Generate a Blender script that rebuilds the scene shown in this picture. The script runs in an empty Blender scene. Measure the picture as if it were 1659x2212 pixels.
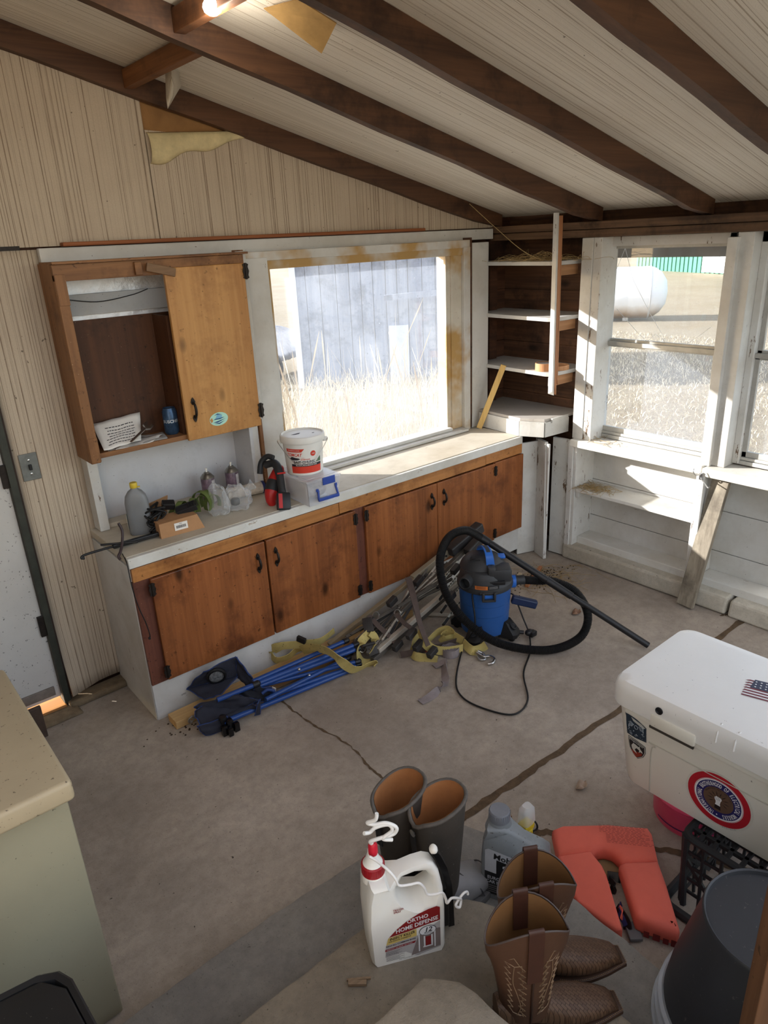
import bpy, bmesh, math, random
from mathutils import Vector as V, Matrix as M, Euler, noise
D = bpy.data
SC = bpy.context.scene
COL = SC.collection
R = math.radians
PI = math.pi
random.seed(7)
rnd = random.Random(11)

# ------------------------------------------------------------------ materials
class NT:
    def __init__(s, name):
        s.m = D.materials.new(name); s.m.use_nodes = True
        s.t = s.m.node_tree; s.t.nodes.clear()
        s.out = s.t.nodes.new('ShaderNodeOutputMaterial')
    def n(s, typ, **kw):
        nd = s.t.nodes.new('ShaderNode' + typ)
        for k, v in kw.items():
            if k.startswith('_'): setattr(nd, k[1:], v)
        for k, v in kw.items():
            if not k.startswith('_'): s.set(nd, k, v)
        return nd
    def set(s, nd, k, v):
        key = int(k[1:]) if k[0] == 'i' and k[1:].isdigit() else k.replace('__', ' ')
        inp = nd.inputs[key]
        if hasattr(v, 'outputs'): s.t.links.new(v.outputs[0], inp)
        elif hasattr(v, 'is_output'): s.t.links.new(v, inp)
        else:
            if inp.type == 'RGBA' and len(v) == 3: v = (*v, 1)
            inp.default_value = v
    def coord(s, scale=(1, 1, 1), rot=(0, 0, 0), loc=(0, 0, 0)):
        c = s.n('TexCoord')
        mp = s.n('Mapping', Scale=scale, Rotation=rot, Location=loc)
        s.t.links.new(c.outputs['Object'], mp.inputs['Vector'])
        return mp
    def noise(s, scale, detail=4, rough=.6, vec=None, dist=0):
        nd = s.n('TexNoise', Scale=scale, Detail=detail, Roughness=rough, Distortion=dist)
        if vec is not None: s.t.links.new(vec.outputs[0], nd.inputs['Vector'])
        return nd.outputs[0]
    def ramp(s, fac, stops, interp='LINEAR'):
        r = s.n('ValToRGB'); cr = r.color_ramp; cr.interpolation = interp
        while len(cr.elements) < len(stops): cr.elements.new(.5)
        for e, (p, c) in zip(cr.elements, stops):
            e.position = p
            e.color = (c, c, c, 1) if not hasattr(c, '__len__') else (*c[:3], 1)
        s.t.links.new(fac, r.inputs[0])
        return r.outputs[0]
    def mix(s, fac, a, b, mode='MIX'):
        nd = s.n('Mix', _data_type='RGBA', _blend_type=mode)
        for idx, v in ((0, fac), (6, a), (7, b)):
            inp = nd.inputs[idx]
            if hasattr(v, 'is_output'): s.t.links.new(v, inp)
            else:
                if idx and len(v) == 3: v = (*v, 1)
                inp.default_value = v
        return nd.outputs[2]
    def math(s, op, a, b=0, c=0):
        nd = s.n('Math', _operation=op)
        for i, v in enumerate((a, b, c)):
            if hasattr(v, 'is_output'): s.t.links.new(v, nd.inputs[i])
            else: nd.inputs[i].default_value = v
        return nd.outputs[0]
    def bump(s, h, strength=.3, dist=.01):
        b = s.n('Bump', Strength=strength, Distance=dist)
        s.t.links.new(h, b.inputs['Height'])
        return b.outputs[0]
    def bsdf(s, color, rough=.6, metal=0, normal=None, spec=.4, **kw):
        p = s.n('BsdfPrincipled')
        for k, v in (('Base Color', color), ('Roughness', rough), ('Metallic', metal), ('Specular IOR Level', spec)):
            s.set(p, k.replace(' ', '__'), v)
        if normal is not None: s.t.links.new(normal, p.inputs['Normal'])
        for k, v in kw.items(): s.set(p, k, v)
        s.t.links.new(p.outputs[0], s.out.inputs[0])
        return s.m

def sr(r, g, b):
    f = lambda c: (c / 255 / 12.92) if c / 255 <= .04045 else ((c / 255 + .055) / 1.055) ** 2.4
    return (f(r), f(g), f(b))

def scl(c, k): return tuple(min(1, x * k) for x in c)

def plain(name, c, rough=.5, metal=0, var=.12, scale=6, bump=0, bscale=60, spec=.4, speck=0, speckc=(.03, .025, .02), **kw):
    t = NT(name); v = t.coord()
    col = t.mix(t.ramp(t.noise(scale, 5, .65, v), [(.3, 0.), (.7, 1.)]), scl(c, 1 - var), scl(c, 1 + var))
    if speck:
        col = t.mix(t.ramp(t.noise(70, 3, .7, v), [(.72 - speck * .2, 0.), (.76 - speck * .2, 1.)]), col, speckc)
    nm = t.bump(t.noise(bscale, 4, .6, v), bump, .004) if bump else None
    return t.bsdf(col, rough, metal, nm, spec, **kw)

def wood(name, c1, c2, axis=0, dens=1.0, rough=.55, knots=0, dark=None, wear=0, wearc=(.6, .45, .3), bump=.15):
    t = NT(name)
    s = [16 * dens] * 3; s[axis] = .9 * dens
    v = t.coord(tuple(s))
    s2 = [95 * dens] * 3; s2[axis] = 2.5 * dens
    v2 = t.coord(tuple(s2))
    n1 = t.noise(1, 5, .6, v, .6); n2 = t.noise(1, 3, .6, v2)
    f = t.math('ADD', t.math('MULTIPLY', n1, .7), t.math('MULTIPLY', n2, .3))
    col = t.mix(t.ramp(f, [(.34, 0.), (.66, 1.)]), c1, c2)
    vb = t.coord()
    if dark:
        col = t.mix(t.ramp(t.noise(3.2, 5, .7, vb), [(.5, 0.), (.68, .85)]), col, dark)
    if knots:
        ks = [5.0] * 3; ks[axis] = 2.6
        vo = t.n('TexVoronoi', Scale=1.0, _feature='F1'); t.t.links.new(t.coord(tuple(ks)).outputs[0], vo.inputs['Vector'])
        col = t.mix(t.ramp(vo.outputs['Distance'], [(.05 * knots, .9), (.13 * knots, 0.)]), col, scl(c1, .25))
    if wear:
        col = t.mix(t.ramp(t.noise(150, 2, .7, vb), [(.76 - wear * .06, 0.), (.79 - wear * .06, .8)]), col, wearc)
        col = t.mix(t.ramp(t.noise(40, 3, .7, vb), [(.3, .75), (.36, 0.)]), col, scl(c1, .35))
    return t.bsdf(col, rough, 0, t.bump(f, bump, .003), .35)

def paint(name, c=(.62, .61, .58), chips=.5, under=(.14, .09, .055), grime=(.33, .28, .2), stain=0, rough=.65, axis=2):
    t = NT(name)
    s = [22] * 3; s[axis] = 5
    v = t.coord(tuple(s)); vb = t.coord()
    col = t.mix(t.ramp(t.noise(2.2, 5, .65, vb), [(.42, 0.), (.75, .55)]), c, grime)
    col = t.mix(t.ramp(t.noise(9, 6, .75, vb), [(.55, 0.), (.8, .4)]), col, scl(c, .55))
    if stain:
        n = t.ramp(t.noise(2.6, 4, .6, vb), [(.5 - .14 * stain, 0.), (.62 - .1 * stain, .95)])
        col = t.mix(n, col, (.42, .25, .075))
    pos = .735 - .13 * chips
    ch = t.ramp(t.noise(1, 5, .75, v), [(pos, 0.), (pos + .025, 1.)])
    col = t.mix(ch, col, under)
    col = t.mix(t.ramp(t.noise(105, 2, .6, vb), [(.73, 0.), (.76, .9)]), col, (.05, .04, .03))
    return t.bsdf(col, rough, 0, t.bump(t.noise(1, 5, .7, v), .35, .004), .35)

def wallpaper(name, axis, c=(.54, .445, .335), line=(.19, .13, .085)):
    """printed stripes: thin irregular lines in bundles, running across `axis` in bundles"""
    t = NT(name)
    s = [0.0001] * 3; s[axis] = 1.0
    v1 = t.coord(tuple(s))
    def lines(freq, lo, hi, off):
        vv = t.n('Mapping', Scale=(freq, freq, freq), Location=(off, off, off)); t.t.links.new(v1.outputs[0], vv.inputs[0])
        return t.ramp(t.noise(1, 1, .5, vv), [(lo, 0.), (hi, 1.)])
    fine = [160.] * 3
    for i in range(3):
        if i != axis: fine[i] = 9.
    wob = t.noise(1, 3, .7, t.coord(tuple(fine)))
    a = lines(150, .58, .635, 3.1); b = lines(340, .53, .66, 9.7); c2 = lines(26, .3, .65, 1.3)
    grain = t.noise(1, 2, .6, t.coord((420, 420, 420)))
    l = t.math('ADD', t.math('MULTIPLY', a, .9), t.math('MULTIPLY', t.math('MULTIPLY', b, .5), c2))
    l = t.math('MULTIPLY', l, t.ramp(wob, [(.3, .45), (.6, 1.)]))
    col = t.mix(t.ramp(grain, [(.4, 0.), (.7, .4)]), c, scl(c, .72))
    col = t.mix(l, col, line)
    vb = t.coord()
    col = t.mix(t.ramp(t.noise(1.3, 4, .6, vb), [(.5, 0.), (.8, .35)]), col, scl(line, 1.3))
    col = t.mix(t.ramp(t.noise(38, 2, .6, vb), [(.735, 0.), (.75, .8)]), col, scl(line, .5))
    return t.bsdf(col, .6, 0, t.bump(t.noise(4.5, 3, .5, vb), .12, .02), .3)

def concrete(name, c1, c2, pits=1.0):
    t = NT(name); v = t.coord()
    col = t.mix(t.ramp(t.noise(1.6, 7, .65, v), [(.35, 0.), (.68, 1.)]), c1, c2)
    col = t.mix(t.ramp(t.noise(22, 4, .75, v), [(.35, .35), (.6, 0.)]), col, scl(c1, .6))
    col = t.mix(t.ramp(t.noise(5.5, 5, .7, v), [(.62, 0.), (.72, .5)]), col, scl(c1, .55))
    col = t.mix(t.ramp(t.noise(160, 2, .6, v), [(.64, 0.), (.7, .5 * pits)]), col, scl(c1, .3))
    col = t.mix(t.ramp(t.noise(55, 2, .5, v), [(.74, 0.), (.76, .9 * pits)]), col, (.03, .024, .018))
    col = t.mix(t.ramp(t.noise(9, 5, .7, v), [(.66, 0.), (.75, .3)]), col, scl(c2, 1.5))
    h = t.math('ADD', t.math('MULTIPLY', t.noise(170, 3, .7, v), .5), t.noise(14, 5, .7, v))
    return t.bsdf(col, .75, 0, t.bump(h, .5, .006), .35)

def glass(name, haze=.12, tint=(.93, .96, 1), dustc=(.75, .78, .84), spots=.5):
    t = NT(name); v = t.coord()
    tr = t.n('BsdfTransparent', Color=tint); gl = t.n('BsdfGlossy', Color=(1, 1, 1), Roughness=.02)
    df = t.n('BsdfDiffuse', Color=dustc); tl = t.n('BsdfTranslucent', Color=dustc)
    geo = t.n('NewGeometry'); fr = t.n('Fresnel'); t.t.links.new(t.math('ADD', 1.45, t.math('MULTIPLY', geo.outputs['Backfacing'], 1 / 1.45 - 1.45)), fr.inputs[0])
    m1 = t.n('MixShader'); t.t.links.new(fr.outputs[0], m1.inputs[0]); t.t.links.new(tr.outputs[0], m1.inputs[1]); t.t.links.new(gl.outputs[0], m1.inputs[2])
    dd = t.n('MixShader', i0=.5); t.t.links.new(df.outputs[0], dd.inputs[1]); t.t.links.new(tl.outputs[0], dd.inputs[2])
    f = t.math('MULTIPLY', t.ramp(t.noise(2.5, 5, .7, v), [(.3, .55), (.75, 1.4)]), haze)
    sp = t.math('MULTIPLY', t.ramp(t.noise(130, 2, .6, v), [(.68, 0.), (.73, 1.)]), spots)
    f = t.math('MAXIMUM', f, sp)
    m2 = t.n('MixShader'); t.t.links.new(f, m2.inputs[0]); t.t.links.new(m1.outputs[0], m2.inputs[1]); t.t.links.new(dd.outputs[0], m2.inputs[2])
    t.t.links.new(m2.outputs[0], t.out.inputs[0])
    return t.m

def film(name, c, alpha, rough=.15, wr=0):
    """thin see-through plastic"""
    t = NT(name); v = t.coord()
    tr = t.n('BsdfTransparent', Color=(1, 1, 1)); p = t.n('BsdfPrincipled', Base__Color=c, Roughness=rough)
    if wr: t.t.links.new(t.bump(t.noise(wr, 4, .6, v), .8, .01), p.inputs['Normal'])
    fr = t.n('LayerWeight', Blend=.35)
    m = t.n('MixShader'); t.t.links.new(t.math('MAXIMUM', t.math('MULTIPLY', fr.outputs[1], .9), alpha), m.inputs[0])
    t.t.links.new(tr.outputs[0], m.inputs[1]); t.t.links.new(p.outputs[0], m.inputs[2]); t.t.links.new(m.outputs[0], t.out.inputs[0])
    return t.m

# ------------------------------------------------------------------ geometry
FONT = None
def text_data(s, size, bold=False, shear=0, sx=1.0, res=2, spacing=1.0):
    cu = D.curves.new('lettering', 'FONT'); cu.body = s; cu.size = size
    cu.align_x = 'CENTER'; cu.align_y = 'CENTER'; cu.shear = shear; cu.resolution_u = res; cu.space_character = spacing
    if bold: cu.offset = size * .022
    o = D.objects.new('lettering', cu); COL.objects.link(o)
    dg = bpy.context.evaluated_depsgraph_get()
    me = D.meshes.new_from_object(o.evaluated_get(dg))
    vs = [V((v.co.x * sx, v.co.y, 0)) for v in me.vertices]; fs = [tuple(p.vertices) for p in me.polygons]
    D.objects.remove(o); D.meshes.remove(me); D.curves.remove(cu)
    return vs, fs

def frame(o, x, y):
    """matrix with origin o, axes x, y and their normal"""
    x = V(x).normalized(); y = V(y); z = x.cross(y).normalized(); y = z.cross(x)
    m = M((x, y, z)).transposed().to_4x4(); m.translation = V(o)
    return m

def catmull(pts, n=8, closed=False):
    P = [V(p) for p in pts]; out = []
    k = len(P)
    for i in range(k if closed else k - 1):
        if closed: a, b, c, d = P[i - 1], P[i], P[(i + 1) % k], P[(i + 2) % k]
        else: a, b, c, d = P[max(i - 1, 0)], P[i], P[i + 1], P[min(i + 2, k - 1)]
        for j in range(n):
            t = j / n
            out.append(.5 * ((2 * b) + (c - a) * t + (2 * a - 5 * b + 4 * c - d) * t * t + (3 * b - a - 3 * c + d) * t ** 3))
    if not closed: out.append(P[-1])
    return out

class B:
    def __init__(s): s.v = []; s.f = []; s.m = []
    def add(s, vs, fs, mi=0, mat=None):
        k = len(s.v)
        s.v += [tuple(mat @ V(v)) if mat else tuple(v) for v in vs]
        s.f += [tuple(i + k for i in f) for f in fs]; s.m += [mi] * len(fs)
        return s
    def bm(s, bm, mi=0, mat=None):
        bm.verts.index_update()
        s.add([v.co for v in bm.verts], [[v.index for v in f.verts] for f in bm.faces], mi, mat); bm.free(); return s
    def box(s, x0, x1, y0, y1, z0, z1, bev=0, mi=0, mat=None, seg=2):
        bm = bmesh.new(); bmesh.ops.create_cube(bm, size=1)
        for v in bm.verts: v.co = V((x0 + (v.co.x + .5) * (x1 - x0), y0 + (v.co.y + .5) * (y1 - y0), z0 + (v.co.z + .5) * (z1 - z0)))
        if bev: bmesh.ops.bevel(bm, geom=bm.edges[:], offset=bev, segments=seg, profile=.5, affect='EDGES')
        return s.bm(bm, mi, mat)
    def beam(s, p0, p1, w, h, up=(0, 0, 1), bev=0, mi=0):
        p0, p1 = V(p0), V(p1); x = (p1 - p0); L = x.length; x.normalize()
        up = V(up); y = up.cross(x).normalized(); z = x.cross(y)
        m = M((x, y, z)).transposed().to_4x4(); m.translation = p0
        return s.box(0, L, -w / 2, w / 2, -h / 2, h / 2, bev, mi, m)
    def tube(s, path, r, seg=8, mi=0, cap=True, closed=False, sq=None):
        P = [V(p) for p in path]; n = len(P); rr = r if hasattr(r, '__len__') else [r] * n
        tg = []
        for i in range(n):
            a = P[i - 1] if (i or closed) else P[0]; b = P[(i + 1) % n] if (i < n - 1 or closed) else P[-1]
            d = b - a; tg.append(d.normalized() if d.length > 1e-9 else V((0, 0, 1)))
        nrm = tg[0].orthogonal().normalized(); vs = []
        for i in range(n):
            nrm = (nrm - tg[i] * nrm.dot(tg[i])); nrm = nrm.normalized() if nrm.length > 1e-6 else tg[i].orthogonal().normalized()
            bn = tg[i].cross(nrm)
            for j in range(seg):
                a = 2 * PI * j / seg
                vs.append(P[i] + (nrm * math.cos(a) + bn * math.sin(a)) * rr[i])
        fs = []
        for i in range(n if closed else n - 1):
            k = (i + 1) % n
            for j in range(seg): fs.append((i * seg + j, i * seg + (j + 1) % seg, k * seg + (j + 1) % seg, k * seg + j))
        if cap and not closed: fs += [tuple(range(seg))[::-1], tuple((n - 1) * seg + j for j in range(seg))]
        return s.add(vs, fs, mi)
    def lathe(s, prof, seg=32, mat=None, mi=0, sx=1, sy=1, a0=0, a1=2 * PI):
        full = abs(a1 - a0 - 2 * PI) < 1e-6; vs = []; n = seg if full else seg + 1
        for r, z in prof:
            for j in range(n):
                a = a0 + (a1 - a0) * j / seg; vs.append((r * math.cos(a) * sx, r * math.sin(a) * sy, z))
        fs = []
        for i in range(len(prof) - 1):
            for j in range(seg):
                k = (j + 1) % n if full else j + 1
                fs.append((i * n + j, i * n + k, (i + 1) * n + k, (i + 1) * n + j))
        return s.add(vs, fs, mi, mat)
    def prism(s, poly, z0, z1, mat=None, mi=0, bev=0, seg=2):
        bm = bmesh.new(); vs = [bm.verts.new((p[0], p[1], z0)) for p in poly]; f = bm.faces.new(vs)
        r = bmesh.ops.extrude_face_region(bm, geom=[f]); nv = [e for e in r['geom'] if isinstance(e, bmesh.types.BMVert)]
        for v in nv: v.co.z = z1
        bmesh.ops.recalc_face_normals(bm, faces=bm.faces[:])
        if bev:
            ed = [e for e in bm.edges if abs(e.verts[0].co.z - e.verts[1].co.z) < 1e-9]
            bmesh.ops.bevel(bm, geom=ed, offset=bev, segments=seg, profile=.5, affect='EDGES')
        return s.bm(bm, mi, mat)
    def poly(s, pts, mi=0, mat=None): return s.add(pts, [tuple(range(len(pts)))], mi, mat)
    def disc(s, c, r, mat=None, mi=0, seg=32, sx=1, sy=1, r0=0):
        a = [2 * PI * j / seg for j in range(seg)]
        o = [(c[0] + math.cos(t) * r * sx, c[1] + math.sin(t) * r * sy, 0) for t in a]
        if not r0: return s.add(o, [tuple(range(seg))], mi, mat)
        i = [(c[0] + math.cos(t) * r0 * sx, c[1] + math.sin(t) * r0 * sy, 0) for t in a]
        return s.add(o + i, [(j, (j + 1) % seg, seg + (j + 1) % seg, seg + j) for j in range(seg)], mi, mat)
    def ribbon(s, path, w, wd, th=.0015, mi=0):
        """flat strap: wd is a width direction, or one per point"""
        P = [V(p) for p in path]; n = len(P); wds = wd if isinstance(wd, list) else [wd] * n
        vs = []
        for i in range(n):
            t = (P[min(i + 1, n - 1)] - P[max(i - 1, 0)]); t = t.normalized() if t.length > 1e-9 else V((1, 0, 0))
            d = V(wds[i]); d = d - t * d.dot(t); d = d.normalized() if d.length > 1e-6 else t.orthogonal().normalized()
            k = t.cross(d).normalized() * th / 2
            vs += [P[i] - d * w / 2 - k, P[i] + d * w / 2 - k, P[i] + d * w / 2 + k, P[i] - d * w / 2 + k]
        fs = [(0, 1, 2, 3)[::-1], tuple(4 * (n - 1) + j for j in range(4))]
        for i in range(n - 1):
            for j in range(4): fs.append((4 * i + j, 4 * i + (j + 1) % 4, 4 * i + 4 + (j + 1) % 4, 4 * i + 4 + j))
        return s.add(vs, fs, mi)
    def ell(s, c, r, mi=0, mat=None, u=20, w=12):
        r = r if hasattr(r, '__len__') else (r, r, r)
        bm = bmesh.new(); bmesh.ops.create_uvsphere(bm, u_segments=u, v_segments=w, radius=1)
        for v in bm.verts: v.co = V((c[0] + v.co.x * r[0], c[1] + v.co.y * r[1], c[2] + v.co.z * r[2]))
        return s.bm(bm, mi, mat)
    def loft(s, rings, mi=0, cap0=True, cap1=True, mat=None):
        n = len(rings[0]); vs = [p for r in rings for p in r]; fs = []
        for i in range(len(rings) - 1):
            for j in range(n): fs.append((i * n + j, i * n + (j + 1) % n, (i + 1) * n + (j + 1) % n, (i + 1) * n + j))
        if cap0: fs.append(tuple(range(n))[::-1])
        if cap1: fs.append(tuple((len(rings) - 1) * n + j for j in range(n)))
        return s.add(vs, fs, mi, mat)
    def grid(s, fn, nu, nv, mi=0, mat=None):
        vs = [fn(i / nu, j / nv) for i in range(nu + 1) for j in range(nv + 1)]
        fs = [(i * (nv + 1) + j, (i + 1) * (nv + 1) + j, (i + 1) * (nv + 1) + j + 1, i * (nv + 1) + j + 1) for i in range(nu) for j in range(nv)]
        return s.add(vs, fs, mi, mat)
    def text(s, st, mat, size, mi=0, bend=None, **kw):
        vs, fs = text_data(st, size, **kw)
        if bend: return s.add([bend(v) for v in vs], fs, mi)
        return s.add(vs, fs, mi, mat)
    def jitter(s, amp, freq=6.0, seed=0):
        s.v = [tuple(V(v) + noise.noise_vector(V(v) * freq + V((seed, seed * 1.7, 0))) * amp) for v in s.v]; return s

ROOT = {}
def obj(name, b, mats, parent=None, world=True, smooth=None, sub=0, solid=0, kind=None):
    """link a builder as ONE mesh object; a part's vertices are given in world space unless world=False"""
    me = D.meshes.new(name)
    vs = b.v
    if parent is not None and world:
        inv = world_of(parent).inverted(); vs = [tuple(inv @ V(v)) for v in vs]
    me.from_pydata(vs, [], b.f)
    mats = mats if isinstance(mats, (list, tuple)) else [mats]
    for m_ in mats: me.materials.append(m_)
    if len(mats) > 1: me.polygons.foreach_set('material_index', [min(i, len(mats) - 1) for i in b.m])
    bm = bmesh.new(); bm.from_mesh(me); bmesh.ops.recalc_face_normals(bm, faces=bm.faces[:]) if not getattr(b, 'keep', 0) else None
    bm.to_mesh(me); bm.free(); me.update()
    if smooth:
        me.polygons.foreach_set('use_smooth', [True] * len(me.polygons))
        me.set_sharp_from_angle(angle=R(smooth))
    o = D.objects.new(name, me); COL.objects.link(o)
    if parent is not None: o.parent = parent
    ROOT[o.name] = (parent, M.Identity(4))
    if solid:
        md = o.modifiers.new('solid', 'SOLIDIFY'); md.thickness = solid; md.offset = 0
    if sub:
        md = o.modifiers.new('sub', 'SUBSURF'); md.levels = sub; md.render_levels = sub
    if kind: o['kind'] = kind
    return o

def world_of(o):
    if o is None: return M.Identity(4)
    p, m = ROOT[o.name]
    return world_of(p) @ m

def tag(o, label=None, cat=None, group=None, kind=None):
    for k, v in (('label', label), ('category', cat), ('group', group), ('kind', kind)):
        if v: o[k] = v
    return o

def thing(name, label, cat, loc=(0, 0, 0), rz=0, group=None, rot=None):
    o = D.objects.new(name, None); COL.objects.link(o); o.empty_display_size = .05
    o.location = loc
    o.rotation_euler = rot if rot else (0, 0, rz)
    ROOT[o.name] = (None, M.Translation(V(loc)) @ o.rotation_euler.to_matrix().to_4x4())
    return tag(o, label, cat, group)

def struct(name, b, mats, label=None, **kw):
    o = obj(name, b, mats, **kw); o['kind'] = 'structure'
    if label: o['label'] = label
    return o

def copy_thing(root, loc, rot=None, label=None):
    """a thing and copies of its parts and sub-parts (shared mesh data)"""
    def cp(o, parent):
        c = o.copy(); COL.objects.link(c)
        if parent: c.parent = parent; c.matrix_parent_inverse = M.Identity(4)
        for ch in [x for x in D.objects if x.parent == o]: cp(ch, c)
        return c
    c = cp(root, None); c.location = loc
    if rot is not None: c.rotation_euler = rot
    if label: c['label'] = label
    return c

# ------------------------------------------------------------------ palette
WP_WALL = wallpaper('striped wall panel', 0)
WP_CEIL = wallpaper('striped ceiling panel', 1, (.84, .785, .68), (.40, .325, .235))
HARDB = plain('brown hardboard', sr(150, 110, 66), .8, 0, .2, 5, .2)
RAFT = wood('dark stained rafter', sr(66, 44, 32), sr(104, 72, 50), 0, 1.0, .6, dark=sr(42, 27, 20))
RAFTY = wood('stained blocking', sr(86, 52, 30), sr(140, 92, 56), 1, 1.0, .6, dark=sr(60, 36, 22))
PLATE = wood('weathered beam', sr(62, 44, 32), sr(120, 92, 68), 1, 1.0, .8, dark=sr(36, 26, 20))
RAWX = wood('raw sheathing boards', sr(52, 32, 22), sr(96, 62, 42), 0, .8, .8, knots=1, dark=sr(30, 18, 12))
RAWY = wood('raw sheathing boards side', sr(58, 38, 26), sr(108, 74, 52), 1, .8, .8, knots=1, dark=sr(34, 22, 15))
PINE = wood('varnished pine door', sr(112, 64, 34), sr(158, 96, 54), 2, .8, .32, knots=1, dark=sr(88, 48, 28), wear=.7, wearc=sr(205, 160, 110))
PINEH = wood('honey pine', sr(166, 114, 60), sr(196, 146, 86), 2, .8, .38, knots=1, dark=sr(146, 98, 52), wear=.6, wearc=sr(90, 56, 26))
PINER = wood('varnished rail', sr(150, 96, 50), sr(190, 132, 76), 0, .8, .4, dark=sr(110, 64, 28), wear=.7, wearc=sr(70, 50, 34))
STILE = wood('dark red stile', sr(86, 48, 36), sr(124, 74, 56), 2, .8, .5, dark=sr(58, 32, 26), wear=.6, wearc=sr(190, 150, 120))
OLDW = wood('old brown cabinet wood', sr(112, 74, 44), sr(158, 112, 70), 2, .8, .5, dark=sr(80, 46, 24), wear=.5, wearc=sr(200, 170, 130))
OLDX = wood('old brown cabinet wood across', sr(112, 74, 44), sr(158, 112, 70), 0, .8, .5, dark=sr(80, 46, 24), wear=.5, wearc=sr(60, 36, 22))
DARKB = wood('dark plywood back', sr(62, 36, 20), sr(92, 56, 32), 2, .6, .6, dark=sr(44, 26, 16), wear=.4)
LUMB = wood('pale lumber', sr(168, 132, 84), sr(206, 172, 120), 0, 1.0, .65, knots=.5)
LUMBY = wood('yellow lumber strip', sr(196, 156, 88), sr(222, 186, 118), 2, 1.0, .6)
GREYW = wood('grey weathered board', sr(112, 102, 88), sr(160, 150, 132), 2, 1.0, .8, dark=sr(84, 76, 66))
WHITE = paint('peeling white paint', chips=.5)
WHITEP = paint('heavily peeling white paint', chips=1.05)
WHITEX = paint('white painted board', chips=.2, axis=0)
WHITEY = paint('white painted board along', chips=.3, axis=1)
STAINP = paint('stained white paint', chips=.35, stain=.75, axis=0)
STAINL = paint('lightly stained white paint', chips=.25, stain=.12, axis=0)
SCUFF = paint('scuffed white base paint', (.6, .59, .57), chips=.55, under=(.3, .28, .25), axis=0)
NICHE = paint('pale niche paint', (.56, .56, .57), chips=.12, grime=(.42, .4, .38))
COUNTER = paint('worn counter paint', (.54, .49, .40), chips=.5, under=(.24, .18, .11), grime=(.27, .2, .115), axis=0)
SILLP = paint('sill paint', (.66, .65, .61), chips=.35, grime=(.45, .38, .28), axis=1)
CURB = concrete('painted concrete', sr(176, 168, 152), sr(206, 200, 186))
CONC = concrete('floor concrete', sr(150, 138, 126), sr(184, 172, 158))
CONCA = concrete('step concrete', sr(122, 118, 114), sr(148, 143, 136), .7)
CONCB = concrete('worn step concrete', sr(122, 112, 98), sr(150, 139, 122), .7)
DIRT = plain('dry dirt', sr(92, 74, 54), .95, 0, .35, 30, .6, 120)
BLACKM = plain('dark iron', sr(46, 40, 36), .5, .6, .3, 40, .2)
BLK = plain('black plastic', sr(26, 26, 28), .42, 0, .15, 8)
BLKM = plain('matt black plastic', sr(34, 34, 36), .6, 0, .15, 8, .1, 200)
RUB = plain('black rubber', sr(20, 20, 21), .55, 0, .15)
WPLA = plain('white plastic', sr(232, 228, 218), .35, 0, .04)
METAL = plain('bright metal', sr(190, 190, 190), .28, 1, .1)

# ------------------------------------------------------------------ camera
cam = D.cameras.new('camera'); camo = D.objects.new('camera', cam); COL.objects.link(camo)
cam.sensor_fit = 'HORIZONTAL'; cam.sensor_width = 36; cam.lens = 36 * 1519.0 / 1659
cam.clip_start = .02; cam.clip_end = 300
camo.matrix_world = M(((0.76489935, 0.26594743, -0.58668642, 0), (-0.64253738, 0.25060669, -0.72411463, 0),
                       (-0.04554888, 0.93084276, 0.36257006, 2.0), (0, 0, 0, 1)))
SC.camera = camo

# ------------------------------------------------------------------ floor and steps
fl = struct('floor', B().box(-1.7, 3.8, -1.0, 3.34, -.14, 0), CONC)
def groove(name, pts, w, mat=DIRT, amp=.006, z=.0015):
    P = catmull([(*p[:2], 0) for p in pts], 8); b = B(); vs = []
    for i, p in enumerate(P):
        t = (P[min(i + 1, len(P) - 1)] - P[max(i - 1, 0)]).normalized(); q = V((-t.y, t.x, 0))
        a = w / 2 + amp * rnd.uniform(-.5, 1); c = w / 2 + amp * rnd.uniform(-.5, 1); o = q * amp * rnd.uniform(-.7, .7)
        vs += [p + o + q * a + V((0, 0, z)), p + o - q * c + V((0, 0, z))]
    b.add(vs, [(2 * i, 2 * i + 1, 2 * i + 3, 2 * i + 2) for i in range(len(P) - 1)])
    return obj(name, b, mat, fl)
groove('joint', [(1.2, 1.41), (1.416, 1.404), (1.717, 1.397), (1.994, 1.385), (2.392, 1.372), (2.9, 1.363), (3.466, 1.354), (3.556, 1.347)], .028)
groove('crack', [(1.332, 2.488), (1.333, 2.353), (1.343, 2.218), (1.374, 2.054), (1.369, 1.92), (1.354, 1.84), (1.357, 1.714), (1.37, 1.5), (1.4, 1.41)], .005, amp=.005)
groove('crack', [(1.35, 1.3), (1.55, 1.19), (1.619, 1.145), (1.72, 1.0), (1.823, .862), (1.894, .758), (1.97, .6)], .022)
groove('crack', [(3.50, 1.46), (3.53, 1.44), (3.56, 1.43)], .01)

def slab(poly, z0, z1, mat, label, seed):
    # broken, rounded concrete edge: densify the outline and roughen it
    P = []
    for i, p in enumerate(poly):
        q = poly[(i + 1) % len(poly)]; n = max(1, int((V(q) - V(p)).length / .03))
        for j in range(n):
            t = j / n; v = V(p) * (1 - t) + V(q) * t
            nn = noise.noise_vector(V((v.x * 14 + seed, v.y * 14, 0))); P.append((v.x + nn.x * .008, v.y + nn.y * .008))
    b = B().prism(P, z0, z1, bev=.012, seg=2)
    return struct('concrete_step', b, mat, label, smooth=40)
slab([(-1.5, 1.44), (.23, 1.443), (.667, 1.448), (.868, 1.435), (1.2, 1.43), (1.325, 1.345), (1.368, 1.226), (1.375, .867), (1.367, .572), (1.375, .545), (1.62, .53), (1.62, -.6), (-1.5, -.6)], 0.001, .12, CONCA, 'lowest concrete step with bluish grey top under the rubber boots', 1)
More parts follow.
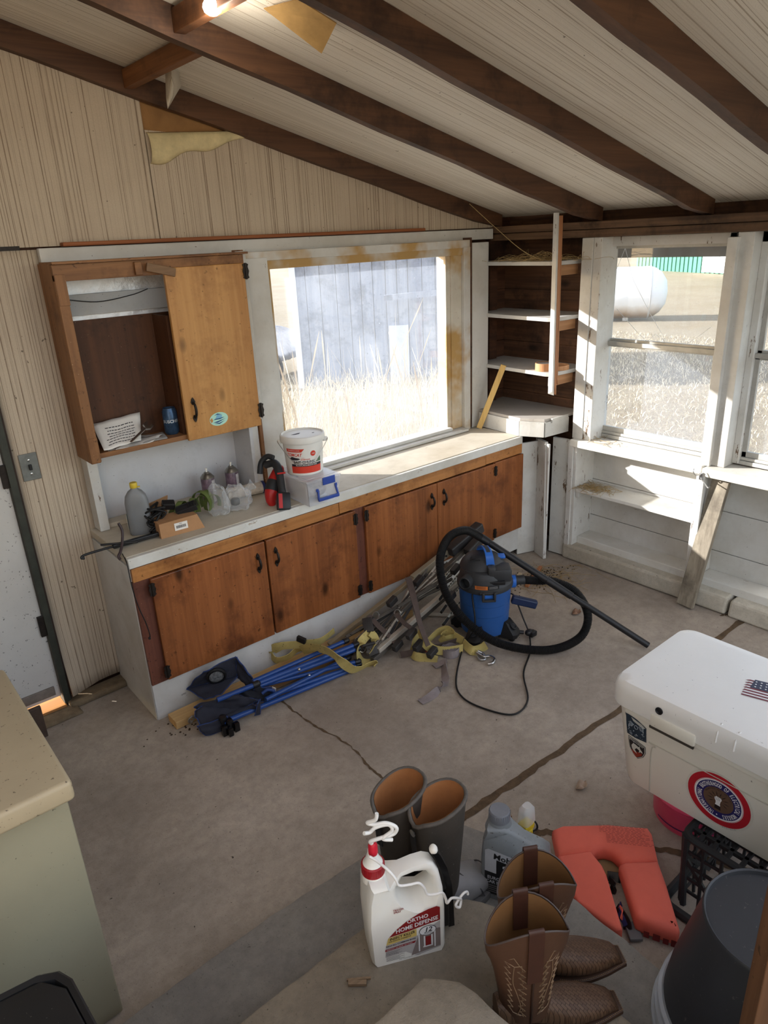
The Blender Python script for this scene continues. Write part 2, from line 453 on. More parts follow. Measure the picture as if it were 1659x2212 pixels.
slab([(-1.5, 1.136), (.39, 1.136), (.689, 1.134), (.86, 1.13), (1.0, 1.04), (1.048, 1.006), (1.085, .94), (1.09, .6), (1.085, -.6), (-1.5, -.6)], .121, .27, CONCB, 'middle concrete step holding the white insecticide jug', 2)
slab([(-1.5, .825), (.566, .828), (.718, .827), (.772, .769), (.782, .725), (.785, .60), (.78, -.6), (-1.5, -.6)], .271, .45, CONCB, 'top concrete step with a chipped edge at the bottom of the photo', 3)

# ------------------------------------------------------------------ ceiling: zc(x) underside of the panels
def zc(x): return 2.128 + .255 * (3.5 - x)
def zr(x): return zc(x) - .093
b = B()
for y0, y1 in ((.40, .578), (.582, 1.798), (1.802, 3.3)):
    b.add([(-1.7, y0, zc(-1.7)), (3.66, y0, zc(3.66)), (3.66, y1, zc(3.66)), (-1.7, y1, zc(-1.7)),
           (-1.7, y0, zc(-1.7) + .02), (3.66, y0, zc(3.66) + .02), (3.66, y1, zc(3.66) + .02), (-1.7, y1, zc(-1.7) + .02)],
          [(0, 1, 2, 3), (4, 5, 6, 7), (0, 1, 5, 4), (1, 2, 6, 5), (2, 3, 7, 6), (3, 0, 4, 7)])
struct('ceiling', b, WP_CEIL)
struct('trim_roof', B().add([(-1.75, .38, zc(-1.75) + .06), (4.25, .38, zc(4.25) + .06), (4.25, 3.5, zc(4.25) + .06), (-1.75, 3.5, zc(-1.75) + .06),
    (-1.75, .38, zc(-1.75) + .1), (4.25, .38, zc(4.25) + .1), (4.25, 3.5, zc(4.25) + .1), (-1.75, 3.5, zc(-1.75) + .1)],
    [(0, 1, 2, 3), (4, 5, 6, 7), (0, 1, 5, 4), (1, 2, 6, 5), (2, 3, 7, 6), (3, 0, 4, 7)]), WHITEX)
RL = ['rafter lying along the striped back wall', 'second rafter out from the back wall, with two short blocks nailed to it',
      'third rafter from the back wall', 'fourth rafter, crossing the right top corner', 'fifth rafter, just outside the top right corner']
for i, (y0, y1) in enumerate(((3.14, 3.178), (2.42, 2.46), (1.80, 1.842), (1.19, 1.235), (.56, .60))):
    b = B(); x0, x1 = -1.65, 3.60; n = 24; vs = []
    for k in range(n + 1):
        x = x0 + (x1 - x0) * k / n; w = .003 * math.sin(k * 1.7 + i) ; zl = max(zr(x) + w, 2.033 if x > 3.5 else 0)
        vs += [(x, y0, zl), (x, y1, zl), (x, y1, zc(x) - .001), (x, y0, zc(x) - .001)]
    b.loft([vs[4 * k:4 * k + 4] for k in range(n + 1)])
    struct('rafter', b, RAFT, RL[i])
def blocking(x, y0, y1, label):
    b = B().box(x - .02, x + .02, y0, y1, zc(x) - .075, zc(x) - .008, .003)
    struct('rafter_blocking', b, RAFTY, label)
blocking(1.33, 2.461, 3.139, 'short block between the wall rafter and the second rafter')
blocking(1.22, 1.843, 2.419, 'short block between the second and third rafters')
# torn paper hanging from the ceiling
t = thing('torn_ceiling_paper', 'striped paper strip curling down from the ceiling beside the short block', 'torn paper', (1.45, 3.05, 2.60))
b = B(); b.loft([[(1.4213, 2.9600, 2.7031), (1.4445, 2.9500, 2.7097), (1.4796, 2.9700, 2.6921)], [(1.4076, 2.9500, 2.6475), (1.4230, 2.9300, 2.6454), (1.4704, 2.9600, 2.6391)], [(1.3947, 2.9400, 2.5856), (1.4062, 2.9100, 2.5862), (1.4646, 2.9500, 2.5958)], [(1.3856, 2.9300, 2.5456), (1.3944, 2.9100, 2.5495), (1.4259, 2.9300, 2.5580)], [(1.3805, 2.9200, 2.5075), (1.3827, 2.9200, 2.5092), (1.3852, 2.9200, 2.5125)]], 0, False, False)
b.f = [f for f in b.f if not (f[0] % 3 == 2)]; b.m = b.m[:len(b.f)]
obj('strip', b, wallpaper('loose striped paper', 1, (.62, .56, .455), (.27, .21, .145)), t, smooth=25, solid=.0015)
t = thing('loose_ceiling_panel', 'stained brown corner of ceiling board hanging between two rafters', 'torn panel', (1.6, 2.1, 2.55))
obj('board', B().poly([(1.3575, 2.1279, 2.6550), (1.3993, 2.0039, 2.6550), (1.5019, 1.9645, 2.6000), (1.5172, 2.0694, 2.5450)]), plain('stained board back', sr(168, 134, 82), .8, 0, .25, 9, .1), t, solid=.004)

# ------------------------------------------------------------------ back wall (y = 3.18), gable above z 2.03
YB = 3.18
def wallpoly(b, poly, y0, y1):
    n = len(poly)
    b.add([(x, y0, z) for x, z in poly] + [(x, y1, z) for x, z in poly], [tuple(range(n)), tuple(range(n, 2 * n))] + [(i, (i + 1) % n, n + (i + 1) % n, n + i) for i in range(n)])
    return b
b = B()
xs = 1.385
wallpoly(b, [(-1.7, 2.03), (xs - .002, 2.03), (xs - .002, zc(xs)), (-1.7, zc(-1.7))], YB, YB + .012)
wallpoly(b, [(xs + .002, 2.03), (2.758, 2.03), (2.758, zr(2.758) + .02), (1.98, zr(1.98) + .012), (1.75, 2.475), (1.55, 2.462), (xs + .002, 2.468)], YB, YB + .012)
wallpoly(b, [(2.762, 2.03), (3.56, 2.03), (3.56, zc(3.56)), (2.762, zc(2.762))], YB, YB + .012)
wall = struct('wall_back', b, WP_WALL)
# lower panel beside the door, its corner curling at the floor
def lowp(u, v):
    x = .592 + u * .276; z = .055 + v * 1.965; cur = max(0, .18 - v) * max(0, .55 - u) * .55
    return (x, YB - cur - .002, z)
obj('lower_panel', B().grid(lowp, 6, 30), WP_WALL, wall, smooth=50, solid=.006)
obj('panel_backing', B().box(xs - .05, 2.3, YB + .013, YB + .02, 2.03, 2.66), HARDB, wall)
obj('seam_strip', B().box(-1.6, .80, YB - .006, YB + .002, 2.020, 2.036), BLACKM, wall)
def peel(u, v):
    r = .035 * (1 - u) ** .8 + .004; a = v * 3.6
    return (xs + .005 + u * .52, YB - .004 - r * math.sin(a) * .8, 2.458 + .03 * u + r * (math.cos(a) - 1) * (1.5 + .2 * math.sin(u * 14)))
t = thing('peeling_wall_paper', 'curled strip of pale paper peeling off the wall below the bare brown triangle', 'torn paper', (1.6, YB, 2.44))
obj('curl', B().grid(peel, 24, 8), plain('paper backing', sr(206, 190, 146), .8, 0, .2, 14, .2, 90), t, smooth=60, solid=.0012)
# outer skin of the back wall round the picture window, behind the cabinets and the corner shelves
b = B()
b.box(.575, 1.75, 3.235, 3.28, -.1, 2.02); b.box(1.75, 3.20, 3.235, 3.28, -.1, .80); b.box(1.75, 3.20, 3.235, 3.28, 1.93, 2.02); b.box(3.20, 3.84, 3.235, 3.28, -.1, 2.06)
b.box(-1.7, 3.84, 3.20, 3.235, 2.02, 2.1); b.box(-1.7, -.32, 3.2, 3.26, -.1, 2.02)
struct('wall_back_sheathing', b, RAWX)

struct('unseen_wall_left', B().box(-1.74, -1.7, .4, 3.25, -.1, zc(-1.7)), WP_WALL)  # out of view, added to block fill light from the left
struct('unseen_wall_front', B().box(-1.74, .12, -1.05, -1.0, -.1, 2.6), WP_WALL)  # partial wall out of view, added to shade the freezer and left floor
# door on the left of the back wall
d = struct('door_1', B().box(-.32, .553, 3.165, 3.20, .06, 2.01, .003), plain('white door skin', sr(196, 192, 186), .5, 0, .06, 4, 0, 60, .3, .35, (.1, .09, .08)))
obj('bottom_rail', B().box(-.32, .53, 3.155, 3.166, .08, .125, .002), plain('grey door sweep', sr(120, 112, 104), .6, 0, .3, 20), d)
for z in (1.15, .44): obj('hinge', B().box(.531, .56, 3.15, 3.172, z - .05, z + .05, .002), BLACKM, d)
b = B().box(.556, .584, 3.14, 3.22, .02, 2.02, .002); struct('door_1_frame', b, plain('dark green jamb', sr(52, 54, 46), .5, 0, .3, 12, .1))
struct('trim_doorstop', B().box(.584, .592, 3.15, 3.2, .02, 2.02), plain('dark brown stop', sr(50, 36, 28), .7, 0, .3, 12))
struct('trim_threshold', B().box(-.32, .56, 3.12, 3.235, .001, .028, .006), wood('worn sill', sr(150, 98, 46), sr(186, 132, 70), 0))
b = B().box(.56, .86, 3.10, 3.2, .001, .032, .012).box(.40, .60, 3.04, 3.13, .001, .022, .009).jitter(.014, 16)
struct('baseboard_back', b, plain('crumbling mortar', sr(118, 102, 80), .95, 0, .3, 20, .7, 60))
b = B().box(-.9, .43, 2.98, 3.00, .002, .16, .003)
o = obj('brown_board', b, plain('brown metal strip', sr(72, 56, 46), .6, 0, .25, 20)); tag(o, 'dark brown board on the floor behind the chest freezer, by the door', 'board')
# trim above the window and the cupboard
struct('trim_1', B().box(.862, 3.53, 3.15, 3.18, 1.965, 2.024, .003), paint('chipped white header', chips=.4, stain=.0, axis=0))
struct('trim_2', B().box(.955, 2.945, 3.135, 3.179, 2.027, 2.043, .004), wood('red brown strip', sr(120, 66, 34), sr(158, 96, 54), 0))

# light switch
t = thing('light_switch', 'grey metal light switch plate on the striped wall by the door', 'switch', (.651, YB - .008, 1.166))
b = B().box(-.036, .036, -.006, 0, -.058, .058, .002); obj('plate', b, plain('galvanised plate', sr(120, 122, 118), .55, .6, .2, 30), t, world=False)
obj('toggle', B().box(-.006, .006, -.02, -.005, -.012, .012, .002), BLK, t, world=False)
for z in (-.03, .03): obj('screw', B().lathe([(0, .002), (.005, .001), (.006, -.001)], 12, frame((0, -.007, z), (1, 0, 0), (0, 0, 1))), METAL, t, world=False, smooth=30)

# ------------------------------------------------------------------ picture window in the back wall (opening x 1.88..3.08)
w = struct('window_1', B().box(1.70, 1.86, 3.085, 3.235, .82, 1.94, .003), WHITE)
b = B().box(1.70, 3.26, 3.09, 3.16, 1.925, 1.968, .003).box(3.205, 3.258, 3.085, 3.235, .82, 1.93, .003)
obj('casing', b, STAINL, w)
b = B().box(1.86, 3.206, 3.10, 3.235, 1.885, 1.93, .003).box(1.86, 1.884, 3.11, 3.235, .84, 1.89, .002)
obj('head_stop', b, STAINP, w)
b = B().box(3.12, 3.206, 3.11, 3.235, .84, 1.89, .002); b.box(3.085, 3.125, 3.122, 3.14, .85, 1.885, .002)
obj('side_stop', b, paint('sun faded stop', (.62, .58, .5), .4, stain=.6), w)
b = B().box(1.86, 3.206, 3.05, 3.235, .822, .838, .004).box(1.884, 3.10, 3.09, 3.14, .838, .858, .004)
obj('sill', b, WHITEX, w)
obj('pane', B().box(1.882, 3.09, 3.126, 3.131, .845, 1.888), glass('dirty picture window glass', .085, (.95, .97, 1), (.72, .8, .92), .3), w)

# ------------------------------------------------------------------ right wall: plate, posts, sills, windows (x = 3.52 .. 3.75)
struct('trim_3', B().box(3.545, 3.66, -1.0, 3.2, 1.993, 2.032, .004).jitter(.004, 5), PLATE)
struct('trim_4', B().box(3.552, 3.66, -1.0, 3.2, 1.952, 1.992, .004).jitter(.004, 5, 4), PLATE)
struct('trim_5', B().box(3.555, 3.60, 2.44, 2.512, .80, 1.95, .003), WHITE)
struct('trim_6', B().box(3.56, 3.72, 2.385, 2.44, .80, 1.951, .004), WHITEP)
b = B().box(3.552, 3.60, 1.645, 1.695, .80, 1.93, .003).box(3.58, 3.72, 1.58, 1.66, .80, 1.951, .003)
struct('trim_7', b, WHITE)
struct('trim_8', B().box(3.55, 3.72, .66, .74, .80, 1.951, .003), WHITE)
SASH = plain('weathered aluminium', sr(176, 174, 168), .45, .3, .12, 18, .1)
def sash_window(name, y0, y1):
    w = struct(name, B().box(3.66, 3.74, y0, y0 + .035, .81, 1.95, .003).box(3.66, 3.74, y1 - .035, y1, .81, 1.95, .003).box(3.66, 3.74, y0, y1, 1.90, 1.95, .003), WHITEP)
    a, c = y0 + .035, y1 - .035
    b = B()
    for z0, z1, xo in ((.845, 1.37, 3.685), (1.365, 1.905, 3.70)):
        b.box(xo, xo + .02, a, a + .024, z0, z1, .002).box(xo, xo + .02, c - .024, c, z0, z1, .002).box(xo, xo + .02, a, c, z0, z0 + .03, .002).box(xo, xo + .02, a, c, z1 - .02, z1, .002)
    b.box(3.675, 3.715, a, c, 1.358, 1.382, .002).box(3.67, 3.72, y0, y1, .806, .828, .002).box(3.675, 3.72, y0, y1, .83, .846, .002)
    obj('sash', b, SASH, w)
    g = glass('dusty sash glass ' + name[-1], .09, (.97, .98, .99), (.72, .79, .9), .25)
    obj('pane', B().box(3.693, 3.696, a + .02, c - .02, .87, 1.362), g, w); obj('pane', B().box(3.708, 3.711, a + .02, c - .02, 1.385, 1.89), g, w)
    return w
w2 = sash_window('window_2', 1.70, 2.455); w3 = sash_window('window_3', .74, 1.58)
# cracks in the upper left pane
CRK = plain('glass crack edge', sr(225, 230, 235), .3)
def crack(pts): 
    obj('crack', B().tube([(3.706, y, z) for y, z in pts], .0011, 5), CRK, w2)
crack([(2.335, 1.887), (2.27, 1.72), (2.14, 1.53), (2.03, 1.39)]); crack([(2.335, 1.887), (2.41, 1.70)]); crack([(2.36, 1.56), (2.22, 1.44), (2.155, 1.39), (2.105, 1.435), (2.03, 1.39)])
crack([(2.09, 1.44), (2.045, 1.40)]); crack([(1.95, 1.43), (1.93, 1.39), (1.86, 1.44), (1.80, 1.49)])
struct('trim_9', B().box(3.515, 3.69, 1.665, 2.50, .757, .802, .006).jitter(.002, 9), SILLP)
struct('trim_10', B().box(3.512, 3.69, -.5, 1.662, .752, .798, .006).jitter(.002, 9, 3), SILLP)
b = B()
for z0, z1 in ((.11, .262), (.266, .505), (.509, .76)): b.box(3.722, 3.742, -1.0, 2.52, z0, z1, .002)
struct('wall_right', b, WHITEY)
b = B().box(3.745, 3.79, -1.0, 3.28, -.1, .80).box(3.745, 3.79, -1.0, 3.28, 1.95, 2.12).box(3.745, 3.79, 2.47, 3.28, .8, 1.95).box(3.745, 3.79, 1.585, 1.70, .8, 1.95)
struct('wall_right_sheathing', b, RAWY)
# niche under the sills
struct('trim_11', B().box(3.53, 3.722, 2.455, 2.475, .10, .757, .002).box(3.52, 3.545, 2.475, 2.51, .02, .79, .003), WHITEP)
struct('trim_12', B().box(3.516, 3.722, 1.648, 1.668, .085, .755, .002).box(3.508, 3.532, 1.642, 1.685, .08, .756, .003), WHITE)
struct('trim_13', B().box(3.585, 3.722, 1.67, 2.455, .10, .150, .004).jitter(.003, 9), SILLP)
struct('trim_14', B().box(3.585, 3.722, -.6, 1.646, .10, .146, .004).jitter(.003, 9, 5), SILLP)
b = B().box(3.515, 3.745, 1.44, 2.52, .001, .104, .014).box(3.512, 3.745, -.6, 1.425, .001, .10, .014)
b.jitter(.006, 12); struct('baseboard_right', b, CURB)
t = thing('low_wall_shelf', 'white shelf board strewn with straw below the right window sill', 'shelf', (3.6, 2.06, .47))
obj('board', B().box(3.53, 3.72, 1.67, 2.455, .470, .492, .003), SILLP, t)
obj('cleat', B().box(3.54, 3.72, 2.43, 2.453, .43, .469, .002), WHITE, t); obj('cleat', B().box(3.54, 3.72, 1.67, 1.69, .435, .469, .002), WHITE, t)
# corner: boards under the corner shelf
b = B(); b.beam((3.345, 2.752, .385), (3.475, 2.705, .385), .015, .76, (0, 0, 1)); struct('trim_15', b, WHITE)
b = B(); b.beam((3.475, 2.705, .39), (3.418, 2.588, .395), .018, .78, (0, 0, 1)); b.beam((3.418, 2.588, .39), (3.43, 2.584, .39), .022, .77, (0, 0, 1)); struct('trim_16', b, WHITEP)
b = B(); b.beam((3.535, 2.63, .40), (3.545, 2.51, .40), .02, .78, (0, 0, 1)); struct('trim_17', b, WHITEP)
# pillar board between picture window and corner shelf
struct('trim_18', B().box(3.285, 3.43, 3.095, 3.12, .822, 1.95, .003).box(3.26, 3.29, 3.15, 3.2, .82, 1.95), WHITE)

# two-prong hook on the sill and weathered board leaning below it
t = thing('coat_hook', 'double wire coat hook screwed to the sill edge below the window post', 'hook', (3.51, 1.66, .77))
b = B().box(3.502, 3.511, 1.65, 1.668, .735, .775, .002); obj('plate', b, METAL, t)
obj('prong', B().tube(catmull([(3.503, 1.66, .765), (3.475, 1.67, .765), (3.46, 1.68, .785), (3.468, 1.683, .80)], 5), .0032, 8), METAL, t, smooth=60)
obj('prong', B().tube(catmull([(3.503, 1.658, .745), (3.47, 1.62, .735), (3.43, 1.58, .728), (3.415, 1.565, .742)], 5), .0032, 8), METAL, t, smooth=60)
b = B(); b.beam((3.456, 1.635, .012), (3.572, 1.578, .735), .092, .03, V((-.985, .02, .16)), .003)
o = obj('leaning_board', b, GREYW); tag(o, 'grey weathered board leaning under the sill beside the low shelf', 'board')

# corner shelves
SHELF = paint('old shelf paint', (.56, .55, .53), chips=.3, under=(.15, .1, .07), grime=(.26, .22, .17))
for zt, lab in ((1.836, 'top corner shelf covered with straw'), (1.53, 'second corner shelf from the top'), (1.215, 'corner shelf carrying the wooden rings')):
    t = thing('corner_shelf', lab + ', white front edge', 'shelf', (3.55, 2.85, zt))
    P = [(3.415, 3.09), (3.385, 2.60), (3.40, 2.565), (3.595, 2.555), (3.742, 2.555), (3.742, 3.232), (3.43, 3.232)]
    obj('board', B().prism(P, zt - .022, zt, bev=.002), SHELF, t)
    obj('bracket', B().box(3.40, 3.60, 2.562, 2.582, zt - .078, zt - .023, .002), wood('raw cleat', sr(140, 98, 66), sr(178, 134, 96), 0), t)
    obj('bracket_end', B().box(3.378, 3.399, 2.55, 2.575, zt - .075, zt - .024, .002), WHITE, t)
t = thing('corner_box_shelf', 'low white boxed shelf on the counter end in the corner', 'shelf', (3.5, 2.85, .822))
P = [(3.352, 3.09), (3.326, 2.735), (3.392, 2.600), (3.60, 2.582), (3.742, 2.582), (3.742, 3.232), (3.352, 3.232)]
obj('top_board', B().prism(P, .915, .932, bev=.002), paint('dusty shelf top', (.42, .39, .36), .3, under=(.2, .15, .1)), t)
b = B()
for p, q in zip(P[:3], P[1:4]): b.beam((*p, .868), (*q, .868), .018, .092, (0, 0, 1))
b.box(3.44, 3.60, 2.578, 2.59, .905, .931)
obj('front_boards', b, WHITE, t)
# dim raw boards in the corner behind the shelves
b = B()
for k in range(7): b.box(3.25, 3.742, 3.225, 3.234, .83 + k * .165, .992 + k * .165, .002)
b.box(3.26, 3.275, 3.09, 3.235, .83, 1.98); b.box(3.55, 3.62, 3.19, 3.225, .93, 1.98); struct('wall_back_boards', b, RAWX)
b = B()
for k in range(7): b.box(3.733, 3.744, 2.52, 3.23, .83 + k * .165, .992 + k * .165, .002)
b.box(3.66, 3.733, 2.50, 2.53, .8, 1.95); struct('wall_right_boards', b, RAWY)
# hanging face board with broken end
t = thing('hanging_strip', 'split vertical board hanging from the rafter in front of the corner shelves', 'board', (3.36, 2.54, 2.1))
obj('white_face', B().add([(3.350, 2.560, 2.085), (3.350, 2.535, 2.085), (3.366, 2.535, 2.085), (3.366, 2.560, 2.085), (3.366, 2.562, 1.10), (3.366, 2.532, 1.115), (3.382, 2.532, 1.09), (3.382, 2.562, 1.098)],
    [(0, 1, 2, 3), (4, 5, 6, 7), (0, 1, 5, 4), (1, 2, 6, 5), (2, 3, 7, 6), (3, 0, 4, 7)]), WHITE, t)
b = B()
for x0, z1 in ((3.367, 1.13), (3.378, 1.10), (3.389, 1.16)): b.add([(x0, 2.558, 2.07), (x0, 2.534, 2.07), (x0 + .011, 2.534, 2.07), (x0 + .011, 2.558, 2.07), (x0 + .016, 2.558, z1), (x0 + .016, 2.531, z1 + .02), (x0 + .024, 2.531, z1 - .01), (x0 + .024, 2.558, z1)],
    [(0, 1, 2, 3), (4, 5, 6, 7), (0, 1, 5, 4), (1, 2, 6, 5), (2, 3, 7, 6), (3, 0, 4, 7)])
obj('brown_edge', b, wood('split brown edge', sr(140, 90, 58), sr(186, 132, 92), 2), t)
b = B(); b.beam((3.30, 3.05, .823), (3.405, 2.94, 1.225), .035, .018, V((-.7, -.7, .1)), .001)
o = obj('yellow_lath', b, LUMBY); tag(o, 'short yellow wooden lath leaning across the lower corner shelf', 'board')

# ------------------------------------------------------------------ low cabinet under the window
YF = 2.745
def pull(parent, c, h=.105, mat=BLACKM, out=V((0, -1, 0))):
    """hammered iron pull: leaf shaped end plates and a bowed grip"""
    c = V(c); b = B()
    for s in (-1, 1):
        pts = [(0, s * h / 2), (-.006, s * (h / 2 - .008)), (-.011, s * (h / 2 - .022)), (-.005, s * (h / 2 - .034)), (.005, s * (h / 2 - .034)), (.011, s * (h / 2 - .022)), (.006, s * (h / 2 - .008))]
        b.prism(pts, 0, .003, frame(c + out * .001, (1, 0, 0), (0, 0, 1)))
        b.ell(c + out * .005 + V((0, 0, s * (h / 2 - .02))), .003, u=8, w=6)
    P = catmull([c + V((0, 0, h * .30)) + out * .003, c + V((0, 0, h * .22)) + out * .017, c + out * .024, c - V((0, 0, h * .22)) + out * .017, c - V((0, 0, h * .30)) + out * .003], 6)
    b.tube(P, [.0042 + .0022 * math.sin(PI * i / (len(P) - 1)) for i in range(len(P))], 8)
    return obj('handle', b, mat, parent, smooth=50)
def hinge(parent, c, h=.062):
    x, y, z = c; b = B()
    for s in (-1, 1):
        b.prism([(s * .003, -h / 2), (s * .015, -h / 2 + .006), (s * .011, -h / 4), (s * .016, 0), (s * .011, h / 4), (s * .015, h / 2 - .006), (s * .003, h / 2)][::s], 0, .0025, frame((x, y, z), (1, 0, 0), (0, 0, 1)))
    b.tube([(x, y - .003, z - h / 2), (x, y - .003, z + h / 2)], .0045, 8)
    return obj('hinge', b, BLACKM, parent, smooth=40)
t = thing('base_cabinet', 'long low varnished pine cabinet with four doors below the picture window', 'cabinet', (2.1, YF, 0))
obj('carcass', B().box(.86, 3.34, YF + .022, 3.22, .21, .775), DARKB, t)
obj('side_panel', B().box(.838, .86, YF + .002, 3.19, .0, .775, .002), WHITE, t)
obj('top_rail', B().box(.845, 1.917, YF - .018, YF + .02, .704, .766, .002).box(1.920, 3.01, YF - .018, YF + .02, .706, .770, .002).box(3.013, 3.345, YF - .017, YF + .02, .708, .772, .002), PINER, t)
obj('stile', B().box(.842, .93, YF - .012, YF + .02, .19, .704, .002), STILE, t)
obj('stile', B().box(2.0, 2.10, YF - .010, YF + .02, .195, .704, .002), STILE, t)
def cdoor(x0, x1, y, hx, pz, hy=0, tilt=0):
    d_ = obj('door', B().box(x0, x1, y - .018, y, .198, .700, .003), PINE, t)
    if hx: pull(d_, (hx, y - .019, .604))
    for z in (.245, .655): hinge(d_, (pz, y - .021, z))
    return d_
cdoor(.912, 1.469, YF - .012, 1.424, .912); cdoor(1.479, 2.012, YF - .010, 1.523, 2.008)
cdoor(2.075, 2.595, YF - .010, 2.551, 2.080); cdoor(2.598, 3.085, YF - .010, 2.646, 3.085)
obj('end_panel', B().box(3.087, 3.350, YF - .026, YF - .006, .205, .704, .003), PINE, t)
b = B(); n = 60
tops = [.196 + (.012 if x > 2.0 else 0) + .008 * noise.noise((x * 4, 0, 0)) for x in [.842 + 2.5 * i / n for i in range(n + 1)]]
for i in range(n):
    x0, x1 = .842 + 2.5 * i / n, .842 + 2.5 * (i + 1) / n; yf = YF - .001
    lo = 0 if x0 < 2.9 else .045
    b.add([(x0, yf, lo), (x1, yf, lo), (x1, yf - .004, tops[i + 1]), (x0, yf - .004, tops[i]), (x0, yf + .03, lo), (x1, yf + .03, lo), (x1, yf + .03, tops[i + 1]), (x0, yf + .03, tops[i])],
          [(0, 1, 2, 3), (4, 5, 6, 7), (2, 3, 7, 6), (0, 1, 5, 4)])
obj('plinth', b, SCUFF, t)
ct = thing('countertop', 'worn white painted counter below the cupboard and the picture window', 'counter', (2.1, 2.95, .775))
obj('top', B().box(.838, 3.335, YF - .004, 3.23, .786, .82, .003), COUNTER, ct)
obj('edge_strip', B().box(.836, 3.336, YF - .028, YF - .005, .772, .818, .004), paint('chipped white edge', (.66, .65, .61), chips=.75, under=(.3, .22, .14), axis=0), ct)
obj('back_ledge', B().box(.875, 1.62, 3.12, 3.19, .8205, .842, .002), COUNTER, ct)
# pale niche behind the counter, under the wall cupboard
struct('trim_19', B().box(.872, 1.70, 3.195, 3.212, .82, 1.98), NICHE)
struct('trim_20', B().box(1.622, 1.64, 3.02, 3.195, .822, 1.175), NICHE)
struct('trim_21', B().box(.862, .905, 3.10, 3.195, .822, 1.175, .002), WHITE)
struct('trim_22', B().box(1.64, 1.678, 3.03, 3.10, .822, 1.18, .003), WHITE)
struct('trim_23', B().box(1.682, 1.70, 3.02, 3.10, .822, 1.98, .003), wood('stripped brown stud', sr(110, 72, 44), sr(150, 106, 68), 2, wear=1, wearc=sr(220, 214, 200)))
struct('trim_24', B().box(1.655, 1.70, 3.005, 3.02, 1.20, 1.975, .002), WHITEP)

# wall cupboard: left bay open, right bay closed by a honey coloured door
w = thing('wall_cupboard', 'open fronted old wooden wall cupboard with one honey pine door', 'cupboard', (1.27, 3.0, 1.18))
yc = 3.0
obj('side_panel', B().box(.852, .872, yc + .012, 3.19, 1.165, 1.965, .002), OLDW, w)
obj('side_panel', B().box(1.66, 1.68, yc + .01, 3.19, 1.18, 1.965, .002), OLDW, w)
obj('stile', B().box(.852, .892, yc - .008, yc + .012, 1.165, 1.925, .002).box(.853, .893, yc - .011, yc - .008, 1.17, 1.275, .001).box(.854, .894, yc - .011, yc - .008, 1.81, 1.925, .001), OLDW, w)
obj('top_rail', B().box(.852, 1.68, yc - .008, yc + .012, 1.90, 1.962, .002), OLDX, w)
obj('bottom_shelf', B().box(.873, 1.66, yc - .004, 3.19, 1.182, 1.204, .002), OLDX, w)
obj('top_panel', B().box(.852, 1.70, yc - .02, 3.15, 1.963, 1.972, .001), OLDX, w)
obj('back_panel', B().box(.873, 1.66, 3.17, 3.178, 1.204, 1.735), DARKB, w)
obj('partition', B().box(1.286, 1.30, yc + .02, 3.17, 1.204, 1.73), DARKB, w)
obj('back_rail', B().box(.873, 1.66, 3.155, 3.172, 1.755, 1.84, .002), paint('grey back rail', (.42, .42, .42), .4, axis=0), w)
obj('foil_sheet', B().grid(lambda u, v: (.874 + .55 * u, 3.178 + .004 * math.sin(u * 40) * math.sin(v * 9), 1.73 + .2 * v), 30, 6), plain('crinkled foil', sr(225, 225, 228), .35, .3, .1, 30, .8, 60), w, smooth=60)  # foil in the back slit, its pale tone standing for light leaking in
obj('wire', B().tube(catmull([(.90, 3.15, 1.83), (1.05, 3.148, 1.805), (1.2, 3.15, 1.82), (1.28, 3.152, 1.84)], 6), .002, 6), RUB, w)
d_ = obj('door', B().box(1.288, 1.668, yc - .028, yc - .009, 1.178, 1.925, .003), PINEH, w)
pull(d_, (1.331, yc - .029, 1.316), .115)
for z in (1.89, 1.253): hinge(d_, (1.672, yc - .031, z), .07)
# worn oval sticker with blue boat drawing
b = B(); F = frame((1.447, yc - .0295, 1.252), (1, 0, .03), (0, 0, 1))
b.disc((0, 0), .047, F, 0, sy=.66); F2 = F @ M.Translation((0, 0, .0006))
for P in ([(-.032, -.012), (-.01, -.016), (.034, -.004), (.01, -.006)], [(-.028, -.018), (.0, -.024), (.03, -.012), (.0, -.018)], [(-.03, .0), (-.012, .006), (.03, .004), (.006, -.002)]): b.poly([(x, y, 0) for x, y in P], 1, F2)
b.prism([(-.018, .004), (-.006, .022), (.018, .016), (.014, .004)], 0, .0004, F2, 2); b.prism([(-.022, .02), (-.004, .027), (.02, .018), (-.006, .0215)], .0004, .0006, F2, 1)
b.poly([(-.046, .004, 0), (-.034, .012, 0), (-.03, -.004, 0), (-.04, -.012, 0)], 3, F2)
obj('sticker', b, [plain('mint sticker', sr(176, 222, 204), .5), plain('navy print', sr(36, 78, 130), .5), plain('sky print', sr(120, 176, 206), .5), PINEH], d_)
tb = B(); tb.beam((1.215, yc - .030, 1.935), (1.335, yc - .034, 1.905), .012, .034, (0, 0, 1), .002); obj('turn_button', tb, wood('grey wood block', sr(104, 78, 54), sr(144, 112, 82), 0), w)
obj('block', B().box(1.17, 1.20, yc - .024, yc - .009, 1.905, 1.955, .002), OLDX, w)

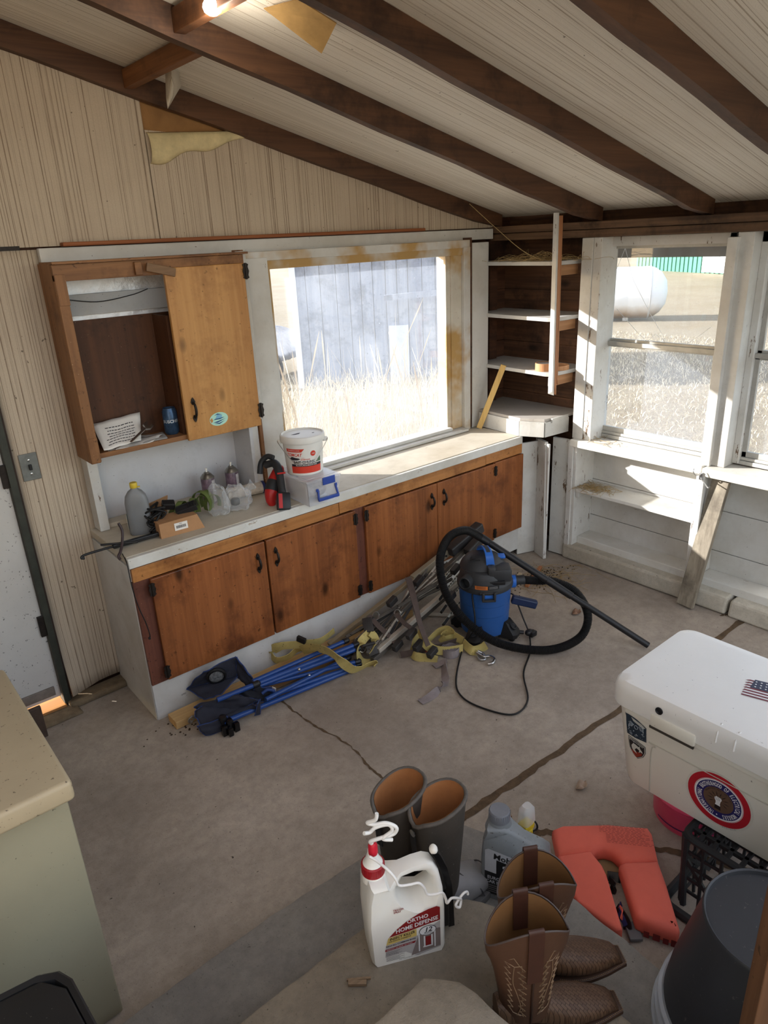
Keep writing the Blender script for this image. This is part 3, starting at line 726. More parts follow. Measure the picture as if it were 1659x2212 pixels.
# things in the cupboard
c = thing('drink_can', 'blue and silver drink can standing in the wall cupboard', 'can', (1.255, 3.07, 1.205))
can = B().lathe([(0, .004), (.024, .004), (.026, 0), (.033, .012), (.033, .105), (.0275, .117), (.027, .121), (.024, .119), (.024, .117), (0, .117)], 36)
obj('body', can, plain('can blue print', sr(58, 82, 110), .3, .5, .5, 26), c, world=False, smooth=40)
def bendcyl(cx, cy, z0, r, az, sc=1.0, k=0):
    """wrap text lying in xy on an upright cylinder, centred at azimuth az; k: taper (radius change per metre of height)"""
    def f(v):
        rr = r + k * v.y; a = az + v.x / rr
        return (cx + rr * math.cos(a), cy + rr * math.sin(a), z0 + v.y)
    return f
b = B().text('BUSCH', None, .02, bend=bendcyl(0, 0, .062, .0334, R(-125)), bold=True); b.text('BUSCH', None, .02, bend=bendcyl(0, 0, .062, .0334, R(-15)), bold=True)
obj('lettering', b, plain('silver print', sr(206, 214, 220), .3, .4), c, world=False)
PAPER = plain('white paper', sr(222, 218, 212), .7, 0, .05); INK = plain('black ink', sr(40, 38, 44), .7)
def sheet(name, label, pts, lift, seed, mats, lines=0, group=None, solid=.0008):
    """paper sheet with bilinear outline pts (4 corners) and a gentle curl"""
    p = [V(q) for q in pts]
    def f(u, v):
        q = p[0] * (1 - u) * (1 - v) + p[1] * u * (1 - v) + p[2] * u * v + p[3] * (1 - u) * v
        return q + V((0, 0, .006 * noise.noise((u * 3 + seed, v * 3, 0)) + lift * (max(0, v - .55)) ** 2 * 2))
    c_ = (p[0] + p[1] + p[2] + p[3]) / 4
    t_ = thing(name, label, 'paper', c_, group=group)
    obj('sheet', B().grid(f, 10, 10), mats, t_, smooth=60, solid=solid)
    if lines:
        b_ = B()
        for i in range(lines):
            v0 = .14 + .7 * i / lines; u1 = .15 + .1 * rnd.random(); 
            while u1 < .8:
                u2 = u1 + .03 + .06 * rnd.random()
                b_.add([f(u1, v0) + V((0, -.0004, .0012)), f(u2, v0) + V((0, -.0004, .0012)), f(u2, v0 + .025) + V((0, -.0004, .0012)), f(u1, v0 + .025) + V((0, -.0004, .0012))], [(0, 1, 2, 3)]); u1 = u2 + .015
        obj('writing', b_, INK, t_)
    return t_
sheet('paper_sheet', 'creased printed sheet propped up at the back of the wall cupboard', [(.915, 3.0, 1.212), (1.09, 3.03, 1.214), (1.15, 3.15, 1.30), (.93, 3.14, 1.29)], .03, 1, PAPER, 7)
sheet('paper_sheet', 'white sheet lying flat at the front of the cupboard shelf', [(.96, 2.99, 1.207), (1.13, 2.995, 1.207), (1.21, 3.08, 1.209), (1.02, 3.09, 1.209)], .0, 2, PAPER, 0)
sheet('plastic_bag', 'flat clear bag under the sheets on the cupboard shelf', [(.93, 2.995, 1.2055), (1.2, 3.0, 1.2055), (1.24, 3.14, 1.206), (.98, 3.15, 1.206)], 0, 3, film('bag film', (.8, .8, .78), .35, .2, 30))
wr = thing('wrench', 'chrome adjustable wrench lying on the papers in the cupboard', 'wrench', (1.07, 3.02, 1.245))
b = B(); A0, A1 = V((1.03, 2.99, 1.226)), V((1.13, 3.05, 1.262)); b.beam(A0, A1, .013, .005, (0, -.4, 1), .002); obj('shaft', b, METAL, wr)
b = B(); Fw = frame(A1, (A1 - A0), (-.3, .6, .5)); b.prism([(-.012, -.008), (.004, -.02), (.03, -.018), (.034, -.008), (.016, -.005), (.014, .004), (.034, .012), (.03, .02), (.002, .018)], -.005, .005, Fw, bev=.0015); obj('head', b, METAL, wr)

# ------------------------------------------------------------------ things on the counter
ZT = .8205
o1 = thing('oil_bottle', 'grey one quart motor oil bottle with yellow cap on the counter', 'bottle', (.995, 2.955, ZT), R(-24))
def bottle_rings(prof, nx=24, p=3.2):
    out = []
    for hw, hd, z, dx in prof:
        ring = []
        for j in range(nx):
            a = 2 * PI * j / nx; cx, cy = math.cos(a), math.sin(a)
            ring.append((dx + hw * math.copysign(abs(cx) ** (2 / p), cx), hd * math.copysign(abs(cy) ** (2 / p), cy), z))
        out.append(ring)
    return out
b = B().loft(bottle_rings([(.046, .026, 0, 0), (.05, .029, .006, 0), (.05, .029, .12, 0), (.05, .029, .15, 0), (.044, .027, .178, 0), (.030, .022, .198, 0), (.016, .016, .208, 0), (.014, .014, .214, 0)]))
obj('body', b, plain('grey bottle plastic', sr(122, 124, 126), .38, 0, .08, 10), o1, world=False, smooth=60)
b = B().lathe([(.0, .238), (.015, .238), (.0165, .234), (.0165, .216), (.015, .214), (0, .214)], 24).box(.012, .026, -.004, .004, .214, .218); obj('cap', b, plain('yellow cap', sr(214, 186, 62), .4), o1, world=False, smooth=40)
obj('label', B().box(-.0512, -.0502, -.02, .02, .03, .10), plain('pale label', sr(180, 176, 160), .5, 0, .2, 40), o1, world=False)
# cardboard box, its lid flap behind, cord and olive strap
CARD = plain('cardboard', sr(168, 126, 88), .8, 0, .1, 12, .1, 90)
bx = thing('cardboard_box', 'small brown cardboard box with a barcode label on the counter', 'box', (1.13, 2.86, ZT), R(-4))
obj('body', B().loft([[(-.1, -.05, 0), (.1, -.05, 0), (.1, .06, 0), (-.1, .06, 0)], [(-.1, -.045, .066), (.075, -.045, .07), (.075, .06, .07), (-.1, .06, .066)]]), CARD, bx, world=False)
b = B(); F = frame((-.005, -.0492, .036), (1, 0, 0), (0, .07, 1)); b.poly([(-.03, -.016, 0), (.03, -.016, 0), (.03, .018, 0), (-.03, .018, 0)], 0, F)
x = -.022
while x < .022: wv = rnd.choice((.0008, .0014, .002)); b.poly([(x, -.007, .0004), (x + wv, -.007, .0004), (x + wv, .006, .0004), (x, .006, .0004)], 1, F); x += wv + rnd.choice((.0008, .0014))
b.text('4F41', F @ M.Translation((0, .012, .0004)), .007, 1)
obj('label', b, [PAPER, INK], bx, world=False)
cf = thing('cardboard_flap', 'flat brown cardboard piece standing behind the black cord', 'cardboard', (1.07, 3.06, ZT)); b = B(); b.beam((.975, 3.0, .872), (1.17, 3.06, .882), .004, .10, (.0, -.35, 1)); obj('panel', b, CARD, cf)
cd = thing('tangled_wire', 'tangled black cord heap beside the grey oil bottle', 'cord', (1.06, 2.93, ZT))
pts = []
for i in range(80): pts.append((1.055 + .042 * math.sin(i * 2.13) + .01 * rnd.uniform(-1, 1), 2.925 + .05 * math.cos(i * 1.37) + .008 * rnd.uniform(-1, 1), ZT + .006 + .11 * abs(math.sin(i * .61 + .4)) * (.6 + .4 * math.sin(i * .21))))
obj('coil', B().tube(catmull(pts, 6), .0046, 7), RUB, cd, smooth=60)
obj('adapter', B().box(-.028, .028, -.02, .02, -.016, .016, .005, 0, M.Translation((1.125, 2.93, .925)) @ Euler((R(20), R(10), R(-15))).to_matrix().to_4x4()), BLK, cd)
st = thing('olive_strap', 'olive green webbing strap heaped on the counter with a black ratchet buckle', 'strap', (1.26, 2.93, ZT))
OLIVE = plain('olive webbing', sr(92, 106, 52), .8, 0, .2, 20, .3, 300)
q = random.Random(12)
for i in range(9):
    cx, cy, az_ = 1.165 + .022 * i + q.uniform(-.01, .01), 2.93 + q.uniform(-.03, .035), q.uniform(-1.2, 1.2); r1, r2 = q.uniform(.03, .05), q.uniform(.035, .06); d_ = V((math.cos(az_), math.sin(az_), 0)); wd_ = V((-d_.y, d_.x, 0)); P = []
    for k in range(9):
        a = -.5 + 4.2 * k / 8; P.append(V((cx, cy, ZT + .006 + r2)) + d_ * r1 * math.cos(a) + V((0, 0, r2 * math.sin(a))) + wd_ * (.012 * k / 8))
        P[-1].z = max(P[-1].z, ZT + .004)
    P = catmull(P, 4); obj('webbing', B().ribbon(P, .026, wd_, .002), OLIVE, st, smooth=50)
b = B(); Rm = M.Translation((1.185, 2.875, .905)) @ Euler((R(24), R(-14), R(-22))).to_matrix().to_4x4()
for y in (-.018, .018): b.box(-.045, .045, y - .002, y + .002, -.014, .016, .002, 0, Rm)
b.box(-.05, .01, -.016, .016, .004, .012, .003, 0, Rm); 
for i in range(9): b.box(.012 + i * .005, .015 + i * .005, -.019, .019, .008, .017, .001, 0, Rm)
obj('buckle', b, BLKM, st)
pb = thing('plastic_bag', 'crumpled clear plastic bag beside the olive strap on the counter', 'bag', (1.44, 2.92, ZT))
BAG = film('crumpled clear film', (.82, .84, .86), .16, .12, 26)
def bagf(c, r, seed, amp=.2):
    def f(u, v):
        a = u * 2 * PI; ph = v * PI; d = V((math.cos(a) * math.sin(ph), math.sin(a) * math.sin(ph), -math.cos(ph)))
        nn = 1 + amp * noise.noise(d * 2.2 + V((seed, 0, 0))) + .35 * amp * noise.noise(d * 5.5 + V((0, seed, 0)))
        p = V((c[0] + d.x * r[0] * nn, c[1] + d.y * r[1] * nn, c[2] + d.z * r[2] * nn)); p.z = max(p.z, ZT + .001 + .002 * noise.noise(d * 6)); return p
    return f
obj('bag', B().grid(bagf((1.36, 2.92, ZT + .055), (.05, .065, .085), 2.), 40, 26), BAG, pb, smooth=40); obj('bag', B().grid(bagf((1.455, 2.91, ZT + .045), (.07, .06, .07), 5., .28), 40, 26), BAG, pb, smooth=40)
pt = B(); pt.grid(lambda u, v: (1.50 + .03 * u + .02 * v, 2.90 + .02 * math.sin(v * 5), ZT + .05 + .09 * v - .05 * u * v), 5, 8); obj('bag_corner', pt, BAG, pb, smooth=40, solid=.0006)
o = obj('rubber_bumper', B().lathe([(0, .03), (.018, .028), (.022, .02), (.022, .004), (.02, 0), (0, 0)], 20, M.Translation((1.45, 2.92, ZT + .02))), RUB, smooth=40); tag(o, 'black rubber bumper inside the crumpled clear bag', 'bumper')
# spray cans
def spray_can(x, y, label, az):
    s = thing('spray_can', label, 'spray can', (x, y, ZT), group='spray cans without caps at the back of the counter')
    obj('body', B().lathe([(0, 0), (.031, 0), (.033, .003), (.033, .128), (.0315, .131)], 32), plain('purple white can print', sr(112, 92, 104), .4, .2, .7, 22), s, world=False, smooth=40)
    b = B()
    for a0, a1, z0, z1 in ((az + .5, az + 1.25, .01, .12),): b.lathe([(.0334, z0), (.0334, z1)], 12, a0=a0, a1=a1)
    obj('label', b, plain('label panel', sr(178, 172, 170), .5, 0, .25, 60), s, world=False)
    obj('dome', B().lathe([(.034, .129), (.034, .134), (.029, .14), (.022, .149), (.014, .153), (.014, .157), (.011, .159), (0, .159)], 32), plain('steel dome', sr(150, 148, 144), .35, .9, .1), s, world=False, smooth=35)
    obj('nozzle', B().lathe([(.0035, .159), (.0035, .169), (.0055, .170), (.0055, .178), (0, .179)], 14), WPLA, s, world=False, smooth=35)
    return s
spray_can(1.40, 3.085, 'left, partly hidden spray can without a cap at the back of the counter', R(-110))
spray_can(1.532, 3.085, 'right hand spray can without a cap, close to the niche corner', R(-110))
ca = thing('label_canister', 'blue and white paper canister lying on its side behind the clear bag', 'canister', (1.57, 3.03, ZT), rot=(0, R(90), R(-8)))
obj('tube', B().lathe([(0, -.10), (.03, -.10), (.03, .085), (0, .085)], 28, M.Translation((-.031, 0, 0))), plain('printed canister', sr(196, 186, 172), .5, 0, .3, 50), ca, world=False, smooth=40)
obj('end_cap', B().lathe([(0, .097), (.031, .097), (.0315, .084), (.0305, .083)], 28, M.Translation((-.031, 0, 0))), plain('navy cap', sr(38, 44, 92), .5), ca, world=False, smooth=40)
b = B()
for i in range(8): b.lathe([(.0304, .05 + .004 * i), (.0304, .052 + .004 * i)], 6, M.Translation((-.031, 0, 0)), a0=R(60), a1=R(110))
obj('barcode', b, INK, ca, world=False)
# black rod tool sticking out over the counter end, with cord
tl = thing('hook_tool', 'black rod tool with bent hooks sticking out past the counter end', 'tool', (.9, 2.86, ZT))
b = B(); b.beam((1.06, 2.85, .836), (.83, 2.862, .834), .022, .018, bev=.004); obj('body', b, BLK, tl)
obj('rod', B().tube(catmull([(.84, 2.862, .834), (.78, 2.868, .833), (.715, 2.872, .83), (.70, 2.87, .822), (.712, 2.868, .818)], 6), .0055, 8), BLK, tl, smooth=60)
obj('rod', B().tube([(.79, 2.885, .848), (.90, 2.83, .842), (.925, 2.825, .838)], .005, 8), BLK, tl, smooth=60)
obj('rod', B().tube(catmull([(.872, 2.86, .93), (.878, 2.85, .895), (.862, 2.83, .85), (.838, 2.80, .826), (.825, 2.79, .815), (.828, 2.785, .80)], 5), .0058, 8), plain('dark grip', sr(58, 44, 46), .5), tl, smooth=60)
obj('cord', B().tube(catmull([(.842, 2.79, .82), (.832, 2.722, .80), (.832, 2.716, .70), (.842, 2.715, .60), (.858, 2.712, .52), (.866, 2.712, .455), (.862, 2.712, .44)], 8), .0024, 6).ell((.862, 2.712, .438), .006, u=8, w=6), RUB, tl, smooth=60)
# clear storage bin with blue latches
BINP = film('clear bin plastic', (.86, .88, .93), .22, .1)
BLU = plain('royal blue latch', sr(44, 70, 150), .35)
bn = thing('storage_bin', 'clear plastic storage bin with blue latch handle on the counter edge', 'bin', (1.79, 2.79, ZT), R(-1))
b = B().loft([[(x, y, z) for x, y in ((-s[0], -s[1]), (s[0], -s[1]), (s[0], s[1]), (-s[0], s[1]))] for s, z in (((.082, .128), .001), ((.094, .14), .122))], 0, True, False)
obj('tub', b, BINP, bn, world=False, solid=.002)
b = B().box(-.099, .099, -.145, .145, .120, .132, .004).box(-.08, .08, -.12, .12, .132, .1355, .002); obj('lid', b, BINP, bn, world=False)
b = B().box(-.012, .06, -.150, -.144, .096, .134, .003); obj('latch', b, BLU, bn, world=False)
b = B().beam((-.045, -.150, .03), (.075, -.150, .03), .012, .016, bev=.003).beam((-.042, -.148, .03), (-.038, -.142, .078), .009, .01, (0, 1, 0), .002).beam((.072, -.148, .03), (.062, -.142, .082), .009, .01, (0, 1, 0), .002).box(-.05, -.036, -.146, -.14, .07, .085, .002).box(.058, .072, -.146, -.14, .075, .09, .002)
obj('handle', b, BLU, bn, world=False)
o = thing('bag_of_screws', 'small parts bag seen inside the clear storage bin', 'bag', (1.80, 2.77, ZT + .004))
obj('bag', B().grid(lambda u, v: (1.80 + .065 * math.cos(2 * PI * u) * math.sin(PI * v), 2.77 + .07 * math.sin(2 * PI * u) * math.sin(PI * v), ZT + .045 - .04 * math.cos(PI * v) + .006 * noise.noise((u * 9, v * 9, 0))), 16, 10), plain('grey parts', sr(150, 140, 136), .5, .2, .4, 60, .5), o, smooth=50)
o = thing('folded_paper', 'folded leaflet standing inside the clear storage bin at its left side', 'paper', (1.735, 2.8, ZT + .005)); obj('sheet', B().box(1.715, 1.72, 2.70, 2.88, ZT + .006, ZT + .10), PAPER, o)
# white bait pail on the bin
pl = thing('bait_pail', 'white bait pail with red and black label standing on the clear bin', 'pail', (1.785, 2.80, ZT + .1365))
PW = plain('pail white', sr(228, 226, 220), .4, 0, .03)
obj('body', B().lathe([(0, .004), (.082, .004), (.086, 0), (.0875, .004), (.0985, .165), (.0985, .17)], 48), PW, pl, world=False, smooth=40)
obj('lid', B().lathe([(.1, .158), (.107, .158), (.1085, .163), (.1085, .182), (.106, .188), (.1, .190), (.097, .186), (.096, .183), (0, .183)], 48), PW, pl, world=False, smooth=40)
obj('stain', B().prism([(.02 * math.cos(a) * (1 + .5 * math.sin(3 * a)) - .02, .011 * math.sin(a) * (1 + .4 * math.cos(2 * a)) + .02) for a in [i * .5236 for i in range(12)]], .1832, .1836).prism([(.05 + .007 * math.cos(a), -.02 + .004 * math.sin(a)) for a in [i * .7854 for i in range(8)]], .1832, .1836), INK, pl, world=False)
LB = .0875; k_ = (.0985 - .0875) / .165; az = R(-124)
def rr(z): return LB + k_ * z + .0006
def patch(b, z0, z1, a0, a1, mi, slant=0, off=0, n=14):
    vs = []
    for i in range(n + 1):
        a = a0 + (a1 - a0) * i / n
        for z, s in ((z0, -slant), (z1, slant)):
            q = a + s * (i == n); r = rr(z) + off; vs.append((r * math.cos(az + q), r * math.sin(az + q), z))
    b.add(vs, [(2 * i, 2 * i + 2, 2 * i + 3, 2 * i + 1) for i in range(n)], mi)
b = B()
patch(b, .012, .046, -.72, 1.0, 0); patch(b, .046, .058, -.70, 1.0, 1, 0); patch(b, .118, .134, -.95, -.02, 0, .08)
def bt(z, da, off=.0006): return bendcyl(0, 0, z, rr(z) + off, az + da, k=k_)
b.text('BAIT CHUNX', None, .019, 1, bend=bt(.067, .02), bold=True, sx=.95); b.text('KILLS RATS, MICE & MEADOW VOLES', None, .008, 2, bend=bt(.052, .12, .001), bold=True, sx=.8)
b.text('TOMCAT', None, .021, 0, bend=bt(.104, -.52), bold=True, shear=.3, sx=.9); b.text('PROFESSIONAL GRADE', None, .007, 2, bend=bt(.126, -.5, .001), sx=.85)
b.text('WITH', None, .006, 0, bend=bt(.088, -.05)); b.text('BROMETHALIN', None, .0075, 0, bend=bt(.081, .08), bold=True, sx=.9)
# round red seal, dark animal-free scuff and green corner
vs = [V((.0135 * math.cos(a), .0135 * math.sin(a), 0)) for a in [i * PI / 12 for i in range(24)]]; b.add([bt(.108, .5)(v) for v in vs], [tuple(range(24))], 0)
b.text('4 LB', None, .008, 2, bend=bt(.108, .5, .0012), bold=True)
vs = [(-.034, .0), (-.02, .010), (-.002, .006), (.016, .003), (.022, -.002), (.008, -.006), (-.014, -.008), (-.026, -.005)]; b.add([bt(.085, -.42)(V((x, y, 0))) for x, y in vs], [tuple(range(8))], 1)
vs = [(-.02, -.012), (.014, -.012), (.014, .014), (-.004, .002)]; b.add([bt(.074, .82)(V((x, y, 0))) for x, y in vs], [(0, 1, 2, 3)], 3)
obj('label', b, [plain('label red', sr(206, 62, 44), .45), INK, PAPER, plain('label green', sr(86, 108, 84), .5)], pl, world=False)
hp = [(.108 * math.cos(a), .108 * math.sin(a), .158) for a in (az - 1.5, az + 1.5)]
A_ = V(hp[0]); Bq = V(hp[1]); P = []
for i in range(15):
    s = i / 14; p = A_.lerp(Bq, s); out_ = V((math.cos(az), math.sin(az), 0)); h = math.sin(PI * s)
    P.append(p + out_ * .095 * h ** .7 + V((0, 0, -.088 * min(1, 1.25 * h))) + (p - V((0, 0, .158))).normalized() * .014 * (1 - h))
obj('bail', B().tube(catmull(P, 3), .0017, 7), METAL, pl, world=False, smooth=60)
obj('ear', B().box(-.012, .012, -.006, .006, .145, .165, .002, 0, M.Translation(A_ * 1.0 - V((0, 0, .158)))).box(-.012, .012, -.006, .006, .145, .165, .002, 0, M.Translation(Bq - V((0, 0, .158)))), PW, pl, world=False)
# red cordless tool leaning on the bin
dr = thing('cordless_tool', 'red and black cordless power tool leaning against the clear bin', 'power tool', (1.64, 2.80, ZT))
RED = plain('tool red', sr(178, 34, 32), .4); TG = plain('tool black', sr(40, 40, 42), .55)
top, mid, bot = V((1.655, 2.90, 1.0)), V((1.62, 2.83, .91)), V((1.575, 2.745, .845))
HPt = catmull([(1.7013, 2.8900, 0.9806), (1.6756, 2.8800, 0.9508), (1.6380, 2.8600, 0.9170), (1.6058, 2.8400, 0.8825), (1.5946, 2.8300, 0.8403), (1.6013, 2.8200, 0.8170)], 4)
obj('housing', B().tube(HPt, [.016, .021, .025, .028, .030, .031, .032, .033, .034, .034, .034, .033, .032, .031, .029, .027, .025, .022, .019, .016, .012], 18), RED, dr, smooth=60)
obj('vent_panel', B().tube(HPt[8:13], .0348, 18, cap=False), TG, dr, smooth=60)
obj('handle', B().tube(catmull([(1.640, 2.93, .99), (1.668, 2.885, 1.0), (1.655, 2.83, .965), (1.635, 2.79, .91), (1.625, 2.765, .87)], 6), [.018] * 5 + [.021] * 8 + [.019] * 12, 12), TG, dr, smooth=60)
b = B().box(-.032, .032, -.042, .042, -.02, .02, .008, 0, M.Translation((1.612, 2.745, .855)) @ Euler((R(62), R(8), R(-22))).to_matrix().to_4x4()); bt_ = obj('battery', b, BLK, dr, smooth=40)
obj('battery_label', B().box(-.026, -.008, -.036, .034, .0202, .021, 0, 0, M.Translation((1.612, 2.745, .855)) @ Euler((R(62), R(8), R(-22))).to_matrix().to_4x4()), RED, bt_)
b = B().tube(catmull([(1.61, 2.94, .95), (1.63, 2.95, 1.0), (1.655, 2.93, 1.03), (1.672, 2.90, 1.025)], 5), .014, 10); obj('shoe', b, TG, dr, smooth=60)
obj('logo_stripe', B().box(-.02, .02, -.004, .004, .0, .002, 0, 0, M.Translation((1.652, 2.806, .972)) @ Euler((R(50), 0, R(-24))).to_matrix().to_4x4()), RED, dr)

# wooden rings on the corner shelf
for i, (x, y, r, h, z) in enumerate(((3.45, 2.66, .055, .045, 1.2155), (3.53, 2.62, .065, .026, 1.2155))):
    b = B().lathe([(r, 0), (r, h), (r - .004, h), (r - .004, 0), (r, 0)], 40); t_ = thing('wooden_ring', ('taller bentwood ring' if i == 0 else 'flat, wider bentwood ring') + ' lying on the third corner shelf', 'ring', (x, y, z)); obj('band', b, wood('bentwood' + str(i), sr(168, 120, 82), sr(196, 150, 110), 2), t_, world=False, smooth=40)
    if i == 0: obj('disc_top', B().lathe([(0, h - .002), (r - .004, h - .002), (r - .004, h - .006), (0, h - .006)], 40), plain('grey disc', sr(90, 84, 78), .7), t_, world=False)
STRAW = plain('dry straw', sr(158, 134, 92), .9, 0, .3, 30)
def straw(name, label, cx, cy, z, sx, sy, n, L=.10, seed=1, up=.012, mat=STRAW, cat='straw'):
    q = random.Random(seed); b = B()
    for i in range(n):
        x, y = cx + q.gauss(0, sx), cy + q.gauss(0, sy); a = q.uniform(0, 2 * PI); l = L * q.uniform(.4, 1.2); h = abs(q.gauss(0, up)); c_ = q.uniform(-.3, .3) * l
        P = [(x + l * (t - .5) * math.cos(a) - c_ * (1 - (2 * t - 1) ** 2) * math.sin(a), y + l * (t - .5) * math.sin(a) + c_ * (1 - (2 * t - 1) ** 2) * math.cos(a), z + .002 + h * (1 - (2 * t - 1) ** 2)) for t in (0, .25, .5, .75, 1)]
        b.tube(P, .0011, 3, cap=False)
    o = obj(name, b, mat); return tag(o, label, cat, kind='stuff')
straw('straw_litter', 'straw nest litter on the top corner shelf', 3.50, 2.75, 1.838, .06, .14, 150, .14, 2, .02)
straw('straw_litter', 'thin straw heap on the left end of the low wall shelf', 3.60, 2.36, .493, .045, .06, 110, .10, 3, .012)
straw('straw_litter', 'dry stems scattered on the floor in the corner behind the vacuum', 3.22, 2.35, .001, .12, .10, 60, .22, 4, .008)
straw('straw_litter', 'straw wisps on the window sill beside the corner post', 3.60, 2.38, .803, .03, .06, 26, .09, 5, .012)
b = B()
q = random.Random(5)
for cx, cy, s_, n in ((3.20, 2.42, .10, 260), (.95, 2.66, .09, 90), (1.05, 2.60, .08, 60)):
    for i in range(n):
        x, y = cx + q.gauss(0, s_), cy + q.gauss(0, s_ * .6); r = q.uniform(.002, .006); 
        if y < 2.70: b.ell((x, y, r * .4), (r, r * q.uniform(.5, 1), r * .6), u=6, w=4)
tag(obj('debris_crumbs', b, plain('dark debris', sr(58, 44, 32), .95, 0, .4, 60)), 'dark crumbs of dirt and leaf scattered along the cabinet foot', 'debris', kind='stuff')
for i, (p, q_, lab) in enumerate((((3.02, 2.40, .012), (3.28, 2.50, .016), 'short broken reddish stick on the floor in the corner'), ((2.95, 2.47, .01), (3.12, 2.53, .014), 'small pale wood splinter on the floor near the corner'))):
    bb = B().beam(p, q_, .022, .018, bev=.002); tag(obj('broken_stick', bb, wood('stick%d' % i, *( (sr(140, 84, 50), sr(176, 120, 80)) if i == 0 else (sr(170, 150, 120), sr(200, 186, 160))), 0)), lab, 'stick')
tag(obj('cobweb_strand', B().tube(catmull([(3.18, 3.02, 2.16), (3.28, 2.90, 2.02), (3.36, 2.78, 1.90), (3.42, 2.68, 1.84)], 6), .0018, 4), STRAW), 'single dry stem slanting across the beam above the corner shelves', 'stem')

# ------------------------------------------------------------------ shop vacuum
VB = plain('vac blue', sr(38, 82, 144), .38, 0, .05); VB2 = plain('vac bright blue', sr(44, 102, 186), .35, 0, .05); VG = plain('vac dark grey', sr(48, 49, 51), .5, 0, .1, 10, .08, 220)
vc = thing('shop_vacuum', 'blue and dark grey wet and dry vacuum with its hose looped round it', 'vacuum', (2.457, 2.226, 0), R(-40))
# local axes: x = image right, y = away from the viewer
prof = [(0, .045), (.118, .045), (.124, .05), (.126, .10), (.1275, .16), (.1295, .163), (.130, .22), (.132, .223), (.135, .30), (.137, .318)]
obj('drum', B().lathe(prof, 56), VB, vc, world=False, smooth=30)
b = B().lathe([(.139, .300), (.144, .304), (.146, .318), (.143, .333), (.138, .338), (.134, .352), (.13, .372), (.124, .39), (.115, .402), (.07, .41), (0, .412)], 56)
hd = obj('motor_head', b, VG, vc, world=False, smooth=30)
b = B().lathe([(.13, .40), (.118, .425), (.098, .447), (.07, .456), (0, .458)], 48, M.Translation((-.01, .02, 0)), sx=.92, sy=.84)
obj('motor_cover', b, VG, hd, world=False, smooth=35)
b = B()
for i in range(4): b.box(-.085 + i * .004, -.03, -.045 + i * .016, -.039 + i * .016, .452, .4575, .001)
obj('vent_slots', b, BLK, hd, world=False)
b = B()
A = catmull([(.018, -.070, .436), (.014, -.058, .476), (.008, -.02, .499), (-.002, .03, .497), (-.01, .075, .47), (-.014, .09, .44)], 6)
b.loft([[p + V((sx_ * w, 0, 0)) + n_ for sx_, n_ in ((-1, V((0, 0, -.005))), (1, V((0, 0, -.005))), (1, V((0, 0, .005))), (-1, V((0, 0, .005))))] for p, w in ((p, .017 + .004 * abs(i / 15 - 1)) for i, p in enumerate(A))])
obj('carry_handle', b, VB2, hd, world=False, smooth=40)
obj('handle_grip', B().loft([[p + V((sx_ * .010, 0, .0057 + dz)) for sx_, dz in ((-1, 0), (1, 0), (1, .001), (-1, .001))] for p in A[9:21]]), VG, hd, world=False)
obj('switch', B().ell((.022, -.079, .43), (.009, .006, .014), u=12, w=8), BLK, hd, world=False, smooth=60)
obj('handle_foot', B().box(.0, .04, -.118, -.066, .385, .442, .01), VG, hd, world=False, smooth=40)
obj('release_tab', B().box(.066, .105, -.005, .04, .438, .452, .005), VB2, hd, world=False, smooth=40)
b = B().box(.02, .12, -.12, -.02, .36, .43, .012); obj('filter_bay', b, VG, hd, world=False, smooth=40)
obj('bay_recess', B().box(.005, .085, -.131, -.10, .352, .372, .003), BLK, hd, world=False)
Fp = frame((-.095, -.080, .362), (.55, -.35, 0), (0, .0, 1)); Ft = Fp @ M.Translation((0, 0, .0))
b = B().lathe([(.033, -.03), (.033, .042), (.030, .045), (.026, .044), (.026, -.02), (0, -.02)], 30, Fp); obj('blower_port', b, VG, hd, world=False, smooth=35)
def bandlabel(b, a0, a1, z0, z1, r, mi, n=10):
    b.add([(r * math.cos(a0 + (a1 - a0) * i / n), r * math.sin(a0 + (a1 - a0) * i / n), z) for i in range(n + 1) for z in (z0, z1)], [(2 * i, 2 * i + 2, 2 * i + 3, 2 * i + 1) for i in range(n)], mi)
b = B(); bandlabel(b, R(-118), R(-92), .333, .353, .1432, 0); bandlabel(b, R(-91), R(-68), .333, .353, .1432, 1)
for zz in (.338, .343, .348): bandlabel(b, R(-115), R(-96), zz, zz + .0018, .1436, 1); bandlabel(b, R(-89), R(-71), zz, zz + .0014, .1436, 2)
obj('warning_label', b, [plain('label orange', sr(196, 110, 50), .5), BLK, plain('label grey print', sr(150, 150, 150), .5)], hd, world=False)
la = B().box(-.032, .034, -.157, -.143, .270, .282, .004).box(-.034, -.022, -.157, -.137, .27, .322, .004).box(.024, .036, -.157, -.137, .27, .322, .004).box(-.046, .046, -.148, -.134, .308, .322, .004)
obj('latch', la, VG, vc, world=False, smooth=40)
obj('latch_window', B().box(-.02, .022, -.142, -.136, .284, .308, .002), VB2, vc, world=False)
obj('inlet_collar', B().lathe([(.034, 0), (.034, .03), (.028, .032), (.028, 0)], 24, frame((.128, .0, .305), (0, 1, 0), (0, 0, 1))), VB2, vc, world=False, smooth=40)
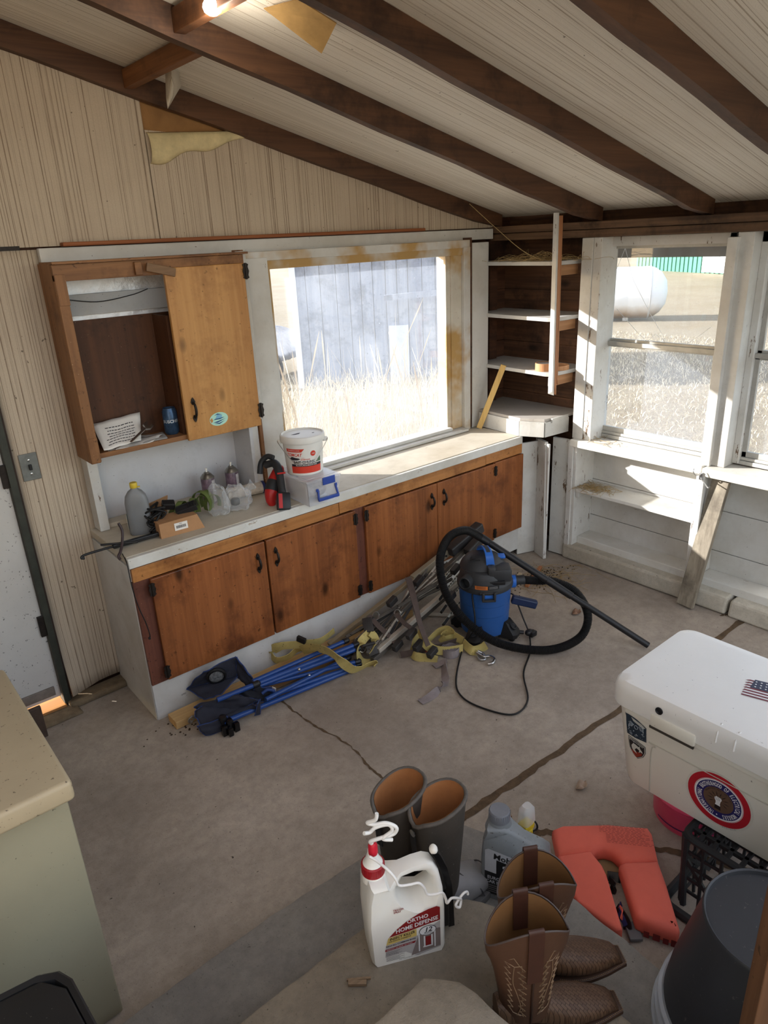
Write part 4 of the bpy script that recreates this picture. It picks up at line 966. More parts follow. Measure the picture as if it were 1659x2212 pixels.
# casters on four feet
for i, a in enumerate((-32, -118, 150, 58)):
    a = R(a); b = B(); c_ = V((.128 * math.cos(a), .128 * math.sin(a), 0)); Fm = M.Translation(c_) @ M.Rotation(a, 4, 'Z')
    b.loft([[Fm @ V(p) for p in r_] for r_ in ([(-.03, -.048, .03), (.05, -.04, .03), (.062, -.02, .03), (.062, .02, .03), (.05, .04, .03), (-.03, .048, .03)], [(-.03, -.05, .055), (.05, -.042, .055), (.064, -.02, .05), (.064, .02, .05), (.05, .042, .055), (-.03, .05, .055)], [(-.03, -.03, .12), (.005, -.03, .115), (.02, -.015, .10), (.02, .015, .10), (.005, .03, .115), (-.03, .03, .12)])])
    ft = obj('foot', b, BLK, vc, world=False, smooth=30)
    obj('foot_socket', B().lathe([(.022, .0), (.022, .004), (.014, .005), (.010, .001), (0, .001)], 20, Fm @ frame((.034, 0, .088), (0, 1, 0), (-.75, 0, .6))), BLKM, ft, world=False, smooth=35)
    b = B()
    for s_ in (-1, 1): b.lathe([(0, -.006), (.016, -.006), (.019, -.003), (.019, .003), (.016, .006), (0, .006)], 20, Fm @ frame((.03, s_ * .011, .0195), (1, 0, 0), (0, 0, 1)))
    b.box(.022, .038, -.005, .005, .015, .04, 0, 0, Fm); obj('caster', b, RUB, vc, world=False, smooth=40)
# hose, wand, cord (the hose is joined to the drum)
HP = [(2.55, 2.155, .305), (2.60, 2.118, .306), (2.687, 2.069, .288), (2.763, 2.007, .275), (2.808, 1.906, .233), (2.773, 1.805, .150), (2.682, 1.79, .062), (2.514, 1.862, .034), (2.339, 2.016, .080), (2.242, 2.146, .185), (2.191, 2.239, .326), (2.222, 2.317, .469), (2.326, 2.361, .555), (2.438, 2.348, .569), (2.533, 2.322, .505)]
P = catmull(HP, 30); rr_ = [.0205 + .0022 * math.sin(i * PI / 1.0 + (i % 2) * 0) + (.0022 if i % 2 else -.0012) for i in range(len(P))]
L_ = sum((P[i + 1] - P[i]).length for i in range(len(P) - 1)); n_ = int(L_ / .0036)
Q = []; acc = 0; k = 0
for i in range(n_ + 1):
    s_ = i * L_ / n_
    while k < len(P) - 2 and acc + (P[k + 1] - P[k]).length < s_: acc += (P[k + 1] - P[k]).length; k += 1
    Q.append(P[k].lerp(P[k + 1], min(1, (s_ - acc) / max(1e-9, (P[k + 1] - P[k]).length))))
hs = obj('hose', B().tube(Q, [.0225 if i % 2 else .0186 for i in range(len(Q))], 14), RUB, vc, smooth=80)
d0 = V(HP[1]) - V(HP[0]); d0.normalize()
obj('hose_cuff', B().tube([V(HP[0]) - d0 * .01, V(HP[0]) + d0 * .05, V(HP[0]) + d0 * .052, V(HP[0]) + d0 * .09], [.030, .030, .025, .025], 20), VG, hs, smooth=30)
W0, W1 = V((2.533, 2.322, .505)), V((2.928, 1.547, .022)); dw = (W1 - W0).normalized()
wd = obj('wand', B().tube([W0 - dw * .05, W0 + dw * .05, W0 + dw * .052, W0 + dw * .40, W0 + dw * .402, W0 + dw * .55, W0 + dw * .552, W1], [.023, .022, .0185, .0185, .0205, .0195, .0165, .0165], 20), BLK, vc, smooth=30)
obj('accessory_nozzle', B().beam((2.56, 2.13, .205), (2.66, 2.045, .165), .036, .045, bev=.008), plain('navy nozzle', sr(30, 44, 76), .4), vc)
CP = [(2.36, 2.165, .345), (2.325, 2.19, .30), (2.30, 2.15, .14), (2.2446, 2.1811, 0.0200), (2.0311, 2.0210, 0.0060), (1.9580, 1.9044, 0.0060), (1.9715, 1.7736, 0.0060), (2.0335, 1.6650, 0.0060), (2.1587, 1.6892, 0.0060), (2.3071, 1.8357, 0.0060), (2.4793, 1.9358, 0.0060), (2.5905, 2.0327, 0.0200), (2.6176, 2.0975, 0.0800), (2.6066, 2.1485, 0.1900), (2.55, 2.13, .24)]
co = obj('power_cord', B().tube(catmull(CP, 10), .0042, 8), RUB, vc, smooth=60)
b = B(); c_ = V((2.5919, 2.0342, 0.0300)); b.ell(c_, (.026, .02, .018), u=12, w=8); b.tube([c_ + V((-.02, .02, 0)), c_ + V((-.05, .05, .004))], .011, 8); b.box(c_.x - .01, c_.x + .03, c_.y - .03, c_.y, .012, .04, .004); obj('plug', b, BLK, co, smooth=40)

# ------------------------------------------------------------------ lumber along the cabinet foot
for p, q_, w_, h_, lab, m_ in (((.875, 2.66, .022), (2.30, 2.665, .022), .085, .038, 'long pale lumber lying against the cabinet foot, cut end towards the door', LUMB),
                              ((1.10, 2.60, .026), (1.95, 2.575, .026), .06, .034, 'shorter lumber strip in front of the long one, under the blue chair', wood('tan lumber', sr(140, 104, 66), sr(178, 140, 96), 0, 1, .65)),
                              ):
    o = obj('lumber', B().beam(p, q_, w_, h_, bev=.002), m_); tag(o, lab, 'lumber')

# ------------------------------------------------------------------ folded blue camp chair
NAVY = plain('navy canvas', sr(40, 42, 54), .85, 0, .12, 30, .3, 300); NAVYT = plain('blue piping', sr(34, 58, 112), .6); CB = plain('chair tube blue', sr(34, 68, 132), .3, 0, .1)
ch = thing('camp_chair', 'folded camp chair with blue tubes and navy fabric, lying on the floor by the lumber', 'camp chair', (1.35, 2.5, 0))
TUBES = [((1.7382, 2.5136, 0.1300), (1.2216, 2.5202, 0.1400), .011), ((1.7617, 2.4653, 0.1200), (1.2297, 2.5124, 0.1250), .012), ((1.7588, 2.4481, 0.1050), (1.2134, 2.5129, 0.1100), .011), ((1.7152, 2.4716, 0.0600), (1.2356, 2.4430, 0.0750), .0105),
         ((1.7398, 2.4291, 0.0500), (1.2577, 2.5343, 0.0900), .0105), ((1.7433, 2.4281, 0.0300), (1.3137, 2.4692, 0.0550), .010), ((1.7108, 2.4365, 0.0140), (1.0292, 2.4616, 0.0500), .0125), ((1.2165, 2.5053, 0.1300), (1.0430, 2.5277, 0.1250), .012), ((1.7679, 2.5277, 0.0400), (1.5028, 2.6015, 0.0500), .009)]
for a_, c_, r_ in TUBES:
    tb = obj('tube', B().tube([a_, c_], r_, 14), CB, ch, smooth=40)
    d_ = (V(a_) - V(c_)).normalized(); obj('foot_cap', B().tube([V(a_) - d_ * .004, V(a_) + d_ * .022], r_ + .004, 12).ell(V(a_) + d_ * .018, r_ + .004, u=10, w=6), BLK, tb, smooth=40)
for p in ((1.4874, 2.4620, 0.0750), (1.4302, 2.4529, 0.1400)): obj('rivet', B().ell(p, .008, u=10, w=6), METAL, ch, smooth=60)
def cloth(name, quad, seed, amp, mat, th=.004, parent=ch, nu=14, nv=10, sag=0):
    p = [V(q) for q in quad]
    def f(u, v):
        q = p[0] * (1 - u) * (1 - v) + p[1] * u * (1 - v) + p[2] * u * v + p[3] * (1 - u) * v
        q = q + noise.noise_vector(V((u * 3 + seed, v * 3, seed))) * amp
        q.z = max(q.z - sag * math.sin(PI * u) * math.sin(PI * v), .005); return q
    o = obj(name, B().grid(f, nu, nv), mat, parent, smooth=70, solid=th)
    e = B(); 
    for k in range(4):
        pth = [f(*((i / 12, 0), (1, i / 12), (1 - i / 12, 1), (0, 1 - i / 12))[k]) for i in range(13)]; e.tube(pth, .0024, 6)
    obj('piping', e, NAVYT, o, smooth=60); return o
arm = cloth('armrest', [(0.9942, 2.7369, 0.1000), (1.0586, 2.6666, 0.2000), (1.2073, 2.6274, 0.2300), (1.2001, 2.6216, 0.1300)], 1, .010, NAVY)
cloth('armrest', [(0.9942, 2.7369, 0.1000), (1.0260, 2.6332, 0.0800), (1.0965, 2.5998, 0.0900), (1.2001, 2.6216, 0.1300)], 2, .006, NAVY)
cloth('armrest_side', [(1.2073, 2.6274, 0.2300), (1.2151, 2.5672, 0.1800), (1.2498, 2.5523, 0.1000), (1.2001, 2.6216, 0.1300)], 3, .008, NAVY)
cloth('armrest_side', [(1.2066, 2.6174, 0.2300), (1.2410, 2.5413, 0.1200), (1.2235, 2.5368, 0.0800), (1.1959, 2.6253, 0.1200)], 4, .008, NAVY)
cc = V((1.1065, 2.6458, 0.1550)); n_ = (V((1.0586, 2.6666, 0.2000)) - V((1.2001, 2.6216, 0.1300))).cross(V((0.9942, 2.7369, 0.1000)) - V((1.2073, 2.6274, 0.2300))).normalized()
if n_.z < 0: n_ = -n_
Fh = frame(cc + n_ * .006, n_.orthogonal(), n_.cross(n_.orthogonal()))
obj('cup_holder_ring', B().lathe([(.038, -.004), (.046, 0), (.046, .006), (.040, .010), (.035, .006), (.034, -.006)], 32, Fh), BLK, arm, smooth=40)
obj('cup_holder_mesh', B().lathe([(.035, .002), (.02, -.002), (0, -.003)], 24, Fh), plain('glossy mesh', sr(120, 122, 124), .25, .2, .5, 90, .6, 200), arm, smooth=60)
cloth('seat_fabric', [(0.9537, 2.5857, 0.1000), (1.1101, 2.5296, 0.1200), (1.2000, 2.4346, 0.1000), (1.0897, 2.5066, 0.0300)], 5, .016, NAVY, sag=-.02)
cloth('seat_fabric', [(0.9512, 2.5746, 0.0900), (1.1138, 2.5355, 0.0900), (1.1897, 2.4442, 0.0500), (0.9423, 2.4883, 0.0200)], 6, .014, NAVY)
cloth('seat_fabric', [(0.9237, 2.5006, 0.0600), (1.0478, 2.4613, 0.0700), (1.0575, 2.4526, 0.0100), (0.9459, 2.4808, 0.0100)], 7, .006, NAVY)
cloth('back_fabric', [(1.1191, 2.5401, 0.1100), (1.2417, 2.5008, 0.1200), (1.3290, 2.4544, 0.0500), (1.2011, 2.4800, 0.0500)], 8, .018, plain('dark navy mesh', sr(26, 28, 36), .9, 0, .2, 30))
cloth('fabric_loop', [(1.1826, 2.4234, 0.0900), (1.2031, 2.4317, 0.1000), (1.1963, 2.4373, 0.0200), (1.1709, 2.4432, 0.0200)], 9, .004, NAVY)
b = B(); b.tube(catmull([(1.2373, 2.4751, 0.0900), (1.2643, 2.4690, 0.1000), (1.2919, 2.4616, 0.0800), (1.2704, 2.4810, 0.0500), (1.2508, 2.4938, 0.0300)], 6), .008, 8); obj('hem_loop', b, NAVYT, ch, smooth=60)
obj('care_tag', B().beam((1.2956, 2.4637, 0.1000), (1.3006, 2.4815, 0.0500), .02, .002, (1, .5, .2)), PAPER, ch)
b = B()
for i in range(3): b.tube(catmull([V((0.9275, 2.5753, 0.0500)) + V((.006 * i, .004 * i, .012 * math.sin(a))) + V((.012 * math.cos(a), 0, 0)) for a in [j * PI / 4 for j in range(8)]], 4, True), .0022, 6, closed=True)
obj('ring', b, METAL, ch, smooth=60)
kn = thing('plastic_buckle', 'small glossy black plastic bracket on the floor at the end of the blue camp chair', 'bracket', (1.0504, 2.4420, 0.0000))
c_ = V((1.0473, 2.4363, 0.0000)); b = B()
for dx, dy, z0, z1, w_ in ((-.03, .0, .002, .05, .012), (0, .01, .002, .065, .014), (.024, -.008, .002, .045, .012), (-.012, -.02, .002, .04, .011), (.012, .02, .002, .05, .010), (.03, .014, .002, .03, .01)): b.box(c_.x + dx - w_, c_.x + dx + w_, c_.y + dy - w_, c_.y + dy + w_, z0, z1, .003)
obj('bracket', b, plain('glossy black plastic', sr(16, 16, 18), .15, 0, .1), kn, smooth=40)
obj('knob', B().lathe([(0, .085), (.016, .082), (.018, .07), (.012, .06), (.012, .045)], 16, M.Translation((c_.x - .02, c_.y + .025, 0))), BLK, kn, smooth=40)

# ------------------------------------------------------------------ folded canopy frame
FR = plain('canopy grey tube', sr(94, 89, 83), .45, .3, .2, 20); FRL = plain('canopy pale tube', sr(176, 168, 156), .45, .2, .15, 20); FRB = plain('beige canopy leg', sr(150, 134, 108), .5, .1, .15, 12); STB = plain('brown webbing', sr(86, 72, 66), .85, 0, .15, 40, .3, 300); DK = plain('dark canopy bracket', sr(52, 50, 50), .5, 0, .2)
cn = thing('canopy_frame', 'folded grey pop up canopy frame with brown straps along the cabinet foot', 'canopy frame', (2.2, 2.5, 0))
# corner legs (long square tubes, low end at the left)
LEGS = [((1.74, 2.655, .045), (2.78, 2.66, .335), FRB), ((1.83, 2.41, .03), (2.62, 2.52, .16), FR), ((1.80, 2.47, .07), (2.72, 2.60, .30), FR), ((1.86, 2.40, .075), (2.50, 2.47, .20), FRL)]
for p, q_, m_ in LEGS:
    lg = obj('leg', B().beam(p, q_, .026, .026, bev=.003), m_, cn)
b = B(); d_ = (V(LEGS[0][1]) - V(LEGS[0][0])).normalized(); p_ = V(LEGS[0][0]) + d_ * .62; b.beam(p_, p_ + d_ * .36, .034, .045, bev=.004); obj('leg_sleeve', b, plain('pale sleeve', sr(158, 148, 128), .5, .1), cn)
b = B(); b.beam((2.60, 2.63, .30), (2.86, 2.63, .385), .06, .06, bev=.008); obj('corner_bracket', b, DK, cn)
b = B(); b.beam((2.66, 2.55, .30), (2.80, 2.56, .36), .05, .05, bev=.008); obj('corner_bracket', b, DK, cn)
obj('adjust_hole', B().ell(V(LEGS[0][0]) + d_ * .87 + V((0, -.026, .004)), .006, u=8, w=6), BLK, cn)
obj('leg_foot', B().box(1.70, 1.78, 2.52, 2.60, .002, .012, .002).box(1.73, 1.76, 2.54, 2.58, .012, .05, .004), FR, cn)
q = random.Random(21)
k = 0
for i in range(40):
    s0 = q.uniform(0, .25); s1 = q.uniform(.62, 1.0); y = q.uniform(0, 1); h = q.uniform(0, 1)
    a_ = V((1.80 + .78 * s0, 2.40 + .20 * y + .10 * s0, .025 + .07 * h + .16 * s0)); c_ = V((1.80 + .78 * s1, 2.40 + .19 * (1 - y) + .10 * s1, .03 + .06 * q.random() + .19 * s1))
    bb = B().beam(a_, c_, q.choice((.010, .013, .016)), q.choice((.014, .02, .024)), V((q.uniform(-.4, .4), -.6, .8)), .0015)
    for t_ in (.04, .5, .96): 
        p_ = a_.lerp(c_, t_); bb.ell(p_ + V((0, -.006, .008)), .006, u=8, w=5)
    obj('truss_bar', bb, (FR, FRL, FR, DK, FRL)[i % 5], cn)
# white end panels with small dark slots, brackets near the vacuum
for i in range(4):
    a_ = V((2.28 + .03 * i, 2.36 + .045 * i, .075 + .046 * i)); c_ = a_ + V((.20, .045, .062))
    pn = obj('joint_plate', B().beam(a_, c_, .012, .036, V((-.1, -.6, .8)), .003), plain('pale plate %d' % i, sr(176, 178, 170), .4, .1, .1, 30), cn)
    bb = B()
    for j in range(6): p_ = a_.lerp(c_, .30 + .1 * j) + V((0, -.011, .012)); bb.beam(p_, p_ + V((.007, .002, .010)), .004, .004)
    bb.beam(a_.lerp(c_, -.06) + V((0, -.01, .005)), a_.lerp(c_, .16) + V((0, -.012, .012)), .014, .026, V((-.1, -.6, .8)), .002)
    obj('plate_slots', bb, BLK, pn)
b = B()
for c_ in ((2.0340, 2.2834, 0.0800), (2.0183, 2.3153, 0.1400), (1.9191, 2.5244, 0.1600), (2.0755, 2.5270, 0.2200), (2.2835, 2.5466, 0.2600), (1.9688, 2.3690, 0.0700), (2.0721, 2.2231, 0.0500), (2.2901, 2.3064, 0.2500), (2.4238, 2.4035, 0.3300)):
    c_ = V(c_); obj('hub_joint', B().beam(c_ - V((.03, .0, .01)), c_ + V((.03, .01, .01)), .03, .034, bev=.004), DK, cn)
b = B()
for c_ in ((1.9742, 2.5456, 0.1700), (1.7963, 2.4403, 0.1000), (2.0693, 2.4857, 0.1700)):
    c_ = V(c_); b = B(); obj('spring_pin', b.tube(catmull([c_ + V((.02 * math.cos(a), .006 * math.sin(a), .02 * math.sin(a))) for a in [j * PI / 4 for j in range(8)]], 3, True), .003, 6, closed=True), METAL, cn, smooth=60)
for pth, w_ in (([(2.1775, 2.5114, 0.3300), (2.0977, 2.3760, 0.2700), (2.0529, 2.2892, 0.1900), (2.0458, 2.2275, 0.1000)], .035), ([(1.9270, 2.5431, 0.1900), (1.9342, 2.4687, 0.1500), (1.9615, 2.4128, 0.1000), (1.9738, 2.3681, 0.0600)], .032), ([(2.0303, 2.4500, 0.2000), (2.0306, 2.3909, 0.1700), (2.0544, 2.3552, 0.1400)], .028)):
    obj('strap', B().ribbon(catmull(pth, 6), w_, V((.8, .3, .1)), .003), STB, cn, smooth=50)
tag(obj('metal_rail', B().beam((2.30, 2.66, .006), (2.52, 2.40, .012), .03, .008, bev=.001).beam((2.56, 2.42, .05), (2.68, 2.33, .055), .03, .01), plain('pale metal strip', sr(196, 192, 180), .4, .2)), 'pale perforated metal strip on the floor behind the vacuum', 'metal strip')

# ------------------------------------------------------------------ yellow and grey webbing
YEL = plain('yellow webbing', sr(186, 168, 104), .8, 0, .18, 14, .3, 260, speck=.35, speckc=sr(96, 88, 50)); GRW = plain('grey webbing', sr(138, 128, 128), .85, 0, .12, 30, .3, 300)
ys = thing('yellow_strap', 'yellow webbing strap twisted over the blue chair legs and the lumber', 'strap', (1.6, 2.5, 0))
P = [(1.7385, 2.5925, 0.1600), (1.6493, 2.6003, 0.1300), (1.5756, 2.6582, 0.1200), (1.4838, 2.7014, 0.1300), (1.4535, 2.7476, 0.0900), (1.4527, 2.7081, 0.0600), (1.5103, 2.6870, 0.0600), (1.5708, 2.7013, 0.0700), (1.5862, 2.6564, 0.1000)]
P = catmull(P, 8); obj('webbing', B().ribbon(P, .05, [V((.25 * math.sin(i * .09), -.35, .9)) for i in range(len(P))], .003), YEL, ys, smooth=50)
P = [(1.5642, 2.6361, 0.1000), (1.5742, 2.5459, 0.1500), (1.5915, 2.4510, 0.1700), (1.6078, 2.3784, 0.1500), (1.6768, 2.3911, 0.0600), (1.7398, 2.4060, 0.0180), (1.7966, 2.4032, 0.0200), (1.8308, 2.3825, 0.0250), (1.8171, 2.3816, 0.0100)]
P = catmull(P, 8); obj('webbing', B().ribbon(P, .05, [V((-.1, -.3 - .02 * i * .2, .9 if i < 30 else .8)) for i in range(len(P))], .003), YEL, ys, smooth=50)
obj('keeper', B().beam((1.5625, 2.6655, 0.1600), (1.5816, 2.6212, 0.1500), .02, .03, (0, 0, 1), .004), BLK, ys)
y2 = thing('ratchet_strap', 'yellow ratchet strap with dark buckle looped on the folded canopy frame', 'strap', (1.85, 2.4, 0))
P = catmull([(1.8789, 2.4765, 0.1400), (1.8061, 2.4536, 0.1300), (1.7645, 2.4344, 0.0900), (1.7902, 2.4437, 0.0200), (1.8245, 2.4201, 0.0100)], 8); obj('webbing', B().ribbon(P, .045, [V((.7, .4, .4))] * len(P), .003), YEL, y2, smooth=50)
P = catmull([(1.8688, 2.4632, 0.1500), (1.8821, 2.4448, 0.1200), (1.8481, 2.4197, 0.1000), (1.8269, 2.4291, 0.0700)], 8); obj('webbing', B().ribbon(P, .045, [V((.7, .4, .4))] * len(P), .003), YEL, y2, smooth=50)
b = B(); b.beam((1.9035, 2.5330, 0.1900), (1.8683, 2.4699, 0.1500), .05, .012, (-.5, -.7, .5), .003); b.beam((1.8386, 2.4366, 0.1100), (1.8361, 2.4008, 0.0600), .05, .014, (-.5, -.7, .5), .003); b.tube([(1.8001, 2.4442, 0.1100), (1.8543, 2.4110, 0.1200)], .008, 10); obj('buckle', b, DK, y2, smooth=40)
y3 = thing('tow_strap', 'yellow strap with a bright double hook coiled on the floor in front of the vacuum', 'strap', (2.1, 2.2, 0))
for i, (pth, u_) in enumerate((([(2.0864, 2.3347, 0.1300), (2.0604, 2.2734, 0.1000), (2.0957, 2.2477, 0.0500), (2.1503, 2.2036, 0.0350), (2.2276, 2.1646, 0.0350)], V((.2, -.2, 1))), ([(2.1238, 2.3553, 0.1000), (2.0787, 2.3644, 0.0600), (2.0378, 2.3489, 0.0350), (2.0087, 2.2925, 0.0300), (2.0438, 2.2449, 0.0200), (2.0824, 2.2014, 0.0120)], V((.2, -.2, 1))), ([(2.1331, 2.3215, 0.0500), (2.1903, 2.3111, 0.0800), (2.2324, 2.2852, 0.0900), (2.2390, 2.2482, 0.0700), (2.2027, 2.2662, 0.0500), (2.1932, 2.2905, 0.0600), (2.2348, 2.2778, 0.0700), (2.2579, 2.1937, 0.0500)], V((.1, -.3, 1))), ([(2.2483, 2.1844, 0.0500), (2.2513, 2.1225, 0.0300), (2.3124, 2.1153, 0.0200), (2.3402, 2.1089, 0.0300)], V((.2, .1, 1))))):
    P = catmull(pth, 8); obj('webbing', B().ribbon(P, .05, u_, .003), YEL, y3, smooth=50)
b = B(); b.tube(catmull([(2.2639, 2.1023, 0.0200), (2.2623, 2.0567, 0.0200), (2.2855, 2.0343, 0.0200), (2.2834, 2.0017, 0.0200), (2.2580, 1.9912, 0.0150), (2.2390, 2.0045, 0.0120)], 6), .008, 10); b.tube(catmull([(2.2634, 2.1082, 0.0120), (2.2397, 2.0609, 0.0120), (2.2596, 2.0417, 0.0120), (2.2810, 2.0739, 0.0200), (2.2683, 2.1001, 0.0300)], 6), .006, 8); obj('hook', b, METAL, y3, smooth=60)
obj('strap_label', B().beam((2.0832, 2.3038, 0.0300), (2.0984, 2.2410, 0.0300), .03, .003, (0, 0, 1)), plain('red white tag', sr(190, 80, 62), .6, 0, .3, 80), y3)
g1 = thing('grey_strap', 'grey webbing strap with a rolled end trailing on the floor before the vacuum', 'strap', (2.05, 2.2, 0))
b = B(); c_ = V((2.1762, 2.2068, 0.0000)); P = []
for i in range(60): a = i * .42; r_ = .012 + .0006 * i; P.append((c_.x + r_ * math.cos(a), c_.y + r_ * math.sin(a), .024))
b.ribbon(P, .044, (0, 0, 1), .0022); obj('roll', b, GRW, g1, smooth=50)
P = catmull([(2.0966, 2.1495, 0.0300), (2.0678, 2.1697, 0.0120), (2.0372, 2.1779, 0.0060)], 6); obj('tail', B().ribbon(P, .038, (.4, .9, 0), .0025), GRW, g1, smooth=50)
P = catmull([(2.0867, 2.1628, 0.0120), (2.0072, 2.0752, 0.0300), (1.9650, 2.0262, 0.0300), (1.9143, 2.0184, 0.0120), (1.8491, 2.0130, 0.0060), (1.7928, 2.0154, 0.0050)], 8); obj('tail', B().ribbon(P, .040, [V((.8, .5 - .02 * i, .25 if i < 24 else 0)) for i in range(len(P))], .0025), GRW, g1, smooth=50)
P = catmull([(1.9610, 2.3445, 0.0300), (2.0298, 2.2977, 0.0400), (2.1269, 2.2636, 0.0400), (2.2438, 2.2299, 0.0400)], 6); obj('webbing', B().ribbon(P, .045, (.1, -.4, 1), .003), STB, g1, smooth=50)

# ------------------------------------------------------------------ chest freezer
FZ = plain('shaded freezer enamel', sr(146, 139, 116), .42, 0, .05, 3, 0, 60, .4, .28, (.09, .075, .05)); FZL = plain('freezer lid', sr(172, 156, 128), .45, 0, .06, 5, 0, 60, .4, .4, (.12, .09, .06))  # cabinet darker than the lid: shade on its front put into the colour
fz = thing('chest_freezer', 'off white chest freezer at the left edge, its lid dusty', 'freezer', (-.4, 1.82, 0))
obj('cabinet', B().box(-1.1, .228, 1.548, 2.10, .012, .785, .008), FZ, fz, smooth=40)
obj('gasket', B().box(-1.09, .222, 1.556, 2.09, .785, .815), plain('yellowed gasket', sr(196, 178, 118), .6, 0, .1), fz)
obj('lid', B().box(-1.1, .236, 1.478, 2.11, .815, .872, .012, seg=3), FZL, fz, smooth=40)
obj('lid_gap', B().box(-1.09, .226, 1.50, 2.09, .812, .8155), BLK, fz)
# black plastic tub corner at the bottom left
bt2 = thing('black_tub', 'black plastic tub with a moulded hand hole at the bottom left, beside the freezer', 'tub', (-.15, 1.02, .45))
BT = plain('black tub plastic', sr(30, 31, 33), .38, 0, .1, 8, 0, 60, .4, .15, (.3, .27, .22))
c0, c1, c2 = V((.095, 1.225, .645)), V((-.30, 1.32, .66)), V((.135, .80, .665))
def tubring(dz, sh):
    P = [(-.42, 1.30), (.05, 1.235), (.085, 1.215), (.10, 1.18), (.125, .72), (-.42, .72)]
    cx, cy = -.16, .98
    return [(cx + (x - cx) * sh, cy + (y - cy) * sh, .655 + dz) for x, y in P]
b = B().loft([tubring(-.20, .94), tubring(-.03, 1.0), tubring(0, 1.0), tubring(.004, .985), tubring(.0, .95), tubring(-.17, .88)], 0, True, True)
obj('tub', b, BT, bt2, smooth=35)
obj('hand_hole', B().prism([(-.02, 1.02), (.06, 1.10), (.085, 1.06), (.09, .80), (-.02, .80)], .6535, .6565).tube([(-.02, 1.02, .657), (.05, 1.09, .657), (.078, 1.06, .657), (.088, .82, .657)], .006, 8), plain('deep black', sr(10, 10, 11), .3, 0, .1), bt2)
obj('lid', B().prism([(-.40, 1.285), (.05, 1.22), (.085, 1.17), (.11, .73), (-.40, .73)], .640, .655, bev=.004), BT, bt2)
# stand so the tub is carried
obj('base', B().box(-.40, .06, .76, 1.18, .451, .50, .01), BT, bt2)

# ------------------------------------------------------------------ cooler on the crate
CW = plain('cooler white', sr(222, 218, 206), .42, 0, .03, 3, 0, 60, .4, .1, (.25, .23, .2)); CWL = plain('cooler lid white', sr(224, 222, 218), .4, 0, .03, 4, .05, 90, .4, .12, (.3, .28, .27))
cl = thing('cooler', 'large white hard cooler with stickers, resting on the black crate', 'cooler', (1.92, .61, .302))
X0, X1, Y0, Y1 = 1.702, 2.125, .22, .993
def rrect(x0, x1, y0, y1, r, n=6):
    out = []
    for cx, cy, a0 in ((x1 - r, y1 - r, 0), (x0 + r, y1 - r, 90), (x0 + r, y0 + r, 180), (x1 - r, y0 + r, 270)):
        for i in range(n + 1): a = R(a0 + 90 * i / n); out.append((cx + r * math.cos(a), cy + r * math.sin(a)))
    return out
def ring(ins, z, r=.05): return [(x, y, z) for x, y in rrect(X0 + ins, X1 - ins, Y0 + ins, Y1 - ins, r)]
b = B().loft([ring(.045, .302, .05), ring(.034, .308), ring(.028, .33), ring(.004, .575), ring(.0, .60)])
obj('body', b, CW, cl, smooth=35)
# raised front panel outline and recessed side
def fx(z): return X0 + .028 - (z - .33) * .098
b = B()
P = [(.86, .315), (.86, .48), (.845, .507), (.82, .515), (.24, .515)]
b.tube(catmull([(fx(z) - .0005, y, z) for y, z in P], 6), .0022, 6)
obj('panel_line', b, plain('moulded line', sr(180, 175, 162), .5), cl)
obj('rib', B().box(X0 - .001, X0 + .02, Y0 + .04, Y1 - .04, .583, .600, .004), CW, cl, smooth=40)
b = B().loft([ring(.002, .603, .05), ring(-.014, .612, .055), ring(-.016, .66, .055), ring(-.012, .682, .055), ring(-.002, .696, .05), ring(.022, .701, .04)])
for y in (.615, .665): b.tube([(X0 - .017, y, .65), (X0 - .012, y, .68), (X0 + .01, y, .699)], .003, 8)
obj('lid', b, CWL, cl, smooth=40)
for y_ in (.72, .34): obj('latch_step', B().box(X0 - .021, X0 + .02, y_, y_ + .14, .598, .640, .006), CW, cl, smooth=40)
for y_ in (.722, .342): obj('latch_gap', B().box(X0 - .0185, X0 - .012, y_, y_ + .138, .590, .5975), plain('dark gap', sr(60, 54, 46), .8), cl)
for y in (.835, .41): obj('keyhole', B().lathe([(.0115, 0), (.0115, .003), (.009, .0035), (.007, 0), (0, 0)], 24, frame((X0 - .0165, y, .662), (0, -1, 0), (0, 0, 1))), BLK, cl, smooth=40)
obj('end_handle', B().box(1.83, 2.02, Y1 - .006, Y1 + .018, .615, .665, .008), CWL, cl, smooth=40)
obj('hinge_strip', B().box(X1 - .01, X1 + .022, .34, .86, .60, .66, .006), CW, cl, smooth=40)
obj('foot', B().box(1.78, 1.84, .88, .93, .296, .304, .003).box(1.98, 2.04, .88, .93, .296, .304, .003).box(1.78, 1.84, .27, .32, .296, .304, .003), BLK, cl)
# stickers on the front: local frame with x to the viewer's right (-y), y up the slanted face
def face(y, z, off=.0012): return frame((fx(z) - off, y, z), (0, -1, 0), (-.098, 0, 1))
RD = plain('emblem red', sr(176, 28, 42), .4); NV = plain('emblem navy', sr(28, 34, 96), .4); BRN = plain('emblem brown', sr(98, 76, 60), .5); WH = plain('emblem white', sr(226, 226, 226), .4); CLR = plain('clear margin', sr(208, 204, 192), .25)
b = B(); F = face(.645, .437)
T = lambda k: F @ M.Translation((0, 0, .0005 * k))
b.disc((0, 0), .0985, T(0), 0, 56); b.disc((0, 0), .092, T(1), 1, 56, r0=.072)
b.disc((0, 0), .0725, T(2), 2, 56, r0=.066); b.disc((0, 0), .0665, T(2), 3, 56, r0=.044); b.disc((0, 0), .0445, T(2), 4, 56)
b.disc((0, 0), .0715, T(3), 1, 90, r0=.0705)
